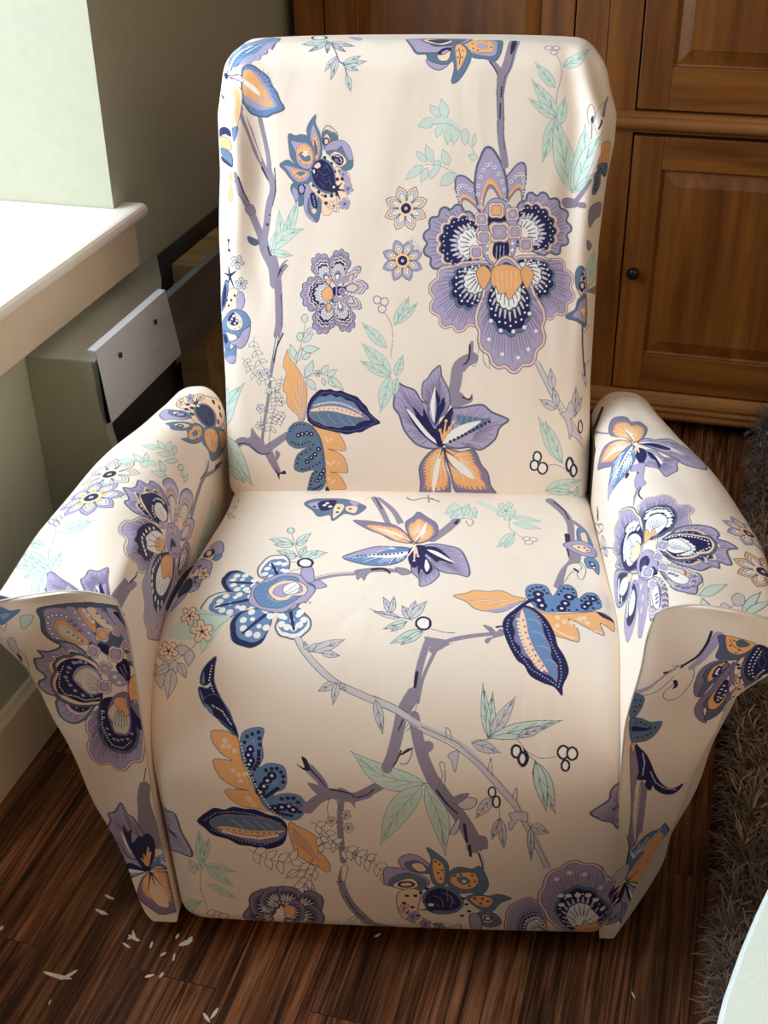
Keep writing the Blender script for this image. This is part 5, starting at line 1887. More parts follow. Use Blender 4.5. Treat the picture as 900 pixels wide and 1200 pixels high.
[3,12,27,809,1347],
[3,12,27,814,1333],
[3,12,27,819,1319],
[3,12,26,825,1306],
[3,12,26,833,1294],
[3,12,26,841,1283],
[1,16,22,809,1400,20,-3,9,-12],
[1,16,21,818,1366,19,-3,10,-12],
[1,16,20,830,1330,19,-2,10,-11],
[1,16,20,845,1297,19,-2,10,-11],
[0,1,-1,10,750,1376,10,16,27,27,20,24,21,17,-13,3,-42,-45],
[0,1,14,16,75,1190,10,-19,17,-19,23,-15,23,-22,8,-7,-6,23,-16,28,-17,31,-20,12],
[3,3,19,96,1177],
[3,3,19,100,1174],
[3,3,19,106,1171],
[3,3,19,111,1169],
[3,3,19,116,1166],
[3,3,19,120,1163],
[3,3,19,123,1158],
[3,3,19,126,1154],
[3,3,19,130,1149],
[3,3,19,133,1145],
[3,3,19,136,1140],
[3,3,19,140,1136],
[0,5,-1,10,77,1182,9,-17,13,-10,-6,16],
[0,6,4,16,94,1119,25,3,22,-7,15,-12,7,-45,14,-48,19,-47,20,-43,-23,3,-39,4,-28,24,-7,23,26,5,30,-1,-30,6,-31,21,-15,29,-1,21,25,0,17,0,-23,14,-20,26],
[3,7,58,125,1099],
[3,7,59,134,1086],
[3,7,59,121,1086],
[3,7,59,147,1077],
[3,7,62,142,1029],
[3,7,63,154,1019],
[3,7,63,168,1022],
[3,7,64,157,1004],
[3,7,69,175,948],
[3,7,70,184,935],
[3,7,69,170,956],
[0,5,4,19,160,1097,7,22,23,10,24,-2,-5,-29,3,-31,-11,-27,20,11,26,-1,14,-11,2,-31,-9,-20,-17,-9,-7,-13,26,10,30,-2,16,-19,1,-22,-19,-34,-27,-5,-25,14,-25,25,-16,46,-13,45,-15,41],
[3,1,96,183,1082],
[3,1,98,178,1069],
[3,1,99,183,1056],
[3,1,100,179,1047],
[3,3,32,183,1082],
[3,3,32,178,1069],
[3,3,33,183,1056],
[3,3,33,179,1047],
[3,1,109,230,1022],
[3,1,112,219,1009],
[3,1,115,210,993],
[3,1,118,201,976],
[3,3,37,230,1022],
[3,3,38,219,1009],
[3,3,39,210,993],
[3,3,40,201,976],
[3,1,125,230,928],
[3,1,124,247,934],
[3,1,123,264,938],
[3,1,123,273,928],
[3,3,42,230,928],
[3,3,42,247,934],
[3,3,41,264,938],
[3,3,41,273,928],
[3,10,45,170,1097],
[3,10,45,176,1110],
[3,10,45,188,1116],
[3,10,44,202,1120],
[3,10,45,204,1107],
[3,10,45,205,1093],
[3,10,45,202,1078],
[3,10,45,202,1070],
[3,10,46,201,1061],
[3,10,46,200,1052],
[3,10,47,195,1044],
[3,10,47,190,1036],
[3,10,47,217,1035],
[3,10,47,230,1039],
[3,10,46,242,1040],
[3,10,47,251,1032],
[3,10,47,256,1021],
[3,10,49,255,1007],
[3,10,50,241,989],
[3,10,50,235,984],
[3,10,51,230,979],
[3,10,51,224,974],
[3,10,51,218,968],
[3,10,52,212,963],
[3,10,52,249,960],
[3,10,52,263,963],
[3,10,52,276,964],
[3,10,52,286,952],
[3,10,53,295,940],
[3,10,55,288,922],
[3,10,55,267,908],
[3,10,55,257,910],
[3,10,55,248,912],
[3,10,55,238,914],
[3,10,55,231,923],
[3,10,55,224,931],
[3,10,46,172,1051],
[3,10,47,178,1036],
[3,10,48,183,1020],
[3,10,50,189,1004],
[3,10,51,195,987],
[3,10,52,200,969],
[3,16,19,176,1090],
[3,16,19,179,1094],
[3,16,19,184,1098],
[3,16,19,188,1102],
[3,16,19,190,1102],
[3,16,19,191,1097],
[3,16,19,192,1091],
[3,16,19,193,1086],
[3,16,19,194,1081],
[3,16,19,195,1075],
[3,16,21,215,998],
[3,16,21,220,999],
[3,16,21,226,1001],
[3,16,21,231,1003],
[3,16,21,237,1004],
[3,16,21,242,1006],
[3,16,22,245,949],
[3,16,22,251,948],
[3,16,22,258,947],
[3,16,23,264,946],
[3,16,23,271,944],
[3,16,22,277,943],
[3,3,19,161,1093],
[3,3,19,163,1085],
[3,3,19,165,1078],
[3,3,19,167,1070],
[3,3,20,169,1062],
[3,3,20,170,1054],
[3,3,20,172,1046],
[3,3,20,175,1038],
[3,3,20,178,1031],
[3,3,21,181,1023],
[3,3,21,184,1015],
[3,3,21,187,1007],
[3,3,21,190,998],
[3,3,22,193,990],
[3,3,22,196,981],
[3,3,22,199,972],
[3,3,22,203,964],
[3,3,23,208,956],
[3,3,23,212,947],
[3,3,23,216,939],
[3,3,23,220,930],
[3,3,23,224,921],
[3,3,24,229,914],
[3,3,24,235,907],
[3,3,24,241,901],
[3,3,24,247,894],
[0,1,10,21,41,862,29,35,18,15,24,-2,21,12,27,-3,26,0,26,-13,26,-7,15,-22,-1,-30,-11,-36,-26,-21,-28,-6,-26,7,-28,1,-25,17,-34,9,-18,22],
[3,16,25,60,868],
[3,16,25,67,875],
[3,16,25,74,881],
[3,16,24,80,888],
[3,16,24,87,894],
[3,16,24,94,898],
[3,16,24,102,899],
[3,16,24,109,901],
[3,16,24,117,903],
[3,16,24,124,904],
[3,16,24,131,906],
[3,16,24,138,906],
[3,16,24,145,905],
[3,16,24,152,905],
[3,16,24,159,905],
[3,16,24,166,904],
[3,16,24,173,904],
[3,16,24,180,902],
[3,16,24,187,900],
[3,16,24,194,898],
[3,16,24,200,896],
[3,16,24,207,894],
[3,16,24,214,892],
[3,16,24,220,889],
[3,16,24,226,886],
[3,16,24,233,883],
[3,16,24,239,880],
[3,16,24,241,871],
[3,16,24,242,861],
[3,16,24,243,851],
[3,16,25,73,836],
[3,16,25,80,833],
[3,16,25,87,830],
[3,16,25,94,827],
[3,16,25,102,824],
[3,16,25,108,821],
[3,16,25,115,818],
[3,16,25,122,815],
[3,16,25,129,812],
[3,16,25,136,808],
[3,16,25,143,805],
[3,16,25,151,804],
[3,16,25,158,803],
[3,16,25,166,801],
[3,16,25,173,800],
[3,16,25,181,799],
[3,16,25,188,797],
[3,16,25,196,801],
[3,16,25,204,805],
[3,16,25,212,810],
[3,16,25,220,814],
[3,16,25,227,818],
[0,12,-1,10,69,863,34,29,34,5,47,1,40,-10,25,-22,-1,-24,-17,-22,-28,-14,-41,0,-39,15,-33,10],
[0,14,-1,10,74,861,28,24,35,5,47,0,39,-9,22,-20,-2,-20,-18,-15,-28,-10,-34,1,-39,12,-30,10],
[0,6,-1,10,88,848,31,5,47,-6,41,3,42,5,-30,-16,-34,-9,-47,3,-34,5],
[3,7,50,101,834],
[3,7,50,109,832],
[3,7,50,118,830],
[3,7,50,126,828],
[3,7,50,134,826],
[3,7,50,142,825],
[3,7,50,151,824],
[3,7,50,159,823],
[3,7,50,168,823],
[3,7,50,176,822],
[3,7,50,185,821],
[3,7,50,193,824],
[3,7,50,202,827],
[3,7,50,211,830],
[3,7,50,220,833],
[3,7,50,228,836],
[3,12,33,112,843],
[3,12,33,126,842],
[3,12,33,140,842],
[3,12,33,155,841],
[3,12,33,169,841],
[3,12,33,183,841],
[3,12,33,198,841],
[3,12,33,212,844],
[3,12,33,227,847],
[1,16,25,122,880,19,-17,12,-16],
[1,16,24,150,884,18,-17,12,-16],
[1,16,24,176,883,19,-18,12,-16],
[1,16,24,203,879,18,-17,12,-17],
[0,6,4,20,263,887,16,-13,22,-14,25,-26,8,-30,-4,-21,10,-21,7,-26,-7,-26,-21,18,-26,20,-22,24,-10,46,-3,39],
[2,12,20,10,267,868,32,-47],
[2,12,20,10,267,860,37,-51],
[2,12,20,10,266,852,43,-56],
[2,12,20,10,266,844,48,-61],
[2,12,20,10,265,836,54,-67],
[2,12,20,10,264,828,60,-72],
[2,12,21,10,264,820,65,-77],
[5,8,-92,864,-10,33,30,0,17,-23,40,7,10,-32,3,-34,16,-59,-4,-32,-33,5,-54,-37,-18,29,-16,26,2,68],
[0,1,-1,12,-98,863,1,-66,51,15,29,-25,-28,6,5,-6,-38,1,-13,11],
[2,3,83,20,-101,876,22,-69,57,1],
[0,8,9,11,29,706,11,24,5,29,1,31,-6,32,0,0,-11,-36,-7,-34,0,-27,7,-19],
[1,9,10,29,706,6,59,5,49],
[1,9,10,33,745,9,23],
[1,9,10,33,745,-5,20],
[1,9,10,37,784,4,22],
[1,9,10,37,784,-1,20],
[0,8,9,11,31,706,12,16,10,22,7,27,2,30,0,0,-16,-26,-11,-26,-5,-23,1,-20],
[1,9,10,31,706,16,48,13,40],
[1,9,10,42,738,10,16],
[1,9,10,42,738,0,19],
[1,9,10,52,770,7,16],
[1,9,10,52,770,3,18],
[0,8,9,12,9,665,6,15,1,14,-4,13,-10,11,0,0,-5,-21,-1,-17,4,-10,9,-5],
[1,9,10,9,665,-3,27,-3,22],
[1,9,10,7,683,4,13],
[1,9,10,7,683,-7,6],
[1,9,10,4,701,2,11],
[1,9,10,4,701,-3,8],
[0,8,9,12,39,702,10,-13,16,-7,21,-1,25,6,0,0,-19,15,-19,9,-18,-1,-16,-8],
[1,9,10,39,702,36,-7,31,-7],
[1,9,10,63,698,11,-12],
[1,9,10,63,698,15,5],
[1,9,10,87,692,12,-6],
[1,9,10,87,692,14,1],
[0,8,9,12,41,692,5,-22,12,-19,19,-14,23,-8,0,0,-12,31,-14,21,-16,11,-17,0],
[1,9,10,41,692,30,-31,25,-27],
[1,9,10,61,672,6,-20],
[1,9,10,61,672,15,-3],
[1,9,10,80,651,9,-15],
[1,9,10,80,651,13,-8],
[0,8,9,12,35,625,8,-19,14,-15,21,-10,24,-4,0,0,-15,25,-18,18,-17,7,-17,-2],
[1,9,10,35,625,34,-24,28,-20],
[1,9,10,58,609,8,-16],
[1,9,10,58,609,15,0],
[1,9,10,80,594,11,-12],
[1,9,10,80,594,13,-6],
[0,8,9,16,-78,461,22,7,24,22,22,32,19,31,0,0,-22,-3,-24,-20,-30,-43,-11,-26],
[1,9,13,-78,461,51,59,32,30],
[1,9,10,-43,502,19,9],
[1,9,10,-43,502,16,30],
[1,9,10,-13,534,13,7],
[1,9,10,-13,534,12,16],
[0,8,9,12,18,677,9,4,7,10,5,15,3,18,0,0,-12,-10,-9,-11,-4,-13,1,-13],
[1,9,10,18,677,12,24,10,20],
[1,9,10,26,693,8,5],
[1,9,10,26,693,0,11],
[1,9,10,34,708,6,8],
[1,9,10,34,708,3,10],
[1,9,13,30,690,-15,-79,6,-85],
[0,0,12,26,42,510,-6,-12,-9,-7,-8,5,-1,11,5,10,9,5,7,-3],
[0,0,12,27,55,501,-6,-15,-10,-9,-7,5,-1,15,5,12,9,5,8,-3],
[0,0,12,27,69,496,-7,-18,-10,-10,-7,9,0,15,5,13,9,6,8,-3],
[2,11,307,188,306,933,28,32,33,14],
[2,11,222,172,318,1042,25,-30,11,-30],
[0,10,-1,10,287,1053,18,-8,-6,24,12,-6,7,-21,-13,-3],
[0,11,-1,10,310,1007,26,-3,25,-13,26,8,26,-14,25,-3,20,20,13,1,-20,-28,-33,-14,-1,-21,-12,20,-32,11,-32,-1],
[2,11,288,224,367,983,45,-10,46,25,39,27],
[2,10,39,21,318,1042,18,-20,16,-21],
[2,10,35,22,361,994,45,-9,9,-12],
[2,10,36,21,422,974,23,9,16,16],
[2,11,146,153,386,968,-6,-62,-2,-78,2,-73],
[2,11,139,341,380,733,-10,-56,10,-71,24,-60,33,-54,42,-19],
[2,10,43,27,383,723,-14,-47,-13,-1],
[1,10,28,377,618,21,-66,19,-31],
[0,0,4,17,374,733,15,6,-8,-50,-9,-12],
[1,4,19,398,558,1,-38,-15,-15,-7,7,19,21],
[1,4,14,360,971,-8,-39,10,-46],
[1,4,15,373,967,12,-33,9,-9],
[0,0,4,16,371,892,-3,-4,-5,1,-1,-7,-3,-3,-3,3,-1,7,-4,-2,-3,3,1,6,5,3,-2,6,1,5,4,1,3,-5,4,6,3,-1,2,-5,-3,-6,4,-2],
[1,10,16,360,897,5,-2],
[1,10,16,360,897,-1,-9],
[1,10,16,360,897,-6,-3],
[1,10,16,360,897,-3,6],
[1,10,16,360,897,4,7],
[3,10,19,360,897],
[0,0,4,16,405,916,-3,-4,-5,1,-1,-7,-3,-2,-3,2,0,7,-5,-2,-3,3,1,6,5,3,-3,6,2,4,4,1,3,-4,3,5,4,-1,2,-4,-3,-6,4,-3],
[1,10,16,394,920,5,-2],
[1,10,16,394,920,-1,-8],
[1,10,16,394,920,-6,-3],
[1,10,16,394,920,-4,7],
[1,10,16,394,920,3,7],
[3,10,18,394,920],
[0,0,4,16,409,874,-3,-4,-4,1,-1,-8,-4,-3,-3,3,0,7,-5,-2,-2,4,1,5,4,4,-2,6,2,5,4,1,3,-5,3,5,4,0,1,-5,-2,-6,4,-3],
[1,10,16,398,878,6,-2],
[1,10,16,398,878,0,-9],
[1,10,16,398,878,-6,-3],
[1,10,16,398,878,-3,7],
[1,10,16,398,878,4,7],
[3,10,19,398,878],
[0,0,4,17,376,812,-2,-5,-5,1,-1,-7,-4,-3,-3,2,0,8,-5,-2,-3,4,1,5,5,4,-2,6,2,6,4,1,3,-5,3,5,4,0,1,-5,-2,-7,4,-3],
[1,10,17,365,817,6,-3],
[1,10,17,365,817,0,-10],
[1,10,17,365,817,-6,-4],
[1,10,17,365,817,-3,6],
[1,10,17,365,817,4,7],
[3,10,19,365,817],
[0,0,4,17,421,779,-2,-5,-5,2,-1,-8,-4,-4,-3,3,0,7,-5,-2,-3,5,1,6,5,3,-2,7,2,5,3,1,3,-6,4,6,4,0,1,-5,-2,-7,4,-2],
[1,10,17,410,783,6,-2],
[1,10,17,410,783,0,-9],
[1,10,17,410,783,-6,-3],
[1,10,17,410,783,-3,7],
[1,10,17,410,783,4,8],
[3,10,20,410,783],
[0,0,4,17,454,764,-2,-4,-5,2,-1,-8,-4,-3,-3,2,0,8,-5,-2,-3,4,1,6,5,3,-2,7,1,5,4,2,3,-6,4,6,4,0,1,-6,-3,-7,5,-3],
[1,10,17,443,770,6,-3],
[1,10,17,443,770,0,-10],
[1,10,17,443,770,-6,-4],
[1,10,17,443,770,-3,7],
[1,10,17,443,770,4,8],
[3,10,20,443,770],
[1,4,16,310,891,25,-17,24,-48,31,-39],
[0,0,4,16,325,881,-4,-9,0,-8,4,-8,7,-6,0,0,3,12,-1,10,-3,7,-6,2],
[0,0,4,16,325,881,5,-5,6,0,6,5,6,10,0,0,-7,4,-7,0,-6,-5,-3,-9],
[0,0,4,16,344,856,-6,-6,-3,-8,0,-10,3,-12,0,0,7,10,3,10,0,9,-4,7],
[0,0,4,16,344,856,4,-7,6,-3,6,3,8,7,0,0,-6,7,-7,3,-6,-3,-5,-7],
[0,0,4,16,361,824,-6,-6,-3,-9,1,-10,3,-12,0,0,6,11,3,10,0,9,-4,7],
[0,0,4,16,361,824,5,-4,6,0,6,6,6,11,0,0,-8,3,-7,-1,-5,-6,-3,-9],
[0,0,4,17,382,798,-5,-8,-1,-10,3,-10,5,-9,0,0,5,13,1,11,-3,8,-5,5],
[0,0,4,17,382,798,4,-7,6,-2,7,4,7,8,0,0,-7,6,-7,2,-6,-3,-4,-8],
[1,4,17,378,807,39,-28,39,-30,25,-43],
[0,0,4,17,391,797,-4,-10,1,-10,4,-9,8,-9,0,0,2,16,0,12,-4,8,-7,2],
[0,0,4,17,391,797,6,-5,6,-1,7,6,8,12,0,0,-9,5,-8,-1,-6,-5,-4,-11],
[0,0,4,17,413,781,-4,-10,-1,-10,3,-11,7,-9,0,0,4,14,0,13,-3,9,-6,4],
[0,0,4,17,413,781,6,-4,7,1,7,7,6,13,0,0,-10,3,-7,-2,-6,-7,-3,-11],
[0,0,4,17,435,765,-5,-10,-2,-10,2,-12,6,-12,0,0,5,15,2,13,-2,10,-6,6],
[0,0,4,17,435,765,7,-3,7,2,5,9,5,14,0,0,-9,1,-8,-4,-5,-8,-2,-11],
[0,0,4,17,457,746,-5,-8,-2,-11,2,-12,5,-12,0,0,6,14,2,13,-2,10,-6,6],
[0,0,4,17,457,746,4,-9,6,-3,8,3,9,7,0,0,-7,10,-8,4,-6,-3,-6,-9],
[0,0,4,17,474,718,-6,-8,-3,-10,1,-13,5,-14,0,0,6,13,3,13,-1,11,-5,8],
[0,0,4,17,474,718,5,-8,7,-2,7,5,8,9,0,0,-8,8,-7,2,-7,-4,-5,-10],
[1,4,16,328,854,10,-50],
[0,0,4,16,331,839,-7,-4,-4,-7,0,-10,1,-12,0,0,7,8,5,9,1,8,-3,8],
[0,0,4,16,331,839,0,-9,4,-6,6,-2,9,3,0,0,-3,10,-5,7,-5,1,-6,-4],
[0,0,4,17,336,814,-7,-3,-4,-6,-2,-10,0,-13,0,0,8,7,5,8,2,9,-2,8],
[0,0,4,17,336,814,1,-9,5,-5,6,0,9,4,0,0,-5,10,-5,6,-6,0,-5,-6],
[1,4,17,153,779,38,-26,47,-16,29,19],
[0,0,4,17,168,768,-5,-12,0,-13,4,-10,9,-9,0,0,4,19,1,14,-5,8,-8,3],
[0,0,4,17,168,768,7,-7,8,1,8,8,9,14,0,0,-10,5,-9,-1,-7,-7,-6,-13],
[0,0,4,17,195,751,-5,-13,0,-12,5,-11,9,-8,0,0,4,19,0,14,-5,9,-8,2],
[0,0,4,17,195,751,8,-3,8,5,7,11,6,17,0,0,-11,-1,-9,-5,-7,-10,-2,-14],
[0,0,4,17,224,741,-6,-12,-1,-13,4,-12,8,-10,0,0,5,18,1,15,-3,10,-8,4],
[0,0,4,17,224,741,9,0,7,5,7,13,4,18,0,0,-12,-4,-9,-7,-5,-11,-1,-14],
[0,0,4,17,254,748,2,-13,6,-7,9,0,12,6,0,0,-6,14,-7,8,-8,-1,-8,-7],
[0,0,4,17,254,748,9,3,6,10,4,14,0,17,0,0,-11,-9,-7,-11,-3,-12,2,-12],
[1,4,17,308,760,-26,-68,-7,-83],
[0,0,4,17,300,739,-7,5,-8,-2,-7,-9,-7,-16,0,0,10,-2,9,3,6,9,4,12],
[0,0,4,17,300,739,-6,-11,-1,-12,3,-12,7,-12,0,0,5,17,2,15,-3,10,-7,5],
[0,0,4,18,287,704,-7,7,-7,0,-9,-8,-8,-14,0,0,10,-5,9,1,7,7,5,12],
[0,0,4,18,287,704,-5,-12,0,-13,4,-11,8,-9,0,0,4,18,0,14,-4,10,-7,3],
[0,0,4,18,280,666,-8,3,-8,-4,-7,-12,-6,-17,0,0,11,1,9,5,6,10,3,14],
[0,0,4,18,280,666,0,-13,4,-10,8,-3,11,1,0,0,-3,17,-5,10,-7,3,-8,-5],
[0,0,4,18,276,626,-8,-1,-7,-8,-5,-15,-4,-19,0,0,12,7,8,9,4,13,0,14],
[0,0,4,18,276,626,-2,-14,2,-12,6,-9,11,-4,0,0,0,19,-3,14,-5,6,-9,0],
[0,0,4,18,270,713,-9,2,-9,-5,-9,-13,-7,-19,0,0,13,1,10,7,7,12,4,15],
[1,4,14,270,713,-17,-18,-15,-15],
[1,4,17,320,739,-33,-70,2,-58],
[0,0,4,17,309,716,-5,5,-6,0,-6,-6,-7,-12,0,0,8,-4,7,1,5,6,4,10],
[0,0,4,17,309,716,-5,-8,-2,-10,1,-10,5,-10,0,0,6,13,2,11,-2,8,-5,6],
[0,0,4,18,290,676,-4,7,-6,1,-7,-5,-7,-11,0,0,7,-6,7,-1,6,5,4,10],
[0,0,4,18,290,676,-5,-10,-1,-10,3,-9,6,-9,0,0,4,14,1,12,-2,8,-6,4],
[0,0,4,18,288,630,-6,0,-6,-4,-4,-11,-3,-15,0,0,9,3,6,6,4,9,0,12],
[0,0,4,18,288,630,2,-11,4,-6,7,0,8,4,0,0,-3,12,-5,7,-6,0,-7,-6],
[0,8,9,15,577,1017,-26,18,-40,15,-46,14,-49,17,0,0,34,-53,40,-29,45,-2,42,20],
[1,9,12,577,1017,-89,13,-63,42],
[1,9,10,545,1016,-26,20],
[1,9,10,545,1016,-38,-10],
[1,9,10,516,1021,-24,24],
[1,9,10,516,1021,-36,-5],
[1,9,10,488,1030,-23,25],
[1,9,10,488,1030,-32,3],
[1,9,10,462,1043,-23,24],
[1,9,10,462,1043,-28,13],
[1,9,10,438,1060,-7,12],
[1,9,10,438,1060,-10,5],
[0,8,9,15,570,1013,-37,-11,-32,-32,-21,-58,-8,-84,0,0,40,52,32,51,21,45,5,37],
[1,9,12,570,1013,-55,-77,-38,-91],
[1,9,10,550,991,-32,-17],
[1,9,10,550,991,-7,-39],
[1,9,10,532,965,-31,-19],
[1,9,10,532,965,-6,-43],
[1,9,10,515,936,-27,-26],
[1,9,10,515,936,-8,-45],
[1,9,10,499,903,-20,-34],
[1,9,10,499,903,-10,-44],
[1,9,11,485,867,-9,-12],
[1,9,11,485,867,-2,-19],
[0,8,9,15,577,1013,-3,-36,8,-49,17,-61,21,-68,0,0,10,82,-5,65,-20,43,-28,24],
[1,9,12,577,1013,30,-93,12,-103],
[1,9,10,589,986,-1,-39],
[1,9,10,589,986,23,-29],
[1,9,10,599,955,-3,-43],
[1,9,10,599,955,21,-33],
[1,9,10,607,920,-3,-45],
[1,9,10,607,920,16,-37],
[1,9,10,613,882,0,-46],
[1,9,10,613,882,10,-41],
[1,9,11,618,842,-3,-19],
[1,9,11,618,842,4,-16],
[5,15,182,529,14,5,-2,-8,-7,-11,-12,-15,-16,-21,-16,-17,-12,-4,-10,7,-6,8,-6,14,-1,18,4,14,8,13,7,13,11,10,12,5,14,-3,13,-4,11,-7,6,-6],
[5,15,187,544,9,-10,-5,-7,-10,-6,-13,-6,-14,-1,-15,0,-7,10,-3,17,2,18,1,18,6,18,9,14,11,8,10,9,11,1,9,-7,5,-19,4,-21,2,-20,0,-16],
[5,15,201,561,4,-14,-6,-3,-8,0,-11,2,-10,6,-10,7,-2,13,2,15,7,15,5,15,9,13,11,8,9,1,10,3,8,-5,4,-10,-2,-20,-3,-20,-4,-19,-5,-13],
[5,15,225,563,-6,-14,-4,7,-3,14,-3,18,-1,21,1,20,5,11,10,6,11,-1,11,0,11,-6,9,-12,4,-15,6,-15,1,-16,-5,-13,-12,-9,-13,-9,-12,-3,-9,-1],
[5,15,253,548,-13,-10,1,11,4,16,8,21,12,21,11,20,12,8,10,-2,9,-9,9,-7,5,-14,0,-19,-4,-19,-4,-19,-8,-17,-11,-11,-15,1,-15,1,-13,5,-8,6],
[5,15,244,518,-13,0,3,10,9,10,12,14,16,10,15,11,12,-3,9,-9,5,-15,5,-15,1,-18,-6,-23,-11,-31,-8,-4,-12,-11,-13,-5,-12,17,-13,12,-7,26,-4,15],
[5,15,218,496,-4,7,5,8,6,6,8,8,8,4,8,4,3,-5,0,-11,-3,-15,-4,-21,-5,-17,-9,-19,-8,-13,-8,-14,-7,-5,-4,4,1,19,1,19,2,14,3,22],
[5,15,180,499,6,8,1,-9,-1,-18,-2,-18,-4,-21,-4,-19,-5,-7,-7,2,-5,10,-5,11,-5,14,-5,2,3,32,1,19,2,12,4,7,8,-1,8,-1,8,-5,5,-4],
[5,15,225,524,-9,-7,1,9,3,12,5,17,7,16,8,15,7,5,8,-2,6,-8,6,-8,4,-12,1,-16,-3,-15,-2,-15,-6,-15,-8,-10,-11,2,-10,4,-8,8,-5,6],
[0,6,4,19,220,555,19,8,8,-24,-13,-27,-15,-1],
[2,11,272,256,549,1209,-22,-37,-10,-41,-13,-49,-13,-31],
[2,10,31,25,530,1161,-13,-30],
[2,10,37,25,523,1089,-10,-22,-8,-13],
[2,11,245,293,552,1161,8,-41,14,-48,22,-51],
[1,4,13,533,1137,19,30,12,36],
[1,4,13,536,1131,16,18],
[0,11,-1,10,555,1099,28,13,13,-9,-9,-15,-26,-4],
[1,4,19,522,1061,14,1,9,16,4,18],
[0,10,-1,10,520,1080,16,13,13,2,-20,-13],
[2,11,293,405,596,1024,34,-55,32,-61,24,-67,3,-20],
[1,4,16,602,1007,13,28,-6,29,10,0,2,-36,-3,-35],
[2,10,47,37,602,1000,25,-39,22,-26],
[0,13,4,22,646,969,16,13,26,-2,3,-16,-16,-15,-19,2],
[0,11,4,14,632,973,21,17,22,2,-26,-27],
[2,10,71,56,664,899,6,-58],
[0,13,4,24,631,869,18,48,7,-4,-10,-43],
[2,10,72,66,676,826,3,-36],
[2,11,241,146,689,851,18,0,5,-30],
[2,13,82,51,699,806,10,-37,2,-43],
[2,10,41,26,697,801,10,-43,0,-32],
[2,13,136,185,459,1194,45,-16,64,-37,82,-33,63,-58,71,-96,42,-105,34,-103],
[1,4,15,456,1187,48,-17,57,-31],
[1,4,15,462,1202,48,-18,26,-14],
[1,4,15,568,1141,50,-19,32,-13,12,-10,57,-49,58,-71,14,-34,34,-86,39,-111],
[1,4,15,571,1129,72,-31,61,-51,70,-93,31,-75,48,-133],
[1,4,15,624,1122,-1,18,9,-6,4,-17],
[1,4,15,716,1050,7,29,3,-38],
[1,4,17,771,983,10,27,1,-35],
[0,13,4,18,765,936,26,4,16,-5,-3,-27,-19,5,-15,-33,-6,24,8,9],
[0,13,4,14,628,1083,22,10,0,-19,-7,-29,-7,23],
[0,13,4,12,681,1111,8,-12,13,-7,18,-3,22,3,0,0,-15,14,-16,9,-16,2,-14,-6],
[1,4,10,681,1111,30,-9,26,-9],
[1,4,10,701,1105,8,-10],
[1,4,10,701,1105,14,3],
[1,4,10,722,1099,9,-7],
[1,4,10,722,1099,11,-1],
[0,13,4,16,815,893,4,-16,10,-10,12,-2,15,5,0,0,-10,18,-10,12,-11,1,-10,-8],
[1,4,13,815,893,20,-12,18,-10],
[1,4,10,828,885,6,-13],
[1,4,10,828,885,10,6],
[1,4,10,842,877,7,-7],
[1,4,10,842,877,9,0],
[0,13,4,16,815,888,-5,-19,-1,-26,4,-32,7,-34,0,0,4,34,1,32,-3,26,-7,19],
[1,4,13,815,888,2,-54,3,-50],
[1,4,10,817,852,-4,-20],
[1,4,10,817,852,5,-20],
[1,4,10,818,815,0,-21],
[1,4,10,818,815,3,-21],
[1,4,12,684,1111,48,11,44,1,25,-27],
[0,8,4,12,716,1123,6,21,0,26,-6,30,-10,32,0,0,-4,-34,0,-31,5,-25,9,-19],
[1,4,10,716,1123,-5,54,-4,47],
[1,4,10,714,1150,4,21],
[1,4,10,714,1150,-8,19],
[1,4,10,711,1177,3,20],
[1,4,10,711,1177,-6,19],
[1,4,10,709,1205,0,16],
[1,4,10,709,1205,-3,16],
[0,8,4,12,719,1123,9,17,5,21,-1,26,-4,28,0,0,-10,-28,-5,-25,0,-22,6,-17],
[1,4,10,719,1123,4,46,4,39],
[1,4,10,721,1146,8,16],
[1,4,10,721,1146,-4,17],
[1,4,10,723,1169,6,16],
[1,4,10,723,1169,-3,17],
[1,4,10,725,1191,3,14],
[1,4,10,725,1191,0,14],
[0,13,4,12,723,1126,18,10,16,17,12,25,8,30,0,0,-25,-20,-18,-21,-10,-22,-1,-19],
[1,4,10,723,1126,27,40,23,36],
[1,4,10,736,1146,17,11],
[1,4,10,736,1146,3,19],
[1,4,10,750,1166,15,12],
[1,4,10,750,1166,4,18],
[1,4,10,763,1187,10,11],
[1,4,10,763,1187,7,13],
[0,8,4,12,719,1123,31,-4,39,5,43,16,45,24,0,0,-50,-2,-45,-7,-37,-14,-26,-18],
[1,4,10,719,1123,79,20,68,18],
[1,4,10,759,1133,30,-2],
[1,4,10,759,1133,26,16],
[1,4,10,798,1143,30,0],
[1,4,10,798,1143,27,14],
[1,4,10,838,1153,24,4],
[1,4,10,838,1153,23,9],
[0,13,4,12,782,1127,14,-2,16,3,17,9,17,13,0,0,-21,-1,-19,-5,-14,-7,-10,-10],
[1,4,10,782,1127,32,11,27,10],
[1,4,10,798,1132,13,0],
[1,4,10,798,1132,10,9],
[1,4,10,814,1138,13,1],
[1,4,10,814,1138,10,8],
[1,4,10,830,1144,10,3],
[1,4,10,830,1144,9,5],
[0,13,4,12,466,1194,-5,-14,2,-17,7,-19,12,-19,0,0,2,22,-1,20,-7,17,-10,10],
[1,4,10,466,1194,8,-34,7,-30],
[1,4,10,471,1171,-3,-13],
[1,4,10,471,1171,9,-11],
[1,4,10,477,1148,0,-13],
[1,4,10,477,1148,5,-12],
[1,11,14,801,1096,32,-15,35,4],
[0,3,10,45,895,1096,-3,-11,-9,-5,-8,5,-4,10,4,10,8,5,9,-4],
[0,3,10,45,915,1093,-3,-10,-9,-5,-7,4,-4,10,3,10,8,5,8,-4],
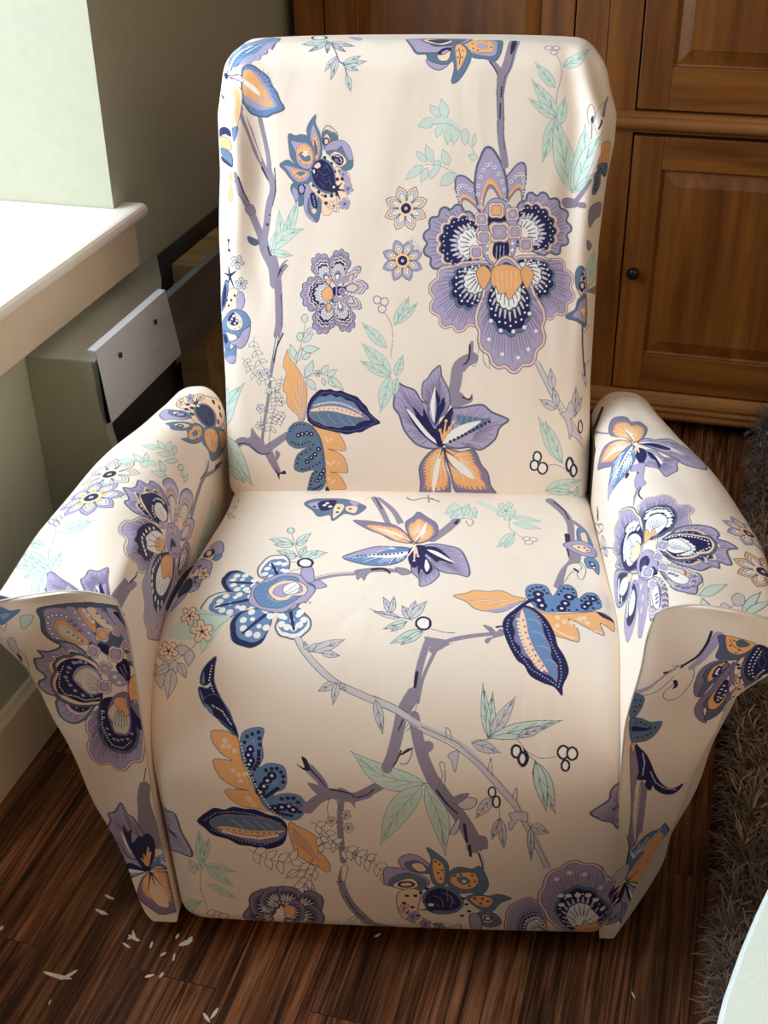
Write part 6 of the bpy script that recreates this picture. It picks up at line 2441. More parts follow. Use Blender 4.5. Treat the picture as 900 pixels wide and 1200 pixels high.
[0,3,10,46,897,1065,-2,-9,-6,-4,-7,4,-2,9,2,8,6,4,7,-4],
[0,3,10,50,790,1095,-3,-10,-8,-4,-7,4,-3,9,3,10,7,4,8,-4],
[0,3,10,57,802,1079,-3,-10,-6,-4,-6,4,-3,9,3,10,6,5,6,-4],
[0,10,-1,10,795,1102,13,-18,-7,-21,-12,-2,12,13],
[0,8,4,14,821,1073,-5,-26,7,-32,17,-37,28,-40,0,0,-2,53,-8,39,-16,28,-21,15],
[1,4,11,821,1073,23,-61,20,-63],
[1,4,10,830,1050,-2,-27],
[1,4,10,830,1050,19,-18],
[1,4,10,839,1025,-1,-28],
[1,4,10,839,1025,18,-19],
[1,4,10,848,999,3,-29],
[1,4,10,848,999,15,-24],
[1,4,10,858,969,2,-16],
[1,4,10,858,969,8,-14],
[0,8,4,14,823,1072,-5,-22,2,-28,10,-34,18,-40,0,0,2,44,-3,36,-9,26,-15,18],
[1,4,11,823,1072,12,-57,11,-57],
[1,4,10,831,1035,-3,-23],
[1,4,10,831,1035,13,-19],
[1,4,10,840,994,1,-25],
[1,4,10,840,994,7,-24],
[1,4,12,808,1087,13,-14],
[0,3,10,35,734,998,-2,-9,-6,-4,-6,4,-2,9,2,9,6,4,6,-4],
[0,3,10,44,744,971,-2,-12,-6,-5,-6,5,-2,12,2,11,6,5,6,-5],
[0,13,4,14,725,983,-14,-3,-10,-12,-7,-19,-3,-27,0,0,18,12,12,14,5,17,-1,18],
[1,4,11,725,983,-17,-29,-14,-27],
[1,4,10,716,968,-12,-4],
[1,4,10,716,968,1,-16],
[1,4,10,708,954,-11,-7],
[1,4,10,708,954,-1,-16],
[1,4,10,700,938,-7,-8],
[1,4,10,700,938,-4,-11],
[0,13,4,15,743,918,-8,-9,-6,-15,-2,-20,1,-23,0,0,10,18,6,17,2,17,-3,15],
[1,4,12,743,918,-8,-33,-6,-29],
[1,4,10,738,896,-7,-10],
[1,4,10,738,896,1,-14],
[1,4,10,733,874,-5,-12],
[1,4,10,733,874,-1,-14],
[0,13,4,15,746,918,-5,-19,0,-23,5,-28,10,-29,0,0,4,32,0,28,-5,23,-9,16],
[1,4,12,746,918,5,-48,4,-44],
[1,4,10,749,886,-4,-19],
[1,4,10,749,886,8,-17],
[1,4,10,752,853,0,-19],
[1,4,10,752,853,5,-18],
[1,4,13,742,958,3,-40],
[5,8,1054,886,33,-17,-35,134,-45,11,-17,-16,-2,-26,-21,-22,-20,-22,26,-26,28,-14,18,-29,65,-68],
[0,3,-1,11,1031,914,40,-25,9,-22,-25,17],
[3,10,43,1004,935],
[3,10,46,1014,937],
[3,10,52,1027,936],
[3,10,52,1045,928],
[2,14,37,12,1021,928,-21,18,-13,-6],
[2,14,42,13,1032,927,-22,37],
[2,14,42,16,1049,920,-21,43],
[2,14,43,13,1036,900,-21,5,-12,7],
[2,14,46,17,1057,874,-16,-7],
[0,2,4,25,510,768,20,22,27,-4,26,-31,7,-32,-34,-1,-34,14],
[0,14,4,17,523,753,27,17,30,-26,3,-21,-34,1],
[0,7,10,17,540,753,23,7,13,-26,-20,-7],
[0,2,4,27,473,683,2,46,21,12,33,-9,40,-21,13,-33,-34,-25,-41,15,-27,-1],
[0,14,4,18,483,673,18,35,35,13,40,-32,-21,-47,-35,10],
[0,7,10,18,493,667,22,25,27,7,13,-28,-28,-17],
[0,7,1,62,544,676,-5,-7,-13,-4,-13,2,-4,7,5,8,13,3,12,-2],
[0,7,4,23,506,639,28,19,27,-16,-8,-86,34,-50,43,-14,28,18,-13,-79,-44,46,-35,9,-35,30,-21,25,-9,49],
[3,10,55,527,628,20,1,-28,-32,20,-17,-11,-26,24,-11,14,-25,29,-12,20,-16],
[0,2,4,19,553,531,-3,-7,-6,1,0,-12,-5,-6,-4,3,-1,12,-6,-4,-4,5,0,9,6,6,-4,10,2,8,5,3,5,-8,4,10,5,0,2,-7,-3,-11,6,-3],
[1,10,19,538,536,8,-2],
[1,10,19,538,536,1,-14],
[1,10,19,538,536,-7,-6],
[1,10,19,538,536,-5,10],
[1,10,19,538,536,4,12],
[3,10,27,538,536],
[0,2,4,22,579,475,-5,-2,-4,12,-3,-20,-5,-1,-2,15,2,17,-5,3,-1,10,2,7,6,-1,0,11,4,5,4,-2,1,-11,6,4,4,-4,-1,-9,-5,-7,4,-12],
[1,10,20,570,505,4,-12],
[1,10,20,570,505,-4,-17],
[1,10,20,570,505,-7,2],
[1,10,20,570,505,-1,13],
[1,10,20,570,505,6,7],
[3,10,27,570,505],
[0,7,4,19,529,563,-3,-5,-5,4,-2,-10,-4,-2,-3,4,1,10,-5,-1,-2,6,1,7,5,2,-1,9,2,6,4,0,3,-8,4,6,4,-2,1,-7,-4,-7,4,-5],
[1,10,19,518,573,6,-5],
[1,10,19,518,573,-1,-12],
[1,10,19,518,573,-6,-2],
[1,10,19,518,573,-2,10],
[1,10,19,518,573,5,8],
[3,10,22,518,573],
[0,2,4,22,616,474,-4,-14,-4,8,-1,-5,-3,-5,-4,4,0,6,-6,-5,-2,14,2,13,5,6,-2,12,2,6,4,1,3,-8,4,7,3,-1,2,-8,-3,-11,4,-6],
[1,10,22,605,489,6,-6],
[1,10,22,605,489,-1,-24],
[1,10,22,605,489,-6,-6],
[1,10,22,605,489,-3,15],
[1,10,22,605,489,4,14],
[3,10,25,605,489],
[0,14,4,26,592,679,-9,55,4,43,-10,41,23,-20,23,-31,5,-32,-7,-55],
[0,6,4,18,599,690,-9,44,3,43,22,-20,4,-32,-4,-40],
[3,10,33,597,767,9,-10,7,-22,-10,-11,6,-22],
[0,14,4,27,626,680,2,45,22,23,33,-6,20,8,20,-68,-18,-46,-21,11,-34,-1],
[0,6,4,18,631,691,9,28,23,9,27,-4,9,-31,-15,-28,-27,-1],
[0,14,-1,10,646,703,17,10,17,-20,-17,-14],
[3,3,53,665,693],
[3,10,35,643,714,13,6,27,-4,7,-23,-13,-17],
[0,14,4,27,671,623,17,18,37,-5,24,7,30,-18,-25,-18,-20,-36,-28,5],
[0,6,4,18,678,621,20,15,28,-6,10,-17,-13,-24,-24,5],
[3,10,36,691,624,18,0,14,-11,-17,-10],
[0,14,4,28,699,563,28,7,25,-24,5,-31,-28,-16,-22,20],
[0,2,4,28,679,550,20,7,12,-44,-6,-49,-18,12],
[0,7,10,19,710,551,21,3,6,-27,-19,-7],
[0,7,1,47,733,539,-3,-7,-5,-3,-6,3,-3,7,2,7,6,3,6,-2],
[0,14,4,23,564,618,18,43,34,13,34,-28,14,-41,-14,-37,-34,-15,-35,11],
[0,1,-1,10,569,613,16,40,31,9,31,-28,10,-33,-14,-25,-31,-7,-31,11],
[1,12,27,589,632,20,-11,6,-36],
[1,12,27,609,645,21,-11,13,-36],
[1,12,27,595,602,11,-18],
[1,12,27,623,657,3,-48],
[1,12,27,636,634,-3,-55],
[2,1,112,37,592,577,-18,5],
[2,1,112,38,592,577,-32,-8],
[2,1,112,38,592,577,-11,-13],
[3,3,73,585,593],
[3,10,54,664,623,7,-24,7,-30,-17,-20,-86,111,-14,-18],
[5,2,858,478,16,-21,-6,-12,-10,-9,-14,-7,-19,-9,-19,0,-17,24,-13,18,-8,24,-3,32,2,25,1,25,6,23,10,17,13,9,12,11,13,4,14,-8,10,-15,12,-22,8,-31,4,-30,4,-27,2,-36],
[5,1,959,515,12,-65,-13,-6,-14,3,-15,12,-16,16,-18,28,-16,20,-13,24,-9,28,-12,25,-4,27,2,26,8,22,2,26,7,21,12,15,16,7,12,15,15,9,17,-2,16,-10,17,-1,16,-10,15,-20,11,-27,20,-28,27,-47,22,-48,-15,-12,11,-40,-19,-10,-21,-7,-14,-13,-13,-13,-10,-18,-13,-3],
[3,3,81,902,598,-4,37,18,-1,23,1,25,-1,20,-21,23,-44],
[3,3,69,884,700,29,22,36,-8,44,-58],
[0,6,4,22,946,443,-2,62,14,7,5,24,15,-17,14,9,20,-44,10,-58],
[0,1,-1,11,1020,610,35,24,60,-61,-1,-55,-27,-12],
[5,8,1053,519,-20,0,-5,15,0,21,3,26,10,20,22,-2,24,-14,25,-14,2,-2,0,-15,1,-21,-1,-20,0,-24,-10,-14,-33,15,-22,11],
[0,7,4,23,1017,476,60,-42,12,-17,-24,-8,-35,17],
[2,13,70,78,993,722,15,-50],
[1,4,18,988,734,16,-60],
[0,13,4,22,1023,664,28,-26,20,-6,17,4,12,14,0,0,-37,27,-27,12,-13,-6,0,-19],
[1,4,18,1023,664,54,-26,16,16],
[1,4,15,1077,638,4,7],
[1,4,15,1077,638,-11,31],
]
PRINT['armL'] = [
[2,11,131,248,777,1098,-32,-13,-70,-5,-107,-27],
[1,4,25,774,1104,-46,-19,-119,-8],
[1,4,27,840,1047,-99,27,-85,-1],
[2,11,127,94,726,1081,79,-25,90,-21],
[2,10,124,77,842,1053,75,-18],
[1,12,21,369,1309,-36,-40],
[1,13,33,357,1302,-24,-38],
[4,7,747,20,443,1337],
[4,2,775,20,333,1340],
[0,8,9,15,513,1297,5,12,0,13,-7,11,-13,10,0,0,-4,-18,0,-15,7,-9,12,-4],
[0,8,9,14,509,1273,12,7,9,9,6,11,3,14,0,0,-18,-13,-11,-11,-4,-9,3,-8],
[0,8,9,14,517,1270,8,-2,9,1,9,5,8,9,0,0,-12,0,-10,-2,-8,-4,-4,-7],
[0,8,9,14,526,1230,9,0,6,2,2,5,0,6,0,0,-11,-1,-7,-3,-2,-4,3,-5],
[0,8,9,15,514,1214,12,2,9,5,5,8,1,10,0,0,-16,-4,-11,-6,-4,-7,4,-8],
[0,8,9,15,504,1207,4,8,-3,10,-10,10,-14,9,0,0,-5,-13,3,-11,10,-9,15,-4],
[1,9,15,501,1324,12,-46,3,-25,-8,-30,-4,-25],
[0,8,9,12,500,1280,17,-10,12,-18,-16,-9,-6,14,-18,6],
[0,8,9,14,591,1258,4,10,0,12,-5,13,-8,13,0,0,-9,-18,0,-14,7,-11,11,-5],
[0,8,9,14,594,1245,11,4,7,7,3,9,0,11,0,0,-15,-9,-9,-8,-1,-7,4,-7],
[0,8,9,14,598,1235,11,-5,11,0,10,4,8,9,0,0,-15,4,-13,0,-8,-4,-4,-8],
[0,8,9,14,587,1223,3,9,-3,9,-9,9,-13,8,0,0,-2,-12,3,-10,9,-8,12,-5],
[0,8,9,15,586,1202,-1,7,-6,8,-12,6,-15,6,0,0,2,-11,7,-8,12,-6,13,-2],
[0,8,9,14,595,1217,11,-3,10,0,10,4,7,7,0,0,-15,2,-12,-1,-8,-3,-3,-6],
[0,8,9,16,560,1163,8,-1,5,2,0,5,-2,6,0,0,-9,-1,-6,-2,0,-4,4,-5],
[0,8,9,17,560,1152,12,-5,10,-1,8,2,5,5,0,0,-16,4,-11,2,-7,-2,-1,-5],
[1,9,15,585,1272,9,-38,-10,-48,-33,-36],
[0,8,4,18,592,1175,-10,-1,-11,4,-5,7,4,5,10,1,10,-4,5,-6],
[0,8,9,12,582,924,57,-10,59,1,55,12,49,24,0,0,-92,6,-68,-2,-43,-12,-17,-19],
[1,9,10,582,924,105,13,98,12],
[1,9,10,687,937,53,-4],
[1,9,10,687,937,27,14],
[0,8,9,12,674,903,37,3,32,16,23,28,12,38,0,0,-51,-15,-36,-19,-17,-24,0,-27],
[1,9,10,674,903,51,42,46,36],
[1,9,10,725,945,31,8],
[1,9,10,725,945,7,22],
[0,8,9,12,586,935,27,-12,24,-6,18,2,11,8,0,0,-38,13,-27,6,-14,-2,-1,-9],
[1,9,10,586,935,39,-4,35,-3],
[1,9,10,625,931,23,-8],
[1,9,10,625,931,7,5],
[5,0,349,1155,-4,-2,-31,34,-19,37,17,31,13,4,12,-5,38,26,6,-18,15,-7,30,3,-2,-26,21,0,4,-23,-6,-18,-6,-20,-27,-18,-26,-12],
[0,7,4,15,330,1172,-6,38,35,24,28,-3,15,-16,16,-20,-1,-34,-33,-20,-42,10],
[0,1,10,10,333,1166,-4,36,35,30,17,-7,18,-11,11,-14,7,-25,-7,-18,-30,-14,-35,10],
[3,3,29,379,1201],
[3,3,29,389,1199],
[3,3,30,397,1195],
[3,3,30,402,1190],
[3,3,30,407,1184],
[3,3,30,407,1179],
[3,3,31,408,1174],
[3,3,28,359,1198],
[3,3,28,351,1196],
[3,3,28,344,1193],
[3,3,29,341,1187],
[3,3,29,339,1181],
[0,3,4,10,354,1158,-8,23,15,12,21,-1,14,-11,-1,-10,1,-18,-18,-7],
[1,4,10,365,1156,7,29],
[1,4,11,369,1154,14,24],
[1,4,10,357,1160,-2,24],
[5,3,410,1126,-8,-11,5,32,34,26,25,30,16,3,20,-6,12,-15,-3,-18,-12,-18,-36,-13,-27,-25],
[5,3,474,1081,-19,-9,-13,36,30,23,37,13,27,-2,29,-14,29,-30,-1,-21,-36,-14,-47,-2],
[5,3,475,1048,-28,4,35,12,51,-4,32,-14,22,-25,-28,-10,-39,-2],
[5,0,456,1001,-56,10,35,12,58,-3,29,-25,-5,-32,-41,-8,-32,-2,-55,11,-9,35],
[5,1,308,1123,28,-26,-11,42,-11,48,-20,28,-26,14,-7,11,-24,8,-25,-5,-16,-17,-32,-2,-30,-13,15,-27,-7,-14,30,-25,47,-8,78,-31],
[0,1,10,11,331,1139,-9,25,-20,24,-24,13,-32,9,-20,-2,-20,1,-6,-14,-19,-1,11,-18,4,-14,34,-17,22,0,-27,24,18,15,39,-3,30,-22],
[3,3,44,304,1173],
[3,3,43,287,1184],
[3,3,43,269,1190],
[3,3,42,251,1193],
[3,3,42,236,1194],
[3,3,43,226,1190],
[3,3,44,221,1183],
[3,3,44,216,1175],
[3,3,46,213,1167],
[0,3,4,19,324,1116,3,25,-25,28,-33,13,-20,4,-7,-9,-11,-8,20,-25,37,-28],
[0,6,4,13,312,1108,13,15,-15,22,-24,8,-15,-5,3,-14],
[1,4,14,308,1131,-27,43],
[1,4,14,301,1131,-46,45],
[1,4,15,297,1128,-53,39],
[0,2,4,27,377,1059,-78,50,-72,34,-44,0,-50,-5,-7,-41,-21,-25,12,-37,1,-27,94,-76,30,19,37,16,74,0,30,30,11,35],
[1,6,40,113,1058,14,-32,13,-36],
[1,6,34,156,991,56,-26,19,11],
[1,12,17,178,1138,-29,-19,3,-43,-24,-18],
[3,6,55,162,1003,29,-34,-14,35,35,-22],
[0,1,10,20,375,1056,-76,53,-52,20,-39,-4,-17,-29,1,-29,1,-29,22,-31,47,-11,35,-3,55,8,31,21],
[0,3,4,20,372,1049,-55,40,-39,6,-38,-2,-16,-25,13,-29,33,-24,41,-7,38,3,22,19],
[0,6,4,20,374,1052,-44,32,-37,13,-14,-14,7,-33,36,-17,26,-25,20,15],
[3,3,69,220,1118,-14,-8,-8,-15,-1,-17,13,-28,14,-23,-6,-14,33,-7],
[3,3,45,282,1109],
[3,3,44,264,1113],
[3,3,44,247,1117],
[3,3,44,233,1119],
[1,4,16,269,1045,-25,-7],
[1,4,16,291,1030,-14,-15],
[1,4,16,257,1066,-24,-4],
[0,2,12,21,379,1136,47,-31,40,-43,-23,-20,6,-20,-55,10,-40,41,-16,42,17,13],
[0,1,-1,10,385,1094,24,-27,0,-16,-32,8,-12,23],
[0,7,12,15,366,1140,-3,-4,-11,3,-10,8,-11,6,-3,6,6,2,3,3,11,-3,8,-6,11,-6,4,-7],
[0,2,12,12,360,1144,-2,-3,-7,2,-7,5,-7,4,-3,5,4,1,3,2,7,-2,6,-4,7,-4,3,-5],
[3,7,22,349,1151],
[3,12,11,349,1151],
[0,7,12,19,470,1099,1,-5,-14,3,-16,10,-15,8,-9,9,5,3,2,4,12,-3,13,-8,16,-7,10,-10],
[0,2,12,15,462,1104,0,-4,-9,3,-11,6,-10,6,-6,6,3,2,1,3,9,-2,9,-6,10,-5,7,-7],
[3,7,30,445,1114],
[3,12,15,445,1114],
[0,7,12,19,423,1091,0,-6,-13,4,-16,10,-16,9,-9,9,5,3,1,5,12,-4,14,-9,16,-8,10,-10],
[0,2,12,15,415,1096,0,-4,-9,2,-11,7,-11,6,-6,7,3,2,1,3,8,-2,10,-7,10,-6,8,-6],
[3,7,30,397,1106],
[3,12,15,397,1106],
[0,7,12,19,428,1035,1,-6,-14,4,-16,11,-16,9,-10,11,4,3,-1,6,13,-4,16,-11,17,-9,10,-11],
[0,2,12,16,420,1040,0,-4,-9,3,-11,7,-11,6,-7,8,3,2,0,4,8,-3,11,-7,11,-7,8,-7],
[3,7,31,402,1051],
[3,12,15,402,1051],
[0,7,4,14,456,1108,29,-19,-3,-25,-27,8,-12,23],
[0,10,-1,10,384,971,83,-19,108,-46,-7,-19,-60,8,-83,28,-135,36,-6,21],
[0,2,4,23,580,920,75,-23,79,-25,78,-48,29,-41,-28,-8,-95,53,-88,48],
[0,14,4,16,663,873,72,-22,68,-49,21,-26,-90,47],
[0,7,4,16,588,898,73,-32,44,-49,-37,-4,-81,34,-58,20,-55,23,36,12],
[0,7,4,25,641,823,-11,4,-19,14,-3,-4,-14,6,-12,10,0,7,-19,11,-9,9,4,3,17,-9,-8,11,8,-1,14,-8,11,-12,14,-4,15,-10,5,-8,-11,1,17,-14],
[1,10,24,598,856,22,-16],
[1,10,24,598,856,-2,-6],
[1,10,24,598,856,-22,12],
[1,10,24,598,856,-12,14],
[1,10,24,598,856,15,-3],
[3,10,35,598,856],
[0,2,4,24,556,854,-12,6,-10,11,-10,2,-11,7,-5,7,7,0,-14,11,-3,5,8,-2,15,-10,1,5,10,-4,10,-8,2,-7,15,-8,9,-8,-2,-3,-14,6,9,-9],
[1,10,24,533,878,11,-12],
[1,10,24,533,878,-10,1],
[1,10,24,533,878,-17,13],
[1,10,24,533,878,-1,7],
[1,10,24,533,878,17,-8],
[3,10,29,533,878],
[3,10,73,643,863,23,-30,-98,54,-58,15,-41,14,-41,14],
[0,6,10,16,649,882,63,-21,19,-22,-70,28],
[2,11,319,275,-32,1202,45,-5,46,-9],
[0,11,4,16,49,1201,14,0,1,-11,29,-12,14,-16,-29,7,-35,18],
[2,10,42,27,78,1184,36,-10,23,-2],
[5,8,-40,1249,0,-19,-4,58,0,25,63,34,22,7,32,-3,-37,-37,-28,-30,-27,-30,-21,-17],
[2,10,34,13,-40,1244,18,40,4,9],
[2,10,30,12,-41,1258,0,13],
[0,1,-1,10,-35,1270,-5,-26,-1,14],
[5,8,-17,1222,-38,-4,19,16,25,22,37,19,14,-6,24,-2,-2,-18,18,-15,-43,-8,-44,-10,-29,-6],
[0,3,-1,10,-31,1221,30,17,15,5,-19,-15],
[0,1,-1,10,-36,1216,37,18,23,3,-27,-12,-18,-11],
[2,10,31,12,-36,1216,42,26],
[0,1,-1,10,-39,1223,15,-29,23,-26,-24,12,-31,35],
[0,8,9,11,208,1372,-9,-20,3,-18,15,-17,24,-13,0,0,1,26,-5,22,-11,14,-18,6],
[1,9,10,208,1372,14,-35,16,-29],
[1,9,10,214,1354,-5,-18],
[1,9,10,214,1354,16,-7],
[1,9,10,222,1337,-1,-16],
[1,9,10,222,1337,15,-8],
[1,9,10,231,1320,4,-11],
[1,9,10,231,1320,9,-8],
[0,8,9,11,171,1396,17,10,13,13,9,13,-1,12,0,0,-25,-18,-15,-14,-3,-10,5,-6],
[1,9,10,171,1396,17,23,18,21],
[1,9,10,179,1407,16,11],
[1,9,10,179,1407,-3,7],
[1,9,10,188,1419,16,11],
[1,9,10,188,1419,0,7],
[1,9,10,199,1431,9,8],
[1,9,10,199,1431,4,7],
[0,8,9,11,96,1364,28,15,21,19,16,23,9,24,0,0,-40,-25,-26,-23,-12,-19,4,-14],
[1,9,10,96,1364,34,40,35,36],
[1,9,10,113,1384,25,15],
[1,9,10,113,1384,0,14],
[1,9,10,130,1404,24,15],
[1,9,10,130,1404,5,14],
[1,9,10,150,1425,16,12],
[1,9,10,150,1425,9,11],
[0,8,9,11,87,1367,19,18,14,21,8,22,1,20,0,0,-24,-26,-16,-24,-6,-19,4,-12],
[1,9,10,87,1367,21,42,18,33],
[1,9,10,97,1388,17,18],
[1,9,10,97,1388,-2,13],
[1,9,10,108,1409,15,16],
[1,9,10,108,1409,1,13],
[1,9,10,119,1429,8,12],
[1,9,10,119,1429,4,11],
[0,8,9,11,77,1363,-10,12,-24,2,-38,-9,-48,-18,0,0,26,-8,30,-1,32,7,32,15],
[1,9,10,77,1363,-60,-6,-51,-6],
[1,9,10,47,1360,-12,9],
[1,9,10,47,1360,-30,-13],
[1,9,10,17,1357,-14,6],
[1,9,10,17,1357,-27,-10],
[1,9,10,-13,1354,-15,1],
[1,9,10,-13,1354,-20,-5],
[0,8,9,11,81,1362,13,15,2,13,-9,9,-20,4,0,0,-12,-19,-2,-15,10,-7,18,0],
[1,9,10,81,1362,-7,21,-6,18],
[1,9,10,77,1372,10,15],
[1,9,10,77,1372,-15,2],
[1,9,10,74,1383,7,12],
[1,9,10,74,1383,-12,3],
[1,9,10,70,1394,2,7],
[1,9,10,70,1394,-5,4],
[0,8,9,12,73,1351,3,-11,13,-4,21,3,28,9,0,0,-10,11,-15,5,-18,-3,-22,-10],
[1,9,10,73,1351,33,-1,27,-2],
[1,9,10,90,1350,4,-8],
[1,9,10,90,1350,19,8],
[1,9,10,106,1350,6,-7],
[1,9,10,106,1350,17,5],
[1,9,10,122,1349,8,-3],
[1,9,10,122,1349,11,1],
[1,11,15,232,1389,-31,-10,-53,-2,-28,-6],
[0,0,12,29,257,1400,-6,-1,0,6,10,10,15,9,8,2,-3,-8,-12,-11],
[0,0,12,29,242,1383,-6,0,-1,6,7,7,10,6,6,0,0,-5,-8,-8],
[0,0,12,27,261,1383,-7,1,0,5,8,8,11,7,8,1,-2,-7,-9,-9],
[0,1,14,20,14,1437,-17,-28,-43,-36,-1,-17,-1,27,14,31,7,15],
[3,3,20,-8,1420],
[3,3,20,-13,1415],
[3,3,21,-17,1411],
[3,3,21,-21,1406],
[3,3,21,-25,1401],
[3,3,21,-30,1396],
[3,3,21,-35,1390],
[3,3,22,-41,1385],
[3,3,22,-47,1380],
[3,3,22,-48,1376],
[3,3,22,-48,1373],
[3,3,22,-48,1371],
[3,3,22,-48,1365],
[3,3,22,-48,1363],
[0,5,4,13,-27,1429,-9,-16,-12,-30,2,15,1,21],
[0,16,-1,10,-44,1419,-3,-20,1,15],
[0,2,4,43,797,1357,41,4,-2,-39,0,-45,-8,-32,-54,14,-18,34,-5,22],
[0,14,4,27,831,1338,2,-44,-10,-46,-38,24,9,39],
[0,7,10,26,818,1318,5,-29,-10,-27,-26,20],
[0,2,1,59,819,1268,-12,0,-12,8,-2,13,8,9,11,-1,8,-10,3,-12],
[0,14,4,37,720,1294,30,-29,32,-35,-8,-19,-59,22,-23,28,16,14],
[0,7,10,22,721,1269,33,-19,15,-26,-44,14],
[0,2,1,43,740,1241,-8,0,-9,4,-5,7,3,4,8,0,9,-4,5,-7],
[0,7,4,34,878,1333,56,-4,27,-50,38,-53,52,-45,4,-43,-70,-7,-98,30,-70,37,-10,38,48,31,-1,36],
[0,7,4,25,889,1302,-8,1,3,9,-13,-5,-5,3,5,7,13,6,-3,6,8,7,10,4,5,-5,13,9,9,1,0,-5,-10,-10,9,-1,-2,-7,-8,-5,-11,-1,-6,-9],
[1,10,27,898,1323,-5,-10],
[1,10,27,898,1323,-16,-7],
[1,10,27,898,1323,-5,7],
[1,10,27,898,1323,13,11],
[1,10,27,898,1323,13,0],
[3,10,31,898,1323],
[0,2,4,23,916,1281,-4,3,6,8,-10,0,-1,5,7,6,11,1,4,8,9,5,7,0,-2,-9,13,5,5,-3,-4,-7,-11,-5,4,-6,-4,-6,-8,-2,-7,4,-7,-7],
[1,10,25,932,1298,-8,-9],
[1,10,25,932,1298,-12,0],
[1,10,25,932,1298,3,9],
[1,10,25,932,1298,14,6],
[1,10,25,932,1298,7,-6],
[3,10,29,932,1298],
[0,7,4,23,967,1246,-8,1,-5,7,-9,-3,-7,2,-2,5,8,4,-8,5,2,5,7,2,9,-3,5,6,8,1,5,-4,-3,-7,11,0,3,-5,-3,-5,-11,0,3,-7],
[1,10,23,957,1262,5,-8],
[1,10,23,957,1262,-10,-5],
[1,10,23,957,1262,-10,5],
[1,10,23,957,1262,5,8],
[1,10,23,957,1262,13,0],
[3,10,27,957,1262],
[3,10,89,888,1289,-12,-23,-22,14,-13,-29,149,-41,16,-32,-17,-17,-41,-3],
[0,14,4,35,883,1259,47,-12,22,-33,2,-34,-36,-16,-57,7,-27,35,14,33],
[0,1,-1,12,885,1254,38,-10,22,-28,-1,-31,-35,-15,-46,8,-17,27,9,30],
[1,4,28,899,1240,-1,-29,-10,-24],
[1,4,28,920,1232,1,-24],
[1,4,29,869,1233,1,-29],
[2,1,92,23,907,1264,18,21],
[2,1,92,23,907,1264,35,-2],
[2,1,92,25,907,1264,-2,28],
[2,1,92,23,907,1264,35,8],
[3,3,57,906,1253],
[0,14,4,31,738,1225,60,-3,26,-27,-30,-23,-50,0,-47,19,-22,30,30,-13],
[0,6,12,21,742,1217,49,-3,18,-18,-37,-16,-52,11,-13,15],
[0,14,-1,10,742,1207,34,-4,-9,-12,-32,4],
[3,10,32,755,1215,33,-20,-44,-10],
[0,14,4,34,821,1187,75,-21,92,-61,-2,-48,-103,10,-81,26,-15,36,-25,39],
[0,6,12,23,828,1180,59,-19,19,-40,-44,-25,-60,28,-12,37],
[1,10,29,847,1168,2,-25,-25,-17],
[0,6,12,21,932,1133,69,-43,-12,-26,-53,10],
[3,10,35,822,1165,67,-21,-16,-25],
[1,10,39,755,1115,-13,-30,-63,10],
]
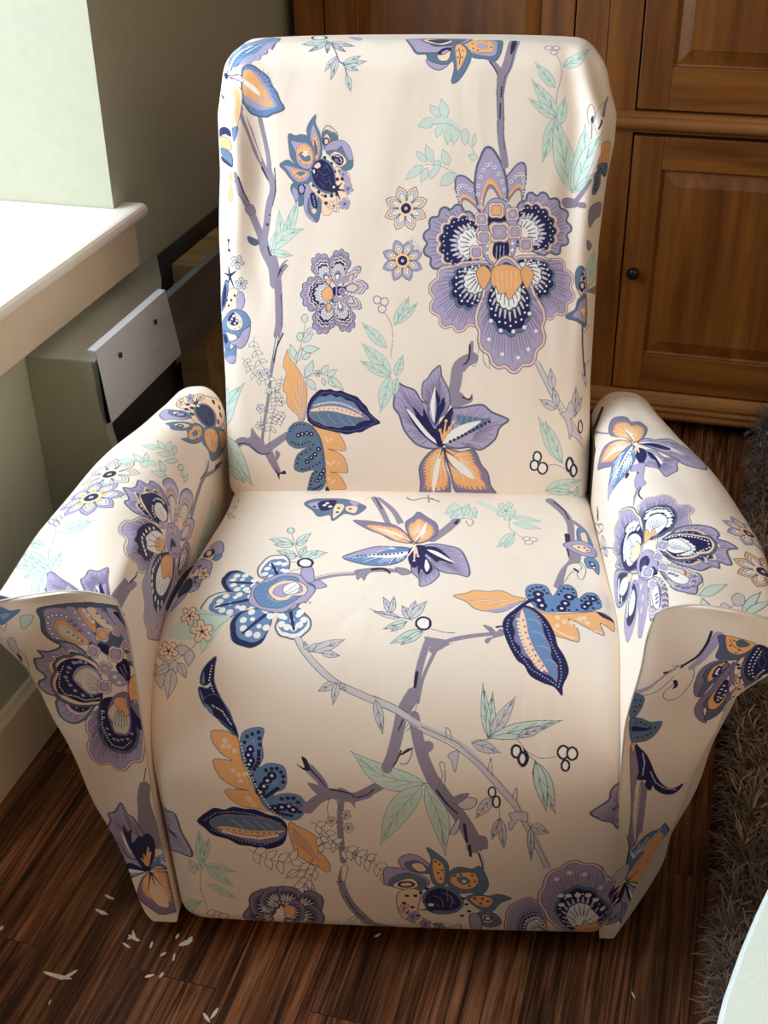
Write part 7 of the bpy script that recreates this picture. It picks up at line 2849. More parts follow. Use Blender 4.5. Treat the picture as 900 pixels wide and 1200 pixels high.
PRINT['panL'] = [
[0,8,4,10,-762,1091,-2,-32,17,11,14,26],
[0,5,4,10,-810,1108,26,-5,25,6,-29,-28,-26,-18],
[0,16,-1,10,-809,1090,24,6,-19,-18],
[2,4,13,10,-815,1058,7,-12,11,24],
[1,4,14,-806,1021,14,8,2,-26,12,-26,1,-39],
[0,13,4,14,-806,1021,16,6,2,-41,-11,-17,-8,23],
[0,10,-1,10,-797,977,10,-9,-7,-27],
[1,4,14,-782,936,-3,-48,1,-18],
[1,12,13,-795,774,17,15,5,-33,-14,-35],
[0,13,4,13,-791,780,19,11,0,-40,-10,3],
[1,4,11,-787,721,13,-35],
[0,8,9,10,-774,570,0,0,0,9,8,29,4,31,0,0,-17,-28,1,-16,1,-9,3,-16],
[1,9,10,-774,570,-4,21,13,41],
[1,9,10,-776,586,0,2],
[1,9,10,-776,586,-2,10],
[1,9,10,-776,604,10,19],
[1,9,10,-776,604,4,18],
[0,8,9,10,-774,571,0,-1,0,2,8,20,8,22,0,0,-16,-19,-3,-8,1,-3,2,-13],
[1,9,10,-774,571,-1,12,14,26],
[1,9,10,-775,583,7,8],
[1,9,10,-775,583,2,10],
[0,4,10,12,-716,1119,-3,-32,-2,-38,23,-32,26,0,115,-2,15,-49,15,7,6,82,-17,64,-79,12],
[0,2,4,10,-704,1115,-6,-32,0,-34,14,-21,52,-4,36,10,-24,42,-24,37],
[3,12,53,-701,1093,-4,-16,1,-16,3,-15,8,-13,1,64,9,1,10,0,10,-5,6,-12,8,-12,10,-14],
[3,3,33,-701,1093,-4,-16,1,-16,3,-15,8,-13,1,64,9,1,10,0,10,-5],
[0,6,12,12,-693,1068,9,15,14,0,17,-21,29,-35,-18,-12,-29,7,-18,23],
[0,15,12,10,-687,1065,7,9,11,-5,17,-22,15,-24,-26,5,-21,17],
[3,12,34,-656,1041,7,-8,9,-6,-26,23],
[0,2,12,12,-661,1114,20,3,17,-36,17,-38,12,-26,-15,3,-28,42],
[3,3,28,-643,1104,7,-16,7,-16,8,-22],
[0,6,12,12,-636,1113,17,2,13,-23,4,-17,-5,-23,-18,25],
[0,15,12,10,-631,1111,11,0,9,-19,3,-20,-15,19],
[3,3,37,-622,1111,8,-13,7,-17],
[0,7,12,12,-618,1114,21,4,27,-27,18,-31,-22,0,-27,24],
[0,2,-1,10,-597,1114,15,2,16,-25,11,-26,-16,13],
[3,12,33,-595,1104,10,-10,10,-12,-7,30,13,-12],
[0,2,4,12,-574,1116,21,-1,17,-35,12,-51,-2,-47,-12,17,-14,61],
[0,1,-1,10,-559,1111,19,-9,16,-37,1,-55,-10,30,-7,32,-11,23],
[0,4,10,10,-550,1108,22,-20,14,-30,0,-27,-11,-11,-10,38],
[0,1,-1,10,-542,1086,15,-21,5,-28,-10,16],
[0,1,10,13,-605,1025,26,-6,-3,-23,-15,7],
[0,1,10,13,-571,967,21,19,7,-30,-7,-35,-14,16],
[1,13,13,-564,963,8,-31],
[1,13,13,-556,972,5,-30],
[0,2,4,13,-590,946,20,1,15,-26,0,-10,-22,-6,-16,20],
[3,3,49,-579,933,7,-17],
[5,0,-623,909,5,-41,-23,-37,-34,-53,-39,-25,-29,13,-4,43,8,20,-23,9,-15,23,7,21,20,20,-13,27,4,39,20,6,-6,23,24,-3,27,13,-1,17,31,-4,24,-19,16,-22,10,-37],
[0,4,10,10,-620,857,-29,-28,-45,-14,-34,5,-14,31,2,37,19,38,2,24,20,24,20,7,22,10,22,-9,24,-25],
[0,7,12,10,-620,857,-33,-24,-40,-10,-29,7,-15,28,3,31,19,37,1,22,19,21,19,4,21,10,23,-8,20,-23],
[0,1,10,10,-619,863,-28,-19,-31,-11,-35,8,-18,7,3,36,14,31,2,24,22,24,25,9,27,-5,22,-25],
[3,3,24,-699,942],
[3,3,24,-703,933],
[3,3,24,-708,924],
[3,3,24,-712,915],
[3,3,24,-714,906],
[3,3,24,-717,897],
[3,3,24,-719,887],
[3,3,25,-722,877],
[3,3,25,-722,869],
[3,3,25,-720,862],
[3,3,25,-718,856],
[3,3,25,-715,849],
[3,3,25,-711,846],
[3,3,25,-704,847],
[3,3,25,-698,848],
[3,3,25,-691,848],
[3,3,25,-685,848],
[3,3,25,-679,847],
[3,3,25,-673,845],
[3,3,24,-667,844],
[3,3,24,-661,845],
[3,3,24,-654,848],
[3,3,24,-647,851],
[3,3,24,-640,854],
[3,3,24,-633,857],
[3,3,24,-627,860],
[3,2,52,-685,940,-15,-33,6,-25,9,-15,18,-9,-4,100,17,6],
[3,2,39,-692,924,-6,-29,35,65,17,-98,4,101],
[0,2,10,10,-622,878,-29,-13,-18,16,-7,9,-8,14,7,23,20,23,25,6,21,-24],
[0,15,10,10,-624,880,-27,-10,-14,15,-2,10,-12,5,4,20,21,23,21,5,19,-21],
[1,4,14,-619,920,-22,13],
[1,4,14,-620,915,-24,9],
[1,4,14,-621,909,-26,6],
[1,4,14,-622,903,-28,3],
[1,4,14,-623,897,-27,1],
[1,4,14,-624,891,-26,-2],
[1,4,14,-625,885,-25,-4],
[5,1,-584,862,25,23,-40,-25,-35,-39,-18,-9,-23,-34,-6,-35,4,-22,-14,-39,5,-43,19,-19,23,7,14,-18,25,7,25,34,23,12,13,39,16,112,-13,51],
[0,4,10,10,-620,857,-18,-48,-6,-46,5,-16,-8,-32,14,-29,19,-9,26,4,26,33,12,41,2,55,-8,53],
[0,1,-1,10,-615,863,-20,-53,-4,-40,5,-23,-6,-25,10,-29,22,-5,19,1,21,29,12,36,-1,55,-7,54],
[3,2,43,-625,818,-3,-21,2,-37,2,-20,8,-15,9,-3,11,4,14,5,13,20],
[3,3,24,-629,818],
[3,3,24,-630,809],
[3,3,24,-631,799],
[3,3,24,-633,790],
[3,3,24,-634,780],
[3,3,25,-636,771],
[3,3,25,-635,762],
[3,3,25,-634,753],
[3,3,25,-633,744],
[3,3,25,-632,735],
[3,3,25,-631,727],
[3,3,25,-629,719],
[3,3,25,-626,711],
[3,3,25,-624,703],
[3,3,25,-619,699],
[3,3,25,-612,698],
[3,3,25,-606,697],
[3,3,25,-600,696],
[3,3,25,-593,702],
[3,3,25,-586,710],
[3,3,25,-580,717],
[3,3,25,-574,725],
[0,12,10,10,-559,885,-26,-7,-20,-30,-12,-35,1,-28,4,-35,12,-10,21,4,14,36,5,56],
[0,15,10,10,-565,868,-23,-12,-20,-25,-8,-23,6,-22,0,-33,16,-6,15,5,11,33,3,45],
[1,4,14,-588,833,-24,-58],
[1,4,14,-585,834,-20,-61],
[1,4,14,-582,834,-16,-64],
[1,4,14,-579,834,-12,-67],
[1,4,14,-576,834,-7,-62],
[1,4,14,-572,835,-3,-58],
[0,6,12,19,-587,867,16,1,5,-27,2,-22,-11,-13,-4,22,-8,-11,-1,16,-7,17],
[0,6,10,17,-532,940,-15,-14,-9,-31,1,-37,10,6,6,-16,16,7,9,74],
[1,10,17,-532,940,13,-21],
[0,1,-1,10,-556,841,18,-40,-4,-33,-14,19],
[0,12,-1,10,-558,852,15,-4,17,-13,-9,-33,-13,14],
[0,7,12,19,-577,1048,-2,-11,-8,-7,-8,3,-10,-1,-3,9,4,10,2,11,9,7,8,-3,8,1,4,-9],
[0,6,12,15,-581,1048,-1,-7,-6,-4,-6,1,-6,0,-3,6,3,7,2,7,6,5,5,-2,6,0,3,-6],
[3,7,30,-590,1050],
[3,12,15,-590,1050],
[0,7,12,21,-553,994,-3,-12,-9,-7,-8,4,-10,0,-4,11,5,12,2,12,9,8,9,-4,9,-1,4,-11],
[0,2,12,17,-558,996,-1,-8,-7,-5,-5,3,-7,0,-3,7,3,8,2,8,6,6,6,-3,7,-1,2,-7],
[3,7,35,-568,999],
[3,12,17,-568,999],
[0,7,12,18,-607,995,-5,-10,-9,-5,-6,5,-7,2,-1,10,6,9,4,10,9,5,6,-5,8,-3,1,-9],
[0,2,12,15,-611,997,-3,-7,-6,-4,-4,4,-5,1,-1,7,5,6,3,7,6,3,4,-3,5,-2,0,-6],
[3,7,29,-618,1001],
[3,12,15,-618,1001],
[0,7,12,19,-586,953,-3,-11,-8,-6,-7,3,-9,0,-2,9,5,11,3,10,9,7,7,-3,8,-1,2,-9],
[0,2,12,15,-589,954,-3,-8,-5,-4,-5,2,-6,1,-2,6,4,7,2,7,6,5,5,-3,5,0,2,-6],
[3,7,30,-598,956],
[3,12,15,-598,956],
[0,7,12,21,-594,900,-2,-13,-9,-9,-9,1,-9,-2,-5,8,4,13,2,13,9,9,9,-1,9,2,5,-9],
[0,2,12,17,-599,900,-1,-9,-6,-6,-6,1,-7,-2,-3,6,3,9,1,8,6,7,6,-1,7,1,3,-6],
[3,7,34,-609,899],
[3,12,17,-609,899],
[0,7,12,13,-550,1055,-3,-7,-6,-1,-4,4,-5,2,-1,7,4,6,3,7,6,2,4,-5,5,-3,1,-7],
[0,2,12,10,-552,1057,-2,-5,-4,-1,-3,3,-4,2,0,4,3,4,2,5,4,1,3,-3,3,-2,1,-5],
[3,7,20,-557,1061],
[3,12,10,-557,1061],
[0,7,12,12,-537,1017,-3,-6,-5,-2,-4,5,-5,3,0,7,3,5,3,6,5,2,4,-5,4,-3,1,-8],
[0,2,12,10,-540,1019,-1,-4,-4,-1,-2,3,-4,2,0,5,3,3,1,5,4,0,2,-3,3,-2,1,-5],
[3,7,19,-544,1023],
[3,12,10,-544,1023],
[0,7,12,11,-531,987,0,-6,-3,-4,-5,2,-4,0,-3,5,1,6,0,6,4,4,5,-1,4,0,2,-6],
[0,2,12,10,-533,988,0,-4,-2,-3,-3,1,-4,0,-1,4,1,4,0,4,2,3,3,-1,3,-1,2,-3],
[3,7,17,-537,989],
[3,12,10,-537,989],
[2,11,267,458,-561,580,-12,-59,2,-70,-3,-93],
[0,11,-1,10,-573,577,23,7,-12,-104,11,-79,-38,-20,-12,51],
[1,10,19,-550,643,-11,-47],
[5,8,-628,234,25,8,-41,-35,-40,-32,-6,25,-12,38,-20,55,-22,83,7,-33,16,-36,35,11,24,-8,33,-35],
[0,1,-1,10,-610,235,-50,-10,-38,0,-20,55,10,-27,13,7,24,-16,27,10],
[0,3,-1,10,-613,232,-48,-14,-38,12,-15,39,29,-41,38,5],
[5,8,-622,321,-1,-44,-31,-2,-15,31,-30,14,-8,22,23,59,-2,27,23,19,26,46,13,-36,16,-10,11,-41,5,-26],
[0,1,-1,10,-638,298,-13,56,5,48,8,-24,12,15,-7,-58,25,38,16,-12,-11,-77,-26,-9],
[0,3,-1,10,-643,287,-13,38,-2,44,7,-15,4,-34],
[0,1,-1,10,-632,300,45,91,19,-31,-20,-97,-22,-28,-15,24],
[5,11,-571,296,-24,-44,27,63,22,35,1,-64,-1,-17],
[5,10,-592,228,-11,9,-23,-34,-17,-49,9,-31,22,-22,21,-20,31,6,19,20,-2,90,-3,63,-21,19],
[0,7,-1,10,-598,226,-12,-51,18,-56,29,-5,-5,60,-13,49],
[2,6,119,46,-603,262,-4,38],
[2,6,119,45,-603,262,-13,18],
[2,6,119,46,-603,262,13,72],
[2,6,119,46,-603,262,17,55],
[2,10,51,15,-597,239,51,30],
[2,10,51,15,-597,239,47,11],
[2,10,51,14,-597,239,6,-52],
[2,10,51,14,-597,239,-14,-73],
[2,10,51,15,-597,239,25,-48],
[2,3,59,22,-594,240,45,19],
]
PRINT['armR'] = [
[1,10,22,980,1264,7,37,-5,44],
[0,10,-1,11,985,1215,-23,2,-38,-37,-2,-14,-16,-23,62,-44,108,-56,22,6,-68,51,-71,50,5,39],
[2,11,82,55,934,1152,-139,51],
[5,10,674,1254,-13,1,45,-19,54,-28,58,0,52,25,-10,29,-24,19,-39,4,-3,25,-54,7,-72,-29,-15,-21],
[0,3,-1,10,667,1256,36,-4,52,-1,-44,9,-36,1],
[2,10,24,10,663,1252,52,-17],
[2,10,24,10,667,1256,61,-5],
[5,10,663,1240,-12,12,51,-24,42,-38,12,-30,-6,-29,-7,-24,-100,59,-17,25,3,29],
[0,3,-1,10,654,1250,22,-27,16,-45,4,-22,-35,57],
[2,10,23,10,652,1250,22,-38],
[5,11,630,1239,15,15,2,-30,-11,-40,-29,-16,-31,-20,-41,-19,-1,31,2,35,8,18,12,17,35,19],
[0,3,-1,10,642,1250,-30,-33,-42,-38,7,17,21,34],
[3,10,29,623,1240],
[3,10,29,615,1233],
[3,10,29,608,1227],
[3,10,29,602,1221],
[3,10,29,596,1214],
[3,10,30,589,1208],
[3,10,31,583,1202],
[3,10,31,577,1196],
[3,10,31,571,1190],
[0,2,-1,11,538,1130,35,20,-10,13,-29,-3],
[5,8,640,1281,9,-17,18,29,-13,19,16,45,-32,24,4,35,-25,12,-32,2,-53,-24,-12,-29,6,-28,29,-17,20,-15,34,-28],
[0,3,-1,10,647,1266,-12,41,-23,31,-43,29,32,-43,20,-32],
[2,10,30,17,644,1265,-21,39,-28,34,-32,38],
[0,1,-1,10,637,1275,-6,36,-24,26,-10,-8,15,-28],
[5,8,565,1285,40,-12,-42,-14,-28,4,-19,20,-21,5,-22,5,15,17,15,17,28,6,14,9,14,-14,6,-18,32,-13],
[0,3,-1,10,590,1283,-29,16,-29,0,21,-10],
[0,1,-1,10,598,1277,-20,13,-45,4,-18,-6,34,0,17,-8],
[0,1,-1,10,630,1251,-20,23,-35,-2,-24,-18,35,-6],
[2,7,67,29,634,1260,-33,-12],
[2,7,67,28,634,1260,-31,-1],
[2,7,67,29,634,1260,-20,-15],
[2,10,32,10,655,1255,1,16],
[0,2,4,14,550,1226,10,11,-9,25,-27,-6,-35,-10,-32,-2,0,-23,39,5,32,13,11,-12],
[0,10,-1,10,532,1206,16,8,-12,6,-11,-9],
[3,10,35,522,1239],
[2,11,71,35,453,1224,-30,-13,-29,-10],
[2,10,49,26,451,1231,-23,-10,-31,3],
[1,4,14,421,1205,26,15,10,11],
[0,-1,8,18,367,1373,38,32,-1,23,-38,-11,-14,-25,-5,-20],
[1,8,19,363,1381,5,29],
[1,8,26,520,1399,-10,20,-10,9],
[0,-1,8,17,513,1402,28,40,-52,-26,-7,-21],
[0,0,8,14,413,1196,-4,-5,7,-7,14,-6,12,-1,2,5,-7,7,-13,6],
[4,2,559,30,276,1418],
[4,6,591,30,148,1428],
[1,13,22,247,1348,-7,24,-5,21],
[3,10,94,689,1021],
[3,10,92,668,1022],
[3,10,92,679,1007],
[3,10,92,660,1011],
[1,4,23,415,1072,105,-63,175,-120],
[0,13,4,25,520,1009,-18,17,2,8,23,-4,42,-15,0,0,14,-20,-3,-8,-23,5,-37,17],
[1,4,20,520,1009,24,3,22,2],
[0,13,4,25,519,1008,10,-12,-6,-2,-23,8,-34,16,0,0,-2,10,7,2,19,-7,29,-15],
[1,4,20,519,1008,-27,5,-23,4],
[0,0,4,35,559,1041,10,-13,34,-22,39,-19,19,-4,-11,15,-36,23,-37,18],
[0,0,4,27,608,998,-6,11,14,0,34,-12,50,-21,0,0,-5,-8,-18,1,-30,11,-39,18],
[5,1,245,1208,23,0,43,3,53,-3,20,5,13,21,-7,16,1,21,-23,15,-27,3,2,20,-24,7,-25,-15,-25,0,-19,-24,-2,-27,-16,-25],
[0,4,10,11,259,1210,65,3,20,5,7,16,0,17,-10,18,-22,7,-23,1,-27,-9,-19,-14,-12,-20],
[0,1,-1,10,264,1212,57,4,20,6,3,13,3,15,-11,16,-21,8,-19,0,-24,-9,-17,-14,-8,-20],
[3,3,59,320,1221],
[3,3,59,329,1225],
[3,3,60,332,1231],
[3,3,60,331,1238],
[3,3,60,330,1245],
[3,3,60,326,1251],
[3,3,59,322,1258],
[3,3,58,312,1261],
[3,3,57,301,1263],
[3,3,56,288,1262],
[3,3,56,277,1260],
[3,3,56,269,1255],
[3,3,22,341,1224],
[3,3,22,341,1228],
[3,3,22,341,1232],
[3,3,22,342,1236],
[3,3,22,343,1241],
[3,3,22,344,1245],
[3,3,22,342,1249],
[3,3,22,339,1253],
[3,3,21,336,1256],
[3,3,21,334,1260],
[3,3,21,332,1264],
[3,3,21,328,1267],
[3,3,22,321,1268],
[3,3,22,314,1269],
[3,3,21,307,1270],
[3,3,21,300,1271],
[0,3,4,14,259,1213,43,3,17,13,0,16,-17,11,-22,0,-19,-12,-12,-17],
[1,5,13,266,1224,35,-2],
[1,5,13,267,1226,34,2],
[1,5,13,268,1228,32,5],
[1,5,13,269,1230,31,9],
[1,5,13,270,1232,24,11],
[1,5,13,271,1234,17,14],
[1,5,13,272,1236,10,16],
[0,6,4,12,245,1206,31,5,3,6,-18,3,16,9,-19,1,-9,3,-2,-13,-12,-11],
[5,2,227,1162,-50,10,69,-55,79,-45,43,-18,-10,28,54,-13,-14,35,23,12,-8,36,20,7,-19,26,-27,16,-30,5,-24,6,-45,-1,-53,-7,-16,-9],
[0,1,4,13,231,1186,-23,-25,41,-41,42,-14,30,5,19,19,-1,21,19,11,-9,21,-25,15,-35,8,-39,-1],
[3,3,89,342,1169],
[3,3,86,342,1177],
[3,3,83,335,1187],
[3,3,81,322,1195],
[3,3,55,303,1198],
[3,3,60,316,1188],
[3,3,60,324,1178],
[3,3,61,328,1169],
[3,3,64,326,1161],
[3,3,66,323,1153],
[3,3,66,319,1147],
[3,3,72,313,1141],
[3,3,72,307,1135],
[3,3,77,298,1132],
[3,3,77,290,1127],
[0,3,4,17,242,1189,-15,-27,18,-24,31,-6,26,8,13,17,-6,21,-22,16,-30,6],
[1,5,17,268,1175,44,-11],
[1,5,17,260,1173,37,-11],
[1,5,17,251,1170,30,-9],
[1,5,18,243,1168,30,-15],
[1,5,18,235,1165,31,-20],
[0,7,4,16,240,1195,31,-8,-3,-12,10,-12,-22,-1,-4,-13,-25,13,-7,22],
[5,0,190,1235,26,-8,24,26,18,21,8,28,-1,28,-11,18,-19,5,-12,-5,-4,19,-17,19,-15,-22,-39,6,-7,-14,4,-12,-20,-2,3,-16,-20,-27,15,-34,26,-23],
[0,4,10,10,212,1229,28,24,0,26,-7,35,-4,19,-28,11,-30,-13,-10,-25,-16,-18,-3,-32,27,-15],
[0,7,-1,10,208,1231,26,23,1,25,-6,34,-6,17,-22,8,-24,-11,-9,-21,-16,-20,0,-29,24,-14],
[0,1,-1,10,212,1234,20,21,0,23,-7,33,-5,17,-20,5,-18,-9,-8,-19,-15,-20,-2,-27,22,-13],
[3,3,25,229,1247],
[3,3,25,229,1253],
[3,3,25,230,1259],
[3,3,25,230,1265],
[3,3,25,231,1272],
[3,3,25,229,1278],
[3,3,25,227,1284],
[3,3,25,225,1290],
[3,3,25,224,1296],
[3,3,25,223,1302],
[3,3,25,221,1308],
[3,3,25,218,1314],
[3,3,25,215,1320],
[3,3,25,213,1326],
[3,3,25,204,1327],
[3,3,25,193,1327],
[3,3,25,188,1321],
[3,3,25,183,1314],
[3,3,26,178,1308],
[3,3,26,173,1301],
[3,3,26,169,1294],
[3,3,26,165,1287],
[3,3,26,164,1281],
[3,3,26,163,1274],
[3,3,26,164,1268],
[3,3,26,164,1262],
[3,3,50,218,1272],
[3,3,51,213,1278],
[3,3,51,208,1284],
[3,3,51,199,1289],
[3,3,51,192,1294],
[3,3,51,183,1294],
[3,3,51,174,1288],
[3,3,52,169,1281],
[3,3,52,165,1274],
[0,3,4,13,204,1237,16,13,2,16,-14,13,-23,11,-11,-15,-2,-19,16,-13],
[1,5,13,201,1246,10,14],
[1,5,13,199,1248,5,18],
[1,5,13,196,1249,0,22],
[1,5,13,193,1251,-3,26],
[1,5,13,191,1252,-8,30],
[1,5,13,188,1254,-11,33],
[5,3,123,1228,12,-9,7,11,-11,25,-19,21,-15,22,-24,3,-20,-12,-28,-6,2,-21,13,-21,30,-11],
[0,3,4,15,115,1229,-9,19,-20,20,-14,5,-14,-12,13,-20],
[3,12,41,101,1238,-5,6,-7,6],
[3,12,54,87,1285,-18,-4,-18,-3,-6,-10,0,-10,7,-9],
[5,3,57,1205,42,-8,0,16,-20,11,-36,5,-47,-2,-19,-7,-3,-17,23,-23,35,0,37,5],
[0,3,4,19,57,1201,12,13,-28,2,-36,-2,-10,-7,28,-8],
[3,12,41,37,1210,-11,0,-12,-1],
[3,12,46,52,1223,-20,0,-18,-1,-16,-2,-13,-9,5,-12],
[0,2,4,31,361,1043,-127,88,-31,6,15,-64,52,-64,53,-10],
[0,1,4,20,327,1055,-96,73,-20,-7,21,-64,57,-45],
[0,3,5,20,285,1073,-51,44,-11,-16,32,-49,40,-18],
[0,7,-1,10,238,1122,-27,20,0,-21,28,-15],
[3,3,69,312,1051],
[3,3,69,310,1044],
[3,3,69,309,1037],
[3,3,69,306,1031],
[3,3,69,299,1027],
[3,3,68,292,1024],
[3,3,68,285,1021],
[3,3,68,262,1036],
[0,2,4,24,180,1149,-39,2,-30,-19,5,-45,10,-45,19,-32,53,3,17,41,-15,54],
[0,1,4,17,175,1142,-43,-5,-6,-37,25,-51,33,-15,17,35,-13,48],
[0,3,5,18,168,1132,-27,-7,6,-36,28,-32,18,19,-10,34],
[3,3,53,188,1116],
[3,3,58,194,1101],
[3,3,58,200,1085],
[3,3,57,203,1071],
[3,3,57,200,1063],
[3,3,56,195,1054],
[3,3,56,191,1046],
[0,2,4,22,167,1168,-47,25,-56,-9,-31,-22,-3,-43,40,-30,20,38,43,19],
[1,12,21,138,1177,-47,-11,-31,-25,-13,-30],
[3,7,67,130,1168,-36,-4,-15,-18],
[0,2,4,20,217,1191,-16,24,-44,8,-45,-6,-8,-19,63,-30,41,3],
[0,1,10,14,202,1186,-16,20,-30,1,-4,-19,25,-12],
[1,5,20,191,1193,-21,-12],
[1,5,19,180,1202,-22,-13],
[0,1,-1,10,138,1213,-34,5,5,-19],
[0,3,12,16,199,1245,-11,-2,-4,-6,8,-5,4,-5,12,-1,9,3,11,2,2,6,-7,4,-4,6,-11,1],
[0,2,12,13,201,1242,-7,-1,-2,-4,5,-3,3,-4,8,-1,6,2,7,2,2,4,-5,3,-3,4,-7,1],
[3,7,26,208,1237],
[3,12,13,208,1237],
[0,3,12,13,164,1231,-9,-2,-3,-4,6,-4,4,-4,10,-1,8,2,9,2,2,5,-6,3,-3,5,-10,1],
[0,2,12,11,167,1229,-7,-1,-2,-3,4,-3,3,-3,7,0,5,1,7,2,1,3,-4,2,-2,3,-7,1],
[3,7,21,172,1225],
[3,12,11,172,1225],
[0,3,12,14,121,1236,-10,-2,-3,-4,6,-4,3,-5,11,-1,9,3,10,2,3,5,-6,4,-3,4,-11,1],
[0,2,12,11,124,1234,-7,-1,-3,-3,5,-3,2,-3,7,-1,6,2,7,1,2,4,-4,2,-2,3,-7,1],
[3,7,23,129,1230],
[3,12,11,129,1230],
[0,3,12,19,110,1210,-10,-3,8,-8,21,-9,19,-11,16,-3,1,7,7,5,-10,10,-19,7,-10,6,-13,2],
[0,2,12,16,115,1207,-6,-2,8,-6,13,-6,13,-7,12,-2,1,4,4,3,-7,7,-13,5,-10,5,-9,1],
[3,7,36,135,1198],
[3,12,18,135,1198],
[0,3,12,12,65,1213,-8,-1,0,-5,13,-6,16,-8,12,-3,1,5,4,3,-8,8,-9,4,-4,4,-9,1],
[0,2,12,10,68,1211,-5,-1,1,-4,8,-3,10,-5,8,-2,1,3,3,2,-5,5,-6,3,-5,3,-6,1],
[3,7,21,76,1206],
[3,12,10,76,1206],
[0,8,4,14,22,1287,-2,13,8,15,20,17,27,17,0,0,-6,-20,-11,-18,-17,-14,-19,-10],
[0,8,4,14,10,1292,-18,-6,-21,0,-14,6,0,12,0,0,1,3,24,0,17,-5,11,-10],
[0,8,4,14,-15,1339,-20,-11,-10,-2,0,3,1,3,0,0,-1,21,3,-5,11,-3,16,-6],
[0,8,4,14,-23,1348,-19,-1,-3,9,1,8,1,35,0,0,1,-21,8,-8,11,-10,0,-12],
[0,8,4,14,-12,1372,10,11,19,13,26,10,32,9,0,0,-19,-17,-22,-13,-23,-10,-23,-3],
[0,8,4,14,-17,1375,4,12,14,13,23,16,29,13,0,0,-12,-16,-17,-16,-20,-13,-21,-9],
[1,4,13,24,1262,-5,27,-24,18,-6,24],
[1,4,14,-5,1340,-4,20,-3,19],
[0,13,4,14,-5,1327,13,10,-10,11,-28,-2,-12,-11,-1,-10,17,-2],
[0,13,4,14,34,1356,19,13,-5,13,-29,-3,-13,-15,8,-8],
[1,4,14,12,1360,-26,-17],
[1,4,11,39,1287,23,13,21,0],
[0,8,9,10,-22,1225,-8,2,-3,4,2,5,6,6,0,0,9,-5,5,-6,-2,-3,-9,-3],
[1,9,10,-25,1227,-14,0],
]
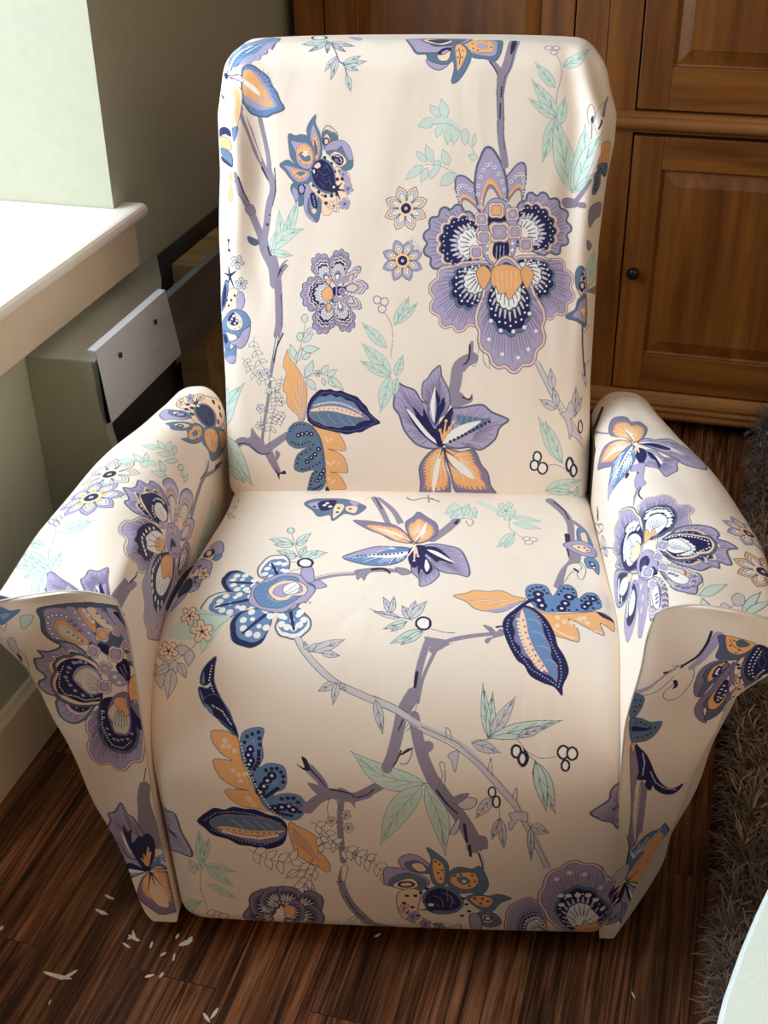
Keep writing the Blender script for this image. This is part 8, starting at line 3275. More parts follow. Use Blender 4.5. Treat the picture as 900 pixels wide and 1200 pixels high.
PRINT['panR'] = [
[2,2,222,120,704,1086,-12,-37,-15,-34,-17,-23],
[2,10,59,55,689,1095,-5,-33,-15,-38,-29,-26],
[2,10,24,62,642,995,-16,-7,-21,-4],
[2,10,55,31,619,989,-19,-20,-18,-18],
[2,2,55,116,631,999,-43,-46,-34,-27],
[1,4,16,637,998,-16,-34,-30,-34,-26,-11],
[1,4,16,641,1002,-20,-2],
[1,4,16,667,991,1,-38,-22,-45,-28,-3,-9,19,15,21,9,8],
[0,10,-1,10,626,959,8,1,4,-17,-10,-8,2,12],
[0,0,-1,10,635,994,-2,-13,-34,-37,-25,-15,29,42],
[0,4,10,11,704,1086,16,1,16,-25,29,-18,23,7,-14,-21,-25,-9,-26,-2,-16,8,3,33],
[0,6,10,11,720,1087,20,-4,43,-19,-17,-22,-20,-5,-18,11,-7,22],
[0,4,10,10,743,1072,11,4,17,-13,-15,-6,-10,5],
[1,10,10,730,1079,6,-17,22,-14],
[3,10,19,738,1075,-7,-14,20,-12,-5,-7],
[0,12,10,12,729,1020,-25,-8,-20,-21,-8,-29,0,-41,10,-22,13,8,15,38,20,45],
[0,4,10,12,723,1014,-21,-12,-12,-30,5,-26,-8,-42,10,-4,9,29,19,34,13,43],
[0,6,10,10,730,1013,-21,-15,-9,-26,3,-24,12,14,18,33],
[0,1,10,10,716,999,-7,-22,2,-15,12,11,3,22],
[3,3,29,719,991],
[3,3,29,717,986],
[3,3,29,716,981],
[3,3,29,715,976],
[3,3,29,718,974],
[0,12,10,20,736,1011,1,-6,-3,-9,-4,-7,-5,0,-1,6,3,10,4,6],
[0,12,10,12,746,1016,-20,-42,-15,-51,-19,-36,-5,-31,10,-28,17,-19,7,2,-13,40,15,43,16,64],
[0,4,10,14,744,929,12,-25,1,-40,-10,-33,-19,-16,-13,3,1,31,-11,24,16,33],
[0,6,10,10,733,952,-8,-29,-11,-40,6,-30,17,-3,13,29,-1,44],
[0,1,10,10,739,958,-11,-35,-3,-36,13,-19,9,24,3,44],
[3,3,32,739,935],
[3,3,32,736,922],
[3,3,32,734,908],
[3,3,33,734,893],
[3,3,33,735,882],
[3,3,33,741,889],
[3,3,33,745,901],
[3,3,33,746,916],
[0,12,10,14,753,939,0,-4,-3,-2,-3,1,-2,5,1,4,2,2,3,-2],
[0,12,10,12,763,1035,-18,-34,2,-48,18,-24,-14,-37,11,-36,13,4,25,57,-24,99],
[0,7,10,10,764,1030,-13,-23,2,-31,15,11],
[0,7,10,10,768,982,-13,-17,10,-36,15,12],
[0,7,10,10,776,941,-12,-25,-2,-26,11,-18,19,33],
[3,10,40,756,1007,3,-10,5,-43,6,12,0,-79,3,34],
[0,7,10,22,768,957,1,-9,-3,-4,-4,4,-3,9,0,9,2,4,4,-4],
[0,4,10,11,786,1061,-16,-26,-7,-33,8,-37,21,-32,24,7,14,32,-14,71],
[0,1,10,10,788,1059,-13,-25,-5,-32,7,-31,18,-21,19,14,13,20,-11,59],
[3,3,23,792,1051],
[3,3,23,789,1043],
[3,3,23,786,1036],
[3,3,24,783,1028],
[3,3,24,781,1019],
[3,3,24,780,1009],
[3,3,24,780,999],
[3,3,25,781,988],
[3,3,25,784,977],
[3,3,23,799,1041],
[3,3,23,796,1034],
[3,3,24,793,1026],
[3,3,24,791,1018],
[3,3,24,790,1009],
[3,3,24,788,1000],
[3,3,25,788,990],
[3,3,25,791,979],
[3,3,28,795,967],
[3,3,27,814,985],
[3,3,27,810,980],
[3,3,27,806,975],
[3,3,28,804,968],
[3,3,28,802,959],
[1,4,19,802,1049,-5,-35,11,-21,7,18,-10,20,9,8],
[3,3,67,822,961],
[0,14,10,10,534,970,16,8,-5,-22,-7,-11],
[0,1,-1,10,530,931,10,15,5,-35,-3,-10],
[0,14,10,10,540,915,18,7,12,-10,-2,-27,-10,-31,-13,-1],
[0,14,10,10,546,844,23,4,22,-13,26,0,-5,-30,-15,-26,-20,-9,-22,7],
[3,10,28,553,903,10,1,0,-15,-8,-5,-1,-15,6,-36,10,2,11,-8,12,-8,11,-3,-36,-30,11,-1,10,7,8,8],
[0,1,-1,10,554,823,25,-6,18,-3,-17,-8,-25,2],
[0,11,10,10,555,757,18,-21,23,-100,12,-23,-1,-167,-8,-52,-16,37,-5,116],
[0,15,-1,10,582,640,10,-3,9,-197,-3,-14,-14,105],
[2,11,142,156,603,615,3,-92,1,-70],
[1,10,11,591,631,4,-90,7,-101],
[0,6,10,10,555,772,11,-17,-4,-17],
[0,1,10,10,566,762,14,-15,15,-21,15,-35,10,-28,17,-37,22,-28,18,-3,18,12,-8,-25,-16,-12,-23,9,-19,21,-6,15,-5,-18,-13,20,-2,20,-21,10,1,31],
[3,3,16,586,731],
[3,3,16,588,725],
[3,3,16,589,720],
[3,3,16,590,714],
[3,3,16,592,708],
[3,3,16,593,703],
[3,3,16,594,697],
[3,3,16,594,692],
[3,3,16,594,686],
[3,3,16,594,680],
[3,3,16,594,675],
[3,3,16,594,669],
[3,3,16,594,664],
[3,3,16,594,658],
[3,3,16,612,662],
[3,3,16,615,656],
[3,3,16,617,650],
[3,3,16,619,644],
[3,3,17,622,638],
[3,3,17,625,631],
[3,3,17,627,625],
[3,3,17,630,620],
[3,3,17,634,616],
[3,3,17,638,611],
[3,3,17,642,607],
[3,3,17,646,603],
[3,3,17,650,599],
[3,3,17,655,595],
[3,3,17,659,594],
[3,3,17,663,592],
[3,3,17,667,591],
[3,3,17,672,590],
[3,3,17,676,589],
[3,3,17,680,587],
[5,11,612,319,-19,-53,-5,54,1,78,11,-12,15,34,21,21,23,4,12,17,17,-40,1,-42,8,-70,-12,-33,-15,-33,-25,-16,-25,15],
[0,6,-1,10,598,265,14,54,16,32,12,57,26,18,13,-60,2,-54,-14,-48,-28,-21],
[0,7,-1,10,639,250,14,48,6,51,2,-54,-13,-42],
[0,3,-1,10,645,261,11,37,5,45,4,-50],
[0,13,4,15,554,273,8,27,21,22,14,2,-4,-50,-18,-16],
[5,9,610,187,-18,65,-11,-59,4,-48,19,-61,17,19,14,32,9,30,5,20,8,26,-15,-1,-27,28],
[0,1,-1,10,595,251,12,-24,18,-43,12,-33,-8,-24,-13,47,-13,34],
[0,3,-1,10,604,231,20,-41,13,-34,-3,-23,-16,46],
[0,1,-1,10,559,220,26,35,11,-11,-6,-46,-16,-38,-19,-5],
[2,3,53,18,580,200,-21,-38],
[5,9,571,139,19,52,-31,-29,-11,-36,6,-21,33,13,7,33],
[2,6,71,29,587,254,-10,-46],
[2,6,71,29,587,254,-7,-26],
[2,6,71,29,587,254,-18,-37],
[2,10,35,12,592,252,32,-3],
[2,10,35,12,592,252,33,39],
[2,10,35,12,592,252,21,15],
[1,10,12,731,620,-2,-16,7,-16],
[1,10,18,578,448,11,-50,1,-71],
]
# ---------------------------------------------------------------- the printed cloth: shapes laid out flat on each cover panel
# one unit = 0.5 mm of cloth; rows: 0 filled outline, 1 line, 2 tapering line, 3 dots, 4 round flower, 5 nested petal
def s2l(c):
    c = np.asarray(c, float) / 255.0
    return np.where(c <= 0.04045, c / 12.92, ((c + 0.055) / 1.055) ** 2.4)
INK = dict(PALETTE)
CREAM_LIN = tuple(s2l(INK['a']))

def spline(p, closed, k=5):
    n = len(p)
    if n < 3: return p
    out = []
    rng_ = range(n) if closed else range(n - 1)
    t = np.arange(k)[:, None] / k
    for i in rng_:
        if closed: a, b, c, d = p[(i - 1) % n], p[i], p[(i + 1) % n], p[(i + 2) % n]
        else: a, b, c, d = p[max(i - 1, 0)], p[i], p[i + 1], p[min(i + 2, n - 1)]
        out.append(.5 * (2 * b + (c - a) * t + (2 * a - 5 * b + 4 * c - d) * t * t + (3 * b - a - 3 * c + d) * t ** 3))
    if not closed: out.append(p[-1:])
    return np.concatenate(out)

def fill_shape(buf, p, col):
    H, W = buf.shape[:2]
    x0 = max(int(np.floor(p[:, 0].min())), 0); x1 = min(int(np.ceil(p[:, 0].max())) + 1, W)
    y0 = max(int(np.floor(p[:, 1].min())), 0); y1 = min(int(np.ceil(p[:, 1].max())) + 1, H)
    if x1 <= x0 or y1 <= y0: return
    ys = np.arange(y0, y1) + .5
    xs = np.arange(x0, x1) + .5
    mask = np.zeros((y1 - y0, x1 - x0), bool)
    q = np.roll(p, -1, 0)
    for (ax, ay), (bx, by) in zip(p, q):
        if ay == by: continue
        lo, hi = (ay, by) if ay < by else (by, ay)
        i0 = int(np.searchsorted(ys, lo)); i1 = int(np.searchsorted(ys, hi))
        if i1 <= i0: continue
        xi = ax + (ys[i0:i1] - ay) * (bx - ax) / (by - ay)
        mask[i0:i1] ^= xs[None, :] > xi[:, None]
    buf[y0:y1, x0:x1][mask] = col

def stroke(buf, p, w0, w1, col):
    H, W = buf.shape[:2]
    n = len(p) - 1
    if n < 1: return
    for i in range(n):
        a, b = p[i], p[i + 1]
        ra = (w0 + (w1 - w0) * i / n) / 2; rb = (w0 + (w1 - w0) * (i + 1) / n) / 2
        r = max(ra, rb) + 1
        x0 = max(int(min(a[0], b[0]) - r), 0); x1 = min(int(max(a[0], b[0]) + r) + 2, W)
        y0 = max(int(min(a[1], b[1]) - r), 0); y1 = min(int(max(a[1], b[1]) + r) + 2, H)
        if x1 <= x0 or y1 <= y0: continue
        X = np.arange(x0, x1)[None, :] + .5; Y = np.arange(y0, y1)[:, None] + .5
        d = b - a; L2 = max(d @ d, 1e-9)
        t = np.clip(((X - a[0]) * d[0] + (Y - a[1]) * d[1]) / L2, 0, 1)
        D = (X - a[0] - t * d[0]) ** 2 + (Y - a[1] - t * d[1]) ** 2
        buf[y0:y1, x0:x1][D <= (ra + (rb - ra) * t) ** 2] = col

def dot(buf, c, r, col):
    stroke(buf, np.array([c, c + [.01, 0]]), 2 * r, 2 * r, col)

PETALS = {
 # nested outlines (f), rays (h), dots (d), closed lines (c), each at a percentage of the petal's own outline
 'A': 'fs100 fv93 hd78-91-34-3 fp76 fs72 fn69 dw64-26-4 hh43-51-17-8 fv41 fw38 hs20-34-11-3',
 'B': 'fd100 fp97 fd92 fv90 hd64-87-40-3 fs63 ft61 fn58 dw51-17-6 hh38-46-15-7 fs37 fw35 hs16-32-11-3',
 'b': 'fs100 fp96 fd91 fv89 hd68-86-34-3 fs66 fl63 fn60 dw55-26-5 hh42-48-15-9 fs41 fw38 hs16-34-11-3',
 'C': 'fs100 fv91 dw80-18-9 dd80-18-5 fo64 fd58 fc55 cd54-3',
 'E': 'fs100 fv90 cd89-3 fs72 fn69 dw60-20-5 hh44-54-13-8 fw42 hs18-36-9-3 fo22',
 'e': 'fs100 fd92 fv88 fs70 fn66 hw44-55-13-7 fw40 hs15-34-7-3',
 'P': 'fs100 fp80 cs79-3 dn62-9-8 fp48 cs47-3 fd30',
 'p': 'fs100 fv86 fs66 fp60 dn44-8-8 fs26',
 'L': 'fs100 fv92 hd45-88-34-3',
 'N': 'fk100 fv93 hs30-86-30-3',
 'O': 'fs100 fd93 fo78 hd72-96-34-4 fo66 hp20-60-16-3',
 'U': 'fs100 fb92 hw40-86-22-3',
 'W': 'fn100 dw93-46-3 fl84 fb80 dw64-30-4',
 'X': 'fp100 cs99-4 fw90 fb84 dw66-9-17 dw40-5-12 hn5-70-1-9',
 'Y': 'fs100 fn96 fb84 dw64-8-17 dw38-4-12 hn5-70-1-9',
 'Z': 'fk100 fd94 fs78 fk66 hh46-60-11-6 fh42 hk15-36-7-3',
 'H': 'fs100 fh92 fs74 fk66 hh44-58-11-6 fw42 hs14-36-7-3',
 'Q': 'fs100 fp90 fv72 dn50-6-9',
}

def petal(buf, anchor, outline, spec):
    o = spline(outline, True, 4)
    n = len(o)
    nx = np.roll(o, -1, 0); area = (o[:, 0] * nx[:, 1] - nx[:, 0] * o[:, 1]).sum() / 2
    tg = nx - np.roll(o, 1, 0); tg /= np.linalg.norm(tg, axis=1)[:, None] + 1e-9
    inward = np.stack([-tg[:, 1], tg[:, 0]], -1) * (1 if area > 0 else -1)
    rad = math.sqrt(abs(area) / math.pi)
    def lay(s):                                    # outer bands keep an even width, inner ones gather at the petal's foot
        return o + inward * (1 - s) * rad * .9 if s >= .85 else anchor + (o - anchor) * s
    def at(s, f): return anchor + (o[np.minimum((f * n).astype(int), n - 1)] - anchor) * s
    for tok in spec.split():
        k, c, a = tok[0], INK[tok[1]], [float(v) for v in tok[2:].split('-')]
        if k == 'f': fill_shape(buf, lay(a[0] / 100), c)
        elif k == 'c':
            q = lay(a[0] / 100); stroke(buf, np.concatenate([q, q[:1]]), a[1], a[1], c)
        elif k == 'h':
            f = np.linspace(.14, .86, int(a[2])) if a[2] > 1 else np.array([.5])
            for i, (p, q) in enumerate(zip(at(a[0] / 100, f), at(a[1] / 100, f))):
                q = q + (p - q) * (.25 if i % 2 and a[2] > 12 and a[3] < 6 else 0)
                stroke(buf, np.array([p, q]), a[3], a[3] * .6, c)
        elif k == 'd':
            f = np.linspace(.10, .90, int(a[1]))
            for p in at(a[0] / 100, f): dot(buf, p, a[2] / 2, c)

def daisy(buf, c, r, ang, ring):
    """eight pointed petals round a peach star with a dark eye"""
    for rr, col, wid in ((1.0, 's', 1.04), (.96, ring, .96), (.84, 'd', .76), (.80, 'a', .68), (.72, 't', .52), (.68, 'w', .42)):
        for i in range(8):
            a = ang + i * math.pi / 4
            d = np.array([math.cos(a), math.sin(a)]); e = np.array([-d[1], d[0]])
            p = np.array([c + d * r * .2, c + d * r * .55 * rr + e * r * .235 * wid, c + d * r * .80 * rr + e * r * .19 * wid, c + d * r * rr, c + d * r * rr, c + d * r * .80 * rr - e * r * .19 * wid, c + d * r * .55 * rr - e * r * .235 * wid])
            fill_shape(buf, spline(p, True, 4), INK[col])
    for i in range(8):
        a = ang + (i + .5) * math.pi / 4; d = np.array([math.cos(a), math.sin(a)])
        stroke(buf, np.array([c + d * r * .25, c + d * r * .62]), r * .10, r * .03, INK['t'])
        a = ang + i * math.pi / 4; d = np.array([math.cos(a), math.sin(a)])
        stroke(buf, np.array([c, c + d * r * .50]), r * .36, r * .08, INK['o' if ring == 'v' else 'p'])
    dot(buf, c, r * .31, INK['p']); dot(buf, c, r * .22, INK['k']); dot(buf, c, r * .17, INK['n'])
    dot(buf, c, r * .07, INK['w']); dot(buf, c, r * .04, INK['d'])

def paint_cloth(key):
    umin, umax, vmin, vmax = RANGES[key]
    W = int(round((umax - umin) * 2000)); H = int(round((vmax - vmin) * 2000))
    buf = np.empty((H, W, 3), np.uint8); buf[:] = INK['a']
    org = np.array([umin, vmin]) * 2000
    def pts(f): return np.cumsum(np.array(f, float).reshape(-1, 2), 0) - org      # each point is a step from the one before
    ink = [INK[k] for k in INK]
    kinds = list(PETALS.values())
    for row in PRINT[key]:
        op, f = row[0], row[1:]
        if op == 0:                                   # filled outline
            p = spline(pts(f[3:]), True)
            if f[0] >= 0: fill_shape(buf, p, ink[f[0]])
            if f[1] >= 0: stroke(buf, np.concatenate([p, p[:1]]), f[2] / 10, f[2] / 10, ink[f[1]])
        elif op == 1: stroke(buf, spline(pts(f[2:]), False, 4), f[1] / 10, f[1] / 10, ink[f[0]])
        elif op == 2: stroke(buf, spline(pts(f[3:]), False, 4), f[1] / 10, f[2] / 10, ink[f[0]])
        elif op == 3:
            for q in pts(f[2:]): dot(buf, q, f[1] / 10, ink[f[0]])
        elif op == 4: daisy(buf, pts(f[3:5])[0], f[1] / 10, f[2] / 100, list(INK)[f[0]])
        elif op == 5:
            p = pts(f[1:]); petal(buf, p[0], p[1:], kinds[f[0]])
    img = bpy.data.images.new('print_' + key, W, H, alpha=False, float_buffer=False)
    px = np.ones((H, W, 4), np.float32); px[..., :3] = buf.astype(np.float32) / 255.0
    img.pixels.foreach_set(px.ravel()); img.update(); img.pack()
    return img

# ---------------------------------------------------------------- helpers
def link(o, parent=None):
    COL.objects.link(o)
    if parent is not None: o.parent = parent
    return o

def tag(o, label=None, cat=None, group=None, kind=None):
    if label: o['label'] = label
    if cat: o['category'] = cat
    if group: o['group'] = group
    if kind: o['kind'] = kind
    return o

def empty(name, loc, rz=0.0):
    o = bpy.data.objects.new(name, None); link(o); o.location = loc; o.rotation_euler = (0, 0, rz)
    o.empty_display_size = 0.05
    return o

def obj_bm(name, bm, mat, parent=None, smooth=False, bevel=0.0, segs=2):
    me = bpy.data.meshes.new(name)
    if bevel > 0:
        bmesh.ops.bevel(bm, geom=[e for e in bm.edges if e.is_manifold and e.calc_face_angle(0) > 0.5], offset=bevel, segments=segs, profile=0.6, affect='EDGES')
    bmesh.ops.recalc_face_normals(bm, faces=bm.faces)
    bm.to_mesh(me); bm.free()
    if smooth:
        me.polygons.foreach_set('use_smooth', [True] * len(me.polygons))
    me.materials.append(mat)
    return link(bpy.data.objects.new(name, me), parent)

def box(bm, x0, x1, y0, y1, z0, z1):
    vs_ = [bm.verts.new((x, y, z)) for x in (x0, x1) for y in (y0, y1) for z in (z0, z1)]
    for f in ((0, 1, 3, 2), (4, 6, 7, 5), (0, 4, 5, 1), (2, 3, 7, 6), (0, 2, 6, 4), (1, 5, 7, 3)):
        bm.faces.new([vs_[i] for i in f])

def prism(bm, pts2, axis, lo, hi):
    """extrude a 2-D outline along an axis: 'x' takes (y, z), 'y' takes (x, z), 'z' takes (x, y)"""
    def mk(a, b, c):
        return {'x': (c, a, b), 'y': (a, c, b), 'z': (a, b, c)}[axis]
    A = [bm.verts.new(mk(a, b, lo)) for a, b in pts2]
    B = [bm.verts.new(mk(a, b, hi)) for a, b in pts2]
    n = len(A)
    for i in range(n):
        bm.faces.new((A[i], A[(i + 1) % n], B[(i + 1) % n], B[i]))
    bm.faces.new(A); bm.faces.new(B[::-1])

def tube(bm, pts, r, n=8, closed=False):
    rings = []
    pts = [Vector(p) for p in pts]
    for i, p in enumerate(pts):
        a = pts[max(i - 1, 0)]; b = pts[min(i + 1, len(pts) - 1)]
        t = (b - a).normalized()
        k = Vector((0, 0, 1)) if abs(t.z) < 0.9 else Vector((1, 0, 0))
        u = t.cross(k).normalized(); v = t.cross(u)
        rings.append([bm.verts.new(p + (u * math.cos(2 * math.pi * j / n) + v * math.sin(2 * math.pi * j / n)) * r) for j in range(n)])
    for a, b in zip(rings, rings[1:]):
        for j in range(n):
            bm.faces.new((a[j], a[(j + 1) % n], b[(j + 1) % n], b[j]))
    bm.faces.new(rings[0][::-1]); bm.faces.new(rings[-1])

def lathe(bm, prof, axis_loc, direction='-y', n=24):
    """prof: (radius, along)"""
    cx_, cy_, cz_ = axis_loc
    rings = []
    for r_, t in prof:
        ring = []
        for j in range(n):
            a = 2 * math.pi * j / n
            if direction == '-y': p = (cx_ + r_ * math.cos(a), cy_ - t, cz_ + r_ * math.sin(a))
            elif direction == 'x': p = (cx_ + t, cy_ + r_ * math.cos(a), cz_ + r_ * math.sin(a))
            else: p = (cx_ + r_ * math.cos(a), cy_ + r_ * math.sin(a), cz_ + t)
            ring.append(bm.verts.new(p))
        rings.append(ring)
    for a, b in zip(rings, rings[1:]):
        for j in range(n):
            bm.faces.new((a[j], a[(j + 1) % n], b[(j + 1) % n], b[j]))
    bm.faces.new(rings[0][::-1]); bm.faces.new(rings[-1])

# ---------------------------------------------------------------- materials
class NT:
    def __init__(self, name):
        self.m = bpy.data.materials.new(name); self.m.use_nodes = True
        self.t = self.m.node_tree; self.b = self.t.nodes['Principled BSDF']
    def n(self, kind, **kw):
        nd = self.t.nodes.new(kind)
        for k, v in kw.items():
            if k in nd.inputs: nd.inputs[k].default_value = v
            else: setattr(nd, k, v)
        return nd
    def l(self, a, b): self.t.links.new(a, b)
    def ramp(self, fac, stops):
        r = self.n('ShaderNodeValToRGB')
        els = r.color_ramp.elements
        while len(els) < len(stops): els.new(0.5)
        for e, (p, c) in zip(els, stops):
            e.position = p; e.color = (*c, 1)
        self.l(fac, r.inputs['Fac']); return r
    def mix(self, fac, a, b, mode='MIX'):
        x = self.n('ShaderNodeMix', data_type='RGBA', blend_type=mode)
        for s, v in ((x.inputs[0], fac), (x.inputs[6], a), (x.inputs[7], b)):
            if hasattr(v, 'is_output'): self.l(v, s)
            elif isinstance(v, (int, float)): s.default_value = v
            else: s.default_value = (*v, 1)
        return x.outputs[2]
    def bump(self, h, strength, dist):
        b = self.n('ShaderNodeBump', Strength=strength, Distance=dist); self.l(h, b.inputs['Height'])
        self.l(b.outputs['Normal'], self.b.inputs['Normal']); return b
    def coords(self, scale=(1, 1, 1), which='Object', rot=(0, 0, 0)):
        c = self.n('ShaderNodeTexCoord'); mp = self.n('ShaderNodeMapping')
        mp.inputs['Scale'].default_value = scale; mp.inputs['Rotation'].default_value = rot
        self.l(c.outputs[which], mp.inputs['Vector']); return mp.outputs['Vector']

def paint(name, col, rough=0.6, noise=0.04, scale=40, bump=0.15):
    k = NT(name); v = k.coords()
    nz = k.n('ShaderNodeTexNoise', Scale=scale, Detail=4.0); k.l(v, nz.inputs['Vector'])
    c0 = tuple(max(0, c * (1 - noise)) for c in col); c1 = tuple(min(1, c * (1 + noise)) for c in col)
    k.l(k.ramp(nz.outputs['Fac'], [(0.3, c0), (0.7, c1)]).outputs['Color'], k.b.inputs['Base Color'])
    k.b.inputs['Roughness'].default_value = rough
    k.bump(nz.outputs['Fac'], bump, 0.002)
    return k.m

def pine(name, axis='z', dark=(0.16, 0.052, 0.008), light=(0.36, 0.135, 0.024), rough=0.38, seed=0.0):
    k = NT(name)
    sc = {'z': (34, 34, 2.2), 'x': (2.2, 34, 34)}[axis]
    v = k.coords(sc)
    off = k.n('ShaderNodeVectorMath', operation='ADD'); off.inputs[1].default_value = (seed * 7.3, seed * 3.1, seed * 5.7)
    k.l(v, off.inputs[0])
    n1 = k.n('ShaderNodeTexNoise', Scale=1.0, Detail=5.0, Roughness=0.62, Distortion=0.35); k.l(off.outputs[0], n1.inputs['Vector'])
    n2 = k.n('ShaderNodeTexNoise', Scale=0.28, Detail=2.0, Distortion=0.8); k.l(off.outputs[0], n2.inputs['Vector'])
    c = k.ramp(n1.outputs['Fac'], [(0.33, dark), (0.5, tuple((a * .45 + b * .55) for a, b in zip(dark, light))), (0.68, light)]).outputs['Color']
    c2 = k.ramp(n2.outputs['Fac'], [(0.35, (0.72, 0.66, 0.6)), (0.65, (1.0, 1.0, 1.0))]).outputs['Color']
    c = k.mix(1.0, c, c2, 'MULTIPLY')
    vk = k.coords({'z': (5.0, 5.0, 3.4), 'x': (3.4, 5.0, 5.0)}[axis])
    vo = k.n('ShaderNodeTexVoronoi', Scale=1.0); k.l(vk, vo.inputs['Vector'])
    kn = k.ramp(vo.outputs['Distance'], [(0.03, (0.22, 0.12, 0.08)), (0.085, (1, 1, 1))]).outputs['Color']
    c = k.mix(0.85, c, kn, 'MULTIPLY')
    k.l(c, k.b.inputs['Base Color'])
    k.b.inputs['Roughness'].default_value = rough
    k.bump(n1.outputs['Fac'], 0.12, 0.002)
    return k.m

def floor_material():
    k = NT('dark laminate boards')
    v = k.coords((1, 1, 1), rot=(0, 0, math.pi / 2))
    br = k.n('ShaderNodeTexBrick', offset=0.37, offset_frequency=2)
    br.inputs['Scale'].default_value = 1.0; br.inputs['Brick Width'].default_value = 0.92; br.inputs['Row Height'].default_value = 0.125
    br.inputs['Mortar Size'].default_value = 0.0007; br.inputs['Mortar Smooth'].default_value = 0.3; br.inputs['Bias'].default_value = 0.0
    br.inputs['Color1'].default_value = (0.0, 0.0, 0.0, 1); br.inputs['Color2'].default_value = (1, 1, 1, 1); br.inputs['Mortar'].default_value = (0.5, 0.5, 0.5, 1)
    k.l(v, br.inputs['Vector'])
    # each board gets its own stretch of grain
    sh = k.n('ShaderNodeVectorMath', operation='SCALE'); k.l(br.outputs['Color'], sh.inputs[0]); sh.inputs['Scale'].default_value = 9.0
    ad = k.n('ShaderNodeVectorMath', operation='ADD'); k.l(v, ad.inputs[0]); k.l(sh.outputs[0], ad.inputs[1])
    st = k.n('ShaderNodeMapping'); st.inputs['Scale'].default_value = (3.2, 120, 1); k.l(ad.outputs[0], st.inputs['Vector'])
    n1 = k.n('ShaderNodeTexNoise', Scale=1.0, Detail=7.0, Roughness=0.70, Distortion=0.9); k.l(st.outputs[0], n1.inputs['Vector'])
    st2 = k.n('ShaderNodeMapping'); st2.inputs['Scale'].default_value = (1.6, 9, 1); k.l(ad.outputs[0], st2.inputs['Vector'])
    n2 = k.n('ShaderNodeTexNoise', Scale=1.0, Detail=3.0, Distortion=1.2); k.l(st2.outputs[0], n2.inputs['Vector'])
    c = k.ramp(n1.outputs['Fac'], [(0.36, (0.020, 0.008, 0.004)), (0.46, (0.12, 0.048, 0.020)), (0.55, (0.30, 0.130, 0.056)), (0.68, (0.50, 0.25, 0.125))]).outputs['Color']
    t = k.ramp(n2.outputs['Fac'], [(0.34, (0.36, 0.33, 0.32)), (0.60, (1.0, 1.0, 1.0))]).outputs['Color']
    c = k.mix(1.0, c, t, 'MULTIPLY')
    tone = k.ramp(br.outputs['Color'], [(0.0, (0.70, 0.62, 0.58)), (1.0, (1.12, 1.0, 0.95))]).outputs['Color']
    c = k.mix(1.0, c, tone, 'MULTIPLY')
    c = k.mix(br.outputs['Fac'], c, (0.006, 0.003, 0.002))
    k.l(c, k.b.inputs['Base Color'])
    rr = k.n('ShaderNodeMapRange'); k.l(n1.outputs['Fac'], rr.inputs['Value'])
    rr.inputs['To Min'].default_value = 0.50; rr.inputs['To Max'].default_value = 0.36
    k.l(rr.outputs['Result'], k.b.inputs['Roughness'])
    k.b.inputs['Specular IOR Level'].default_value = 0.35
    k.bump(n1.outputs['Fac'], 0.35, 0.0015)
    return k.m

def metal(name, col, rough, smear=0.25, metallic=1.0):
    k = NT(name); v = k.coords((9, 3, 14))
    nz = k.n('ShaderNodeTexNoise', Scale=1.0, Detail=4.0, Distortion=0.6); k.l(v, nz.inputs['Vector'])
    k.l(k.ramp(nz.outputs['Fac'], [(0.3, tuple(c * (1 - smear) for c in col)), (0.7, col)]).outputs['Color'], k.b.inputs['Base Color'])
    k.b.inputs['Metallic'].default_value = metallic
    rr = k.n('ShaderNodeMapRange'); k.l(nz.outputs['Fac'], rr.inputs['Value'])
    rr.inputs['To Min'].default_value = rough * 0.8; rr.inputs['To Max'].default_value = rough * 1.35
    k.l(rr.outputs['Result'], k.b.inputs['Roughness'])
    return k.m

M = {}
M['wall'] = paint('sage wall paint', (0.48, 0.48, 0.37), 0.7, 0.03, 60, 0.25)
M['warm_wall'] = paint('warm beige wall paint', (0.52, 0.41, 0.31), 0.7, 0.03, 60, 0.2)
M['ceiling'] = paint('ceiling paint', (0.75, 0.74, 0.70), 0.8)
M['trim'] = paint('cream trim paint', (0.78, 0.64, 0.48), 0.4, 0.02, 25, 0.06)
M['sill'] = paint('white sill paint', (0.88, 0.81, 0.72), 0.35, 0.02, 30, 0.05)
M['floor'] = floor_material()
M['pine'] = pine('stained pine, upright grain', 'z')
M['pine2'] = pine('stained pine, upright grain, panel', 'z', seed=1.7)
M['pine_x'] = pine('stained pine, level grain', 'x', seed=0.6)
M['moulding'] = pine('stained pine moulding', 'x', (0.24, 0.095, 0.02), (0.46, 0.21, 0.06), 0.3, seed=2.2)
M['knob'] = paint('dark bronze knob', (0.012, 0.010, 0.008), 0.3)
M['shade_black'] = paint('painted shade black', (0.012, 0.009, 0.007), 0.8)  # near-black colour stands in for shade inside gaps and holes
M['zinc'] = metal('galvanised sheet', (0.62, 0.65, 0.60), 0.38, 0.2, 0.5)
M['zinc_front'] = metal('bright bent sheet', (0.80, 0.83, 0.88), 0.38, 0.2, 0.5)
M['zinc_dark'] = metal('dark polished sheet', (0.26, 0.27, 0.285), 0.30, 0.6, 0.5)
M['endcap'] = paint('olive enamelled sheet', (0.30, 0.30, 0.22), 0.45, 0.03)
M['raw_wood'] = pine('raw spruce', 'x', (0.42, 0.28, 0.12), (0.62, 0.46, 0.24), 0.6, seed=3.3)
M['black_metal'] = paint('black steel', (0.015, 0.013, 0.012), 0.45)
M['brown_metal'] = paint('brown steel bracket', (0.07, 0.045, 0.03), 0.4)
M['mint'] = paint('pale mint laminate', (0.80, 0.88, 0.80), 0.4, 0.03, 220, 0.05)
M['mint_edge'] = paint('white edge band', (0.84, 0.88, 0.90), 0.35)
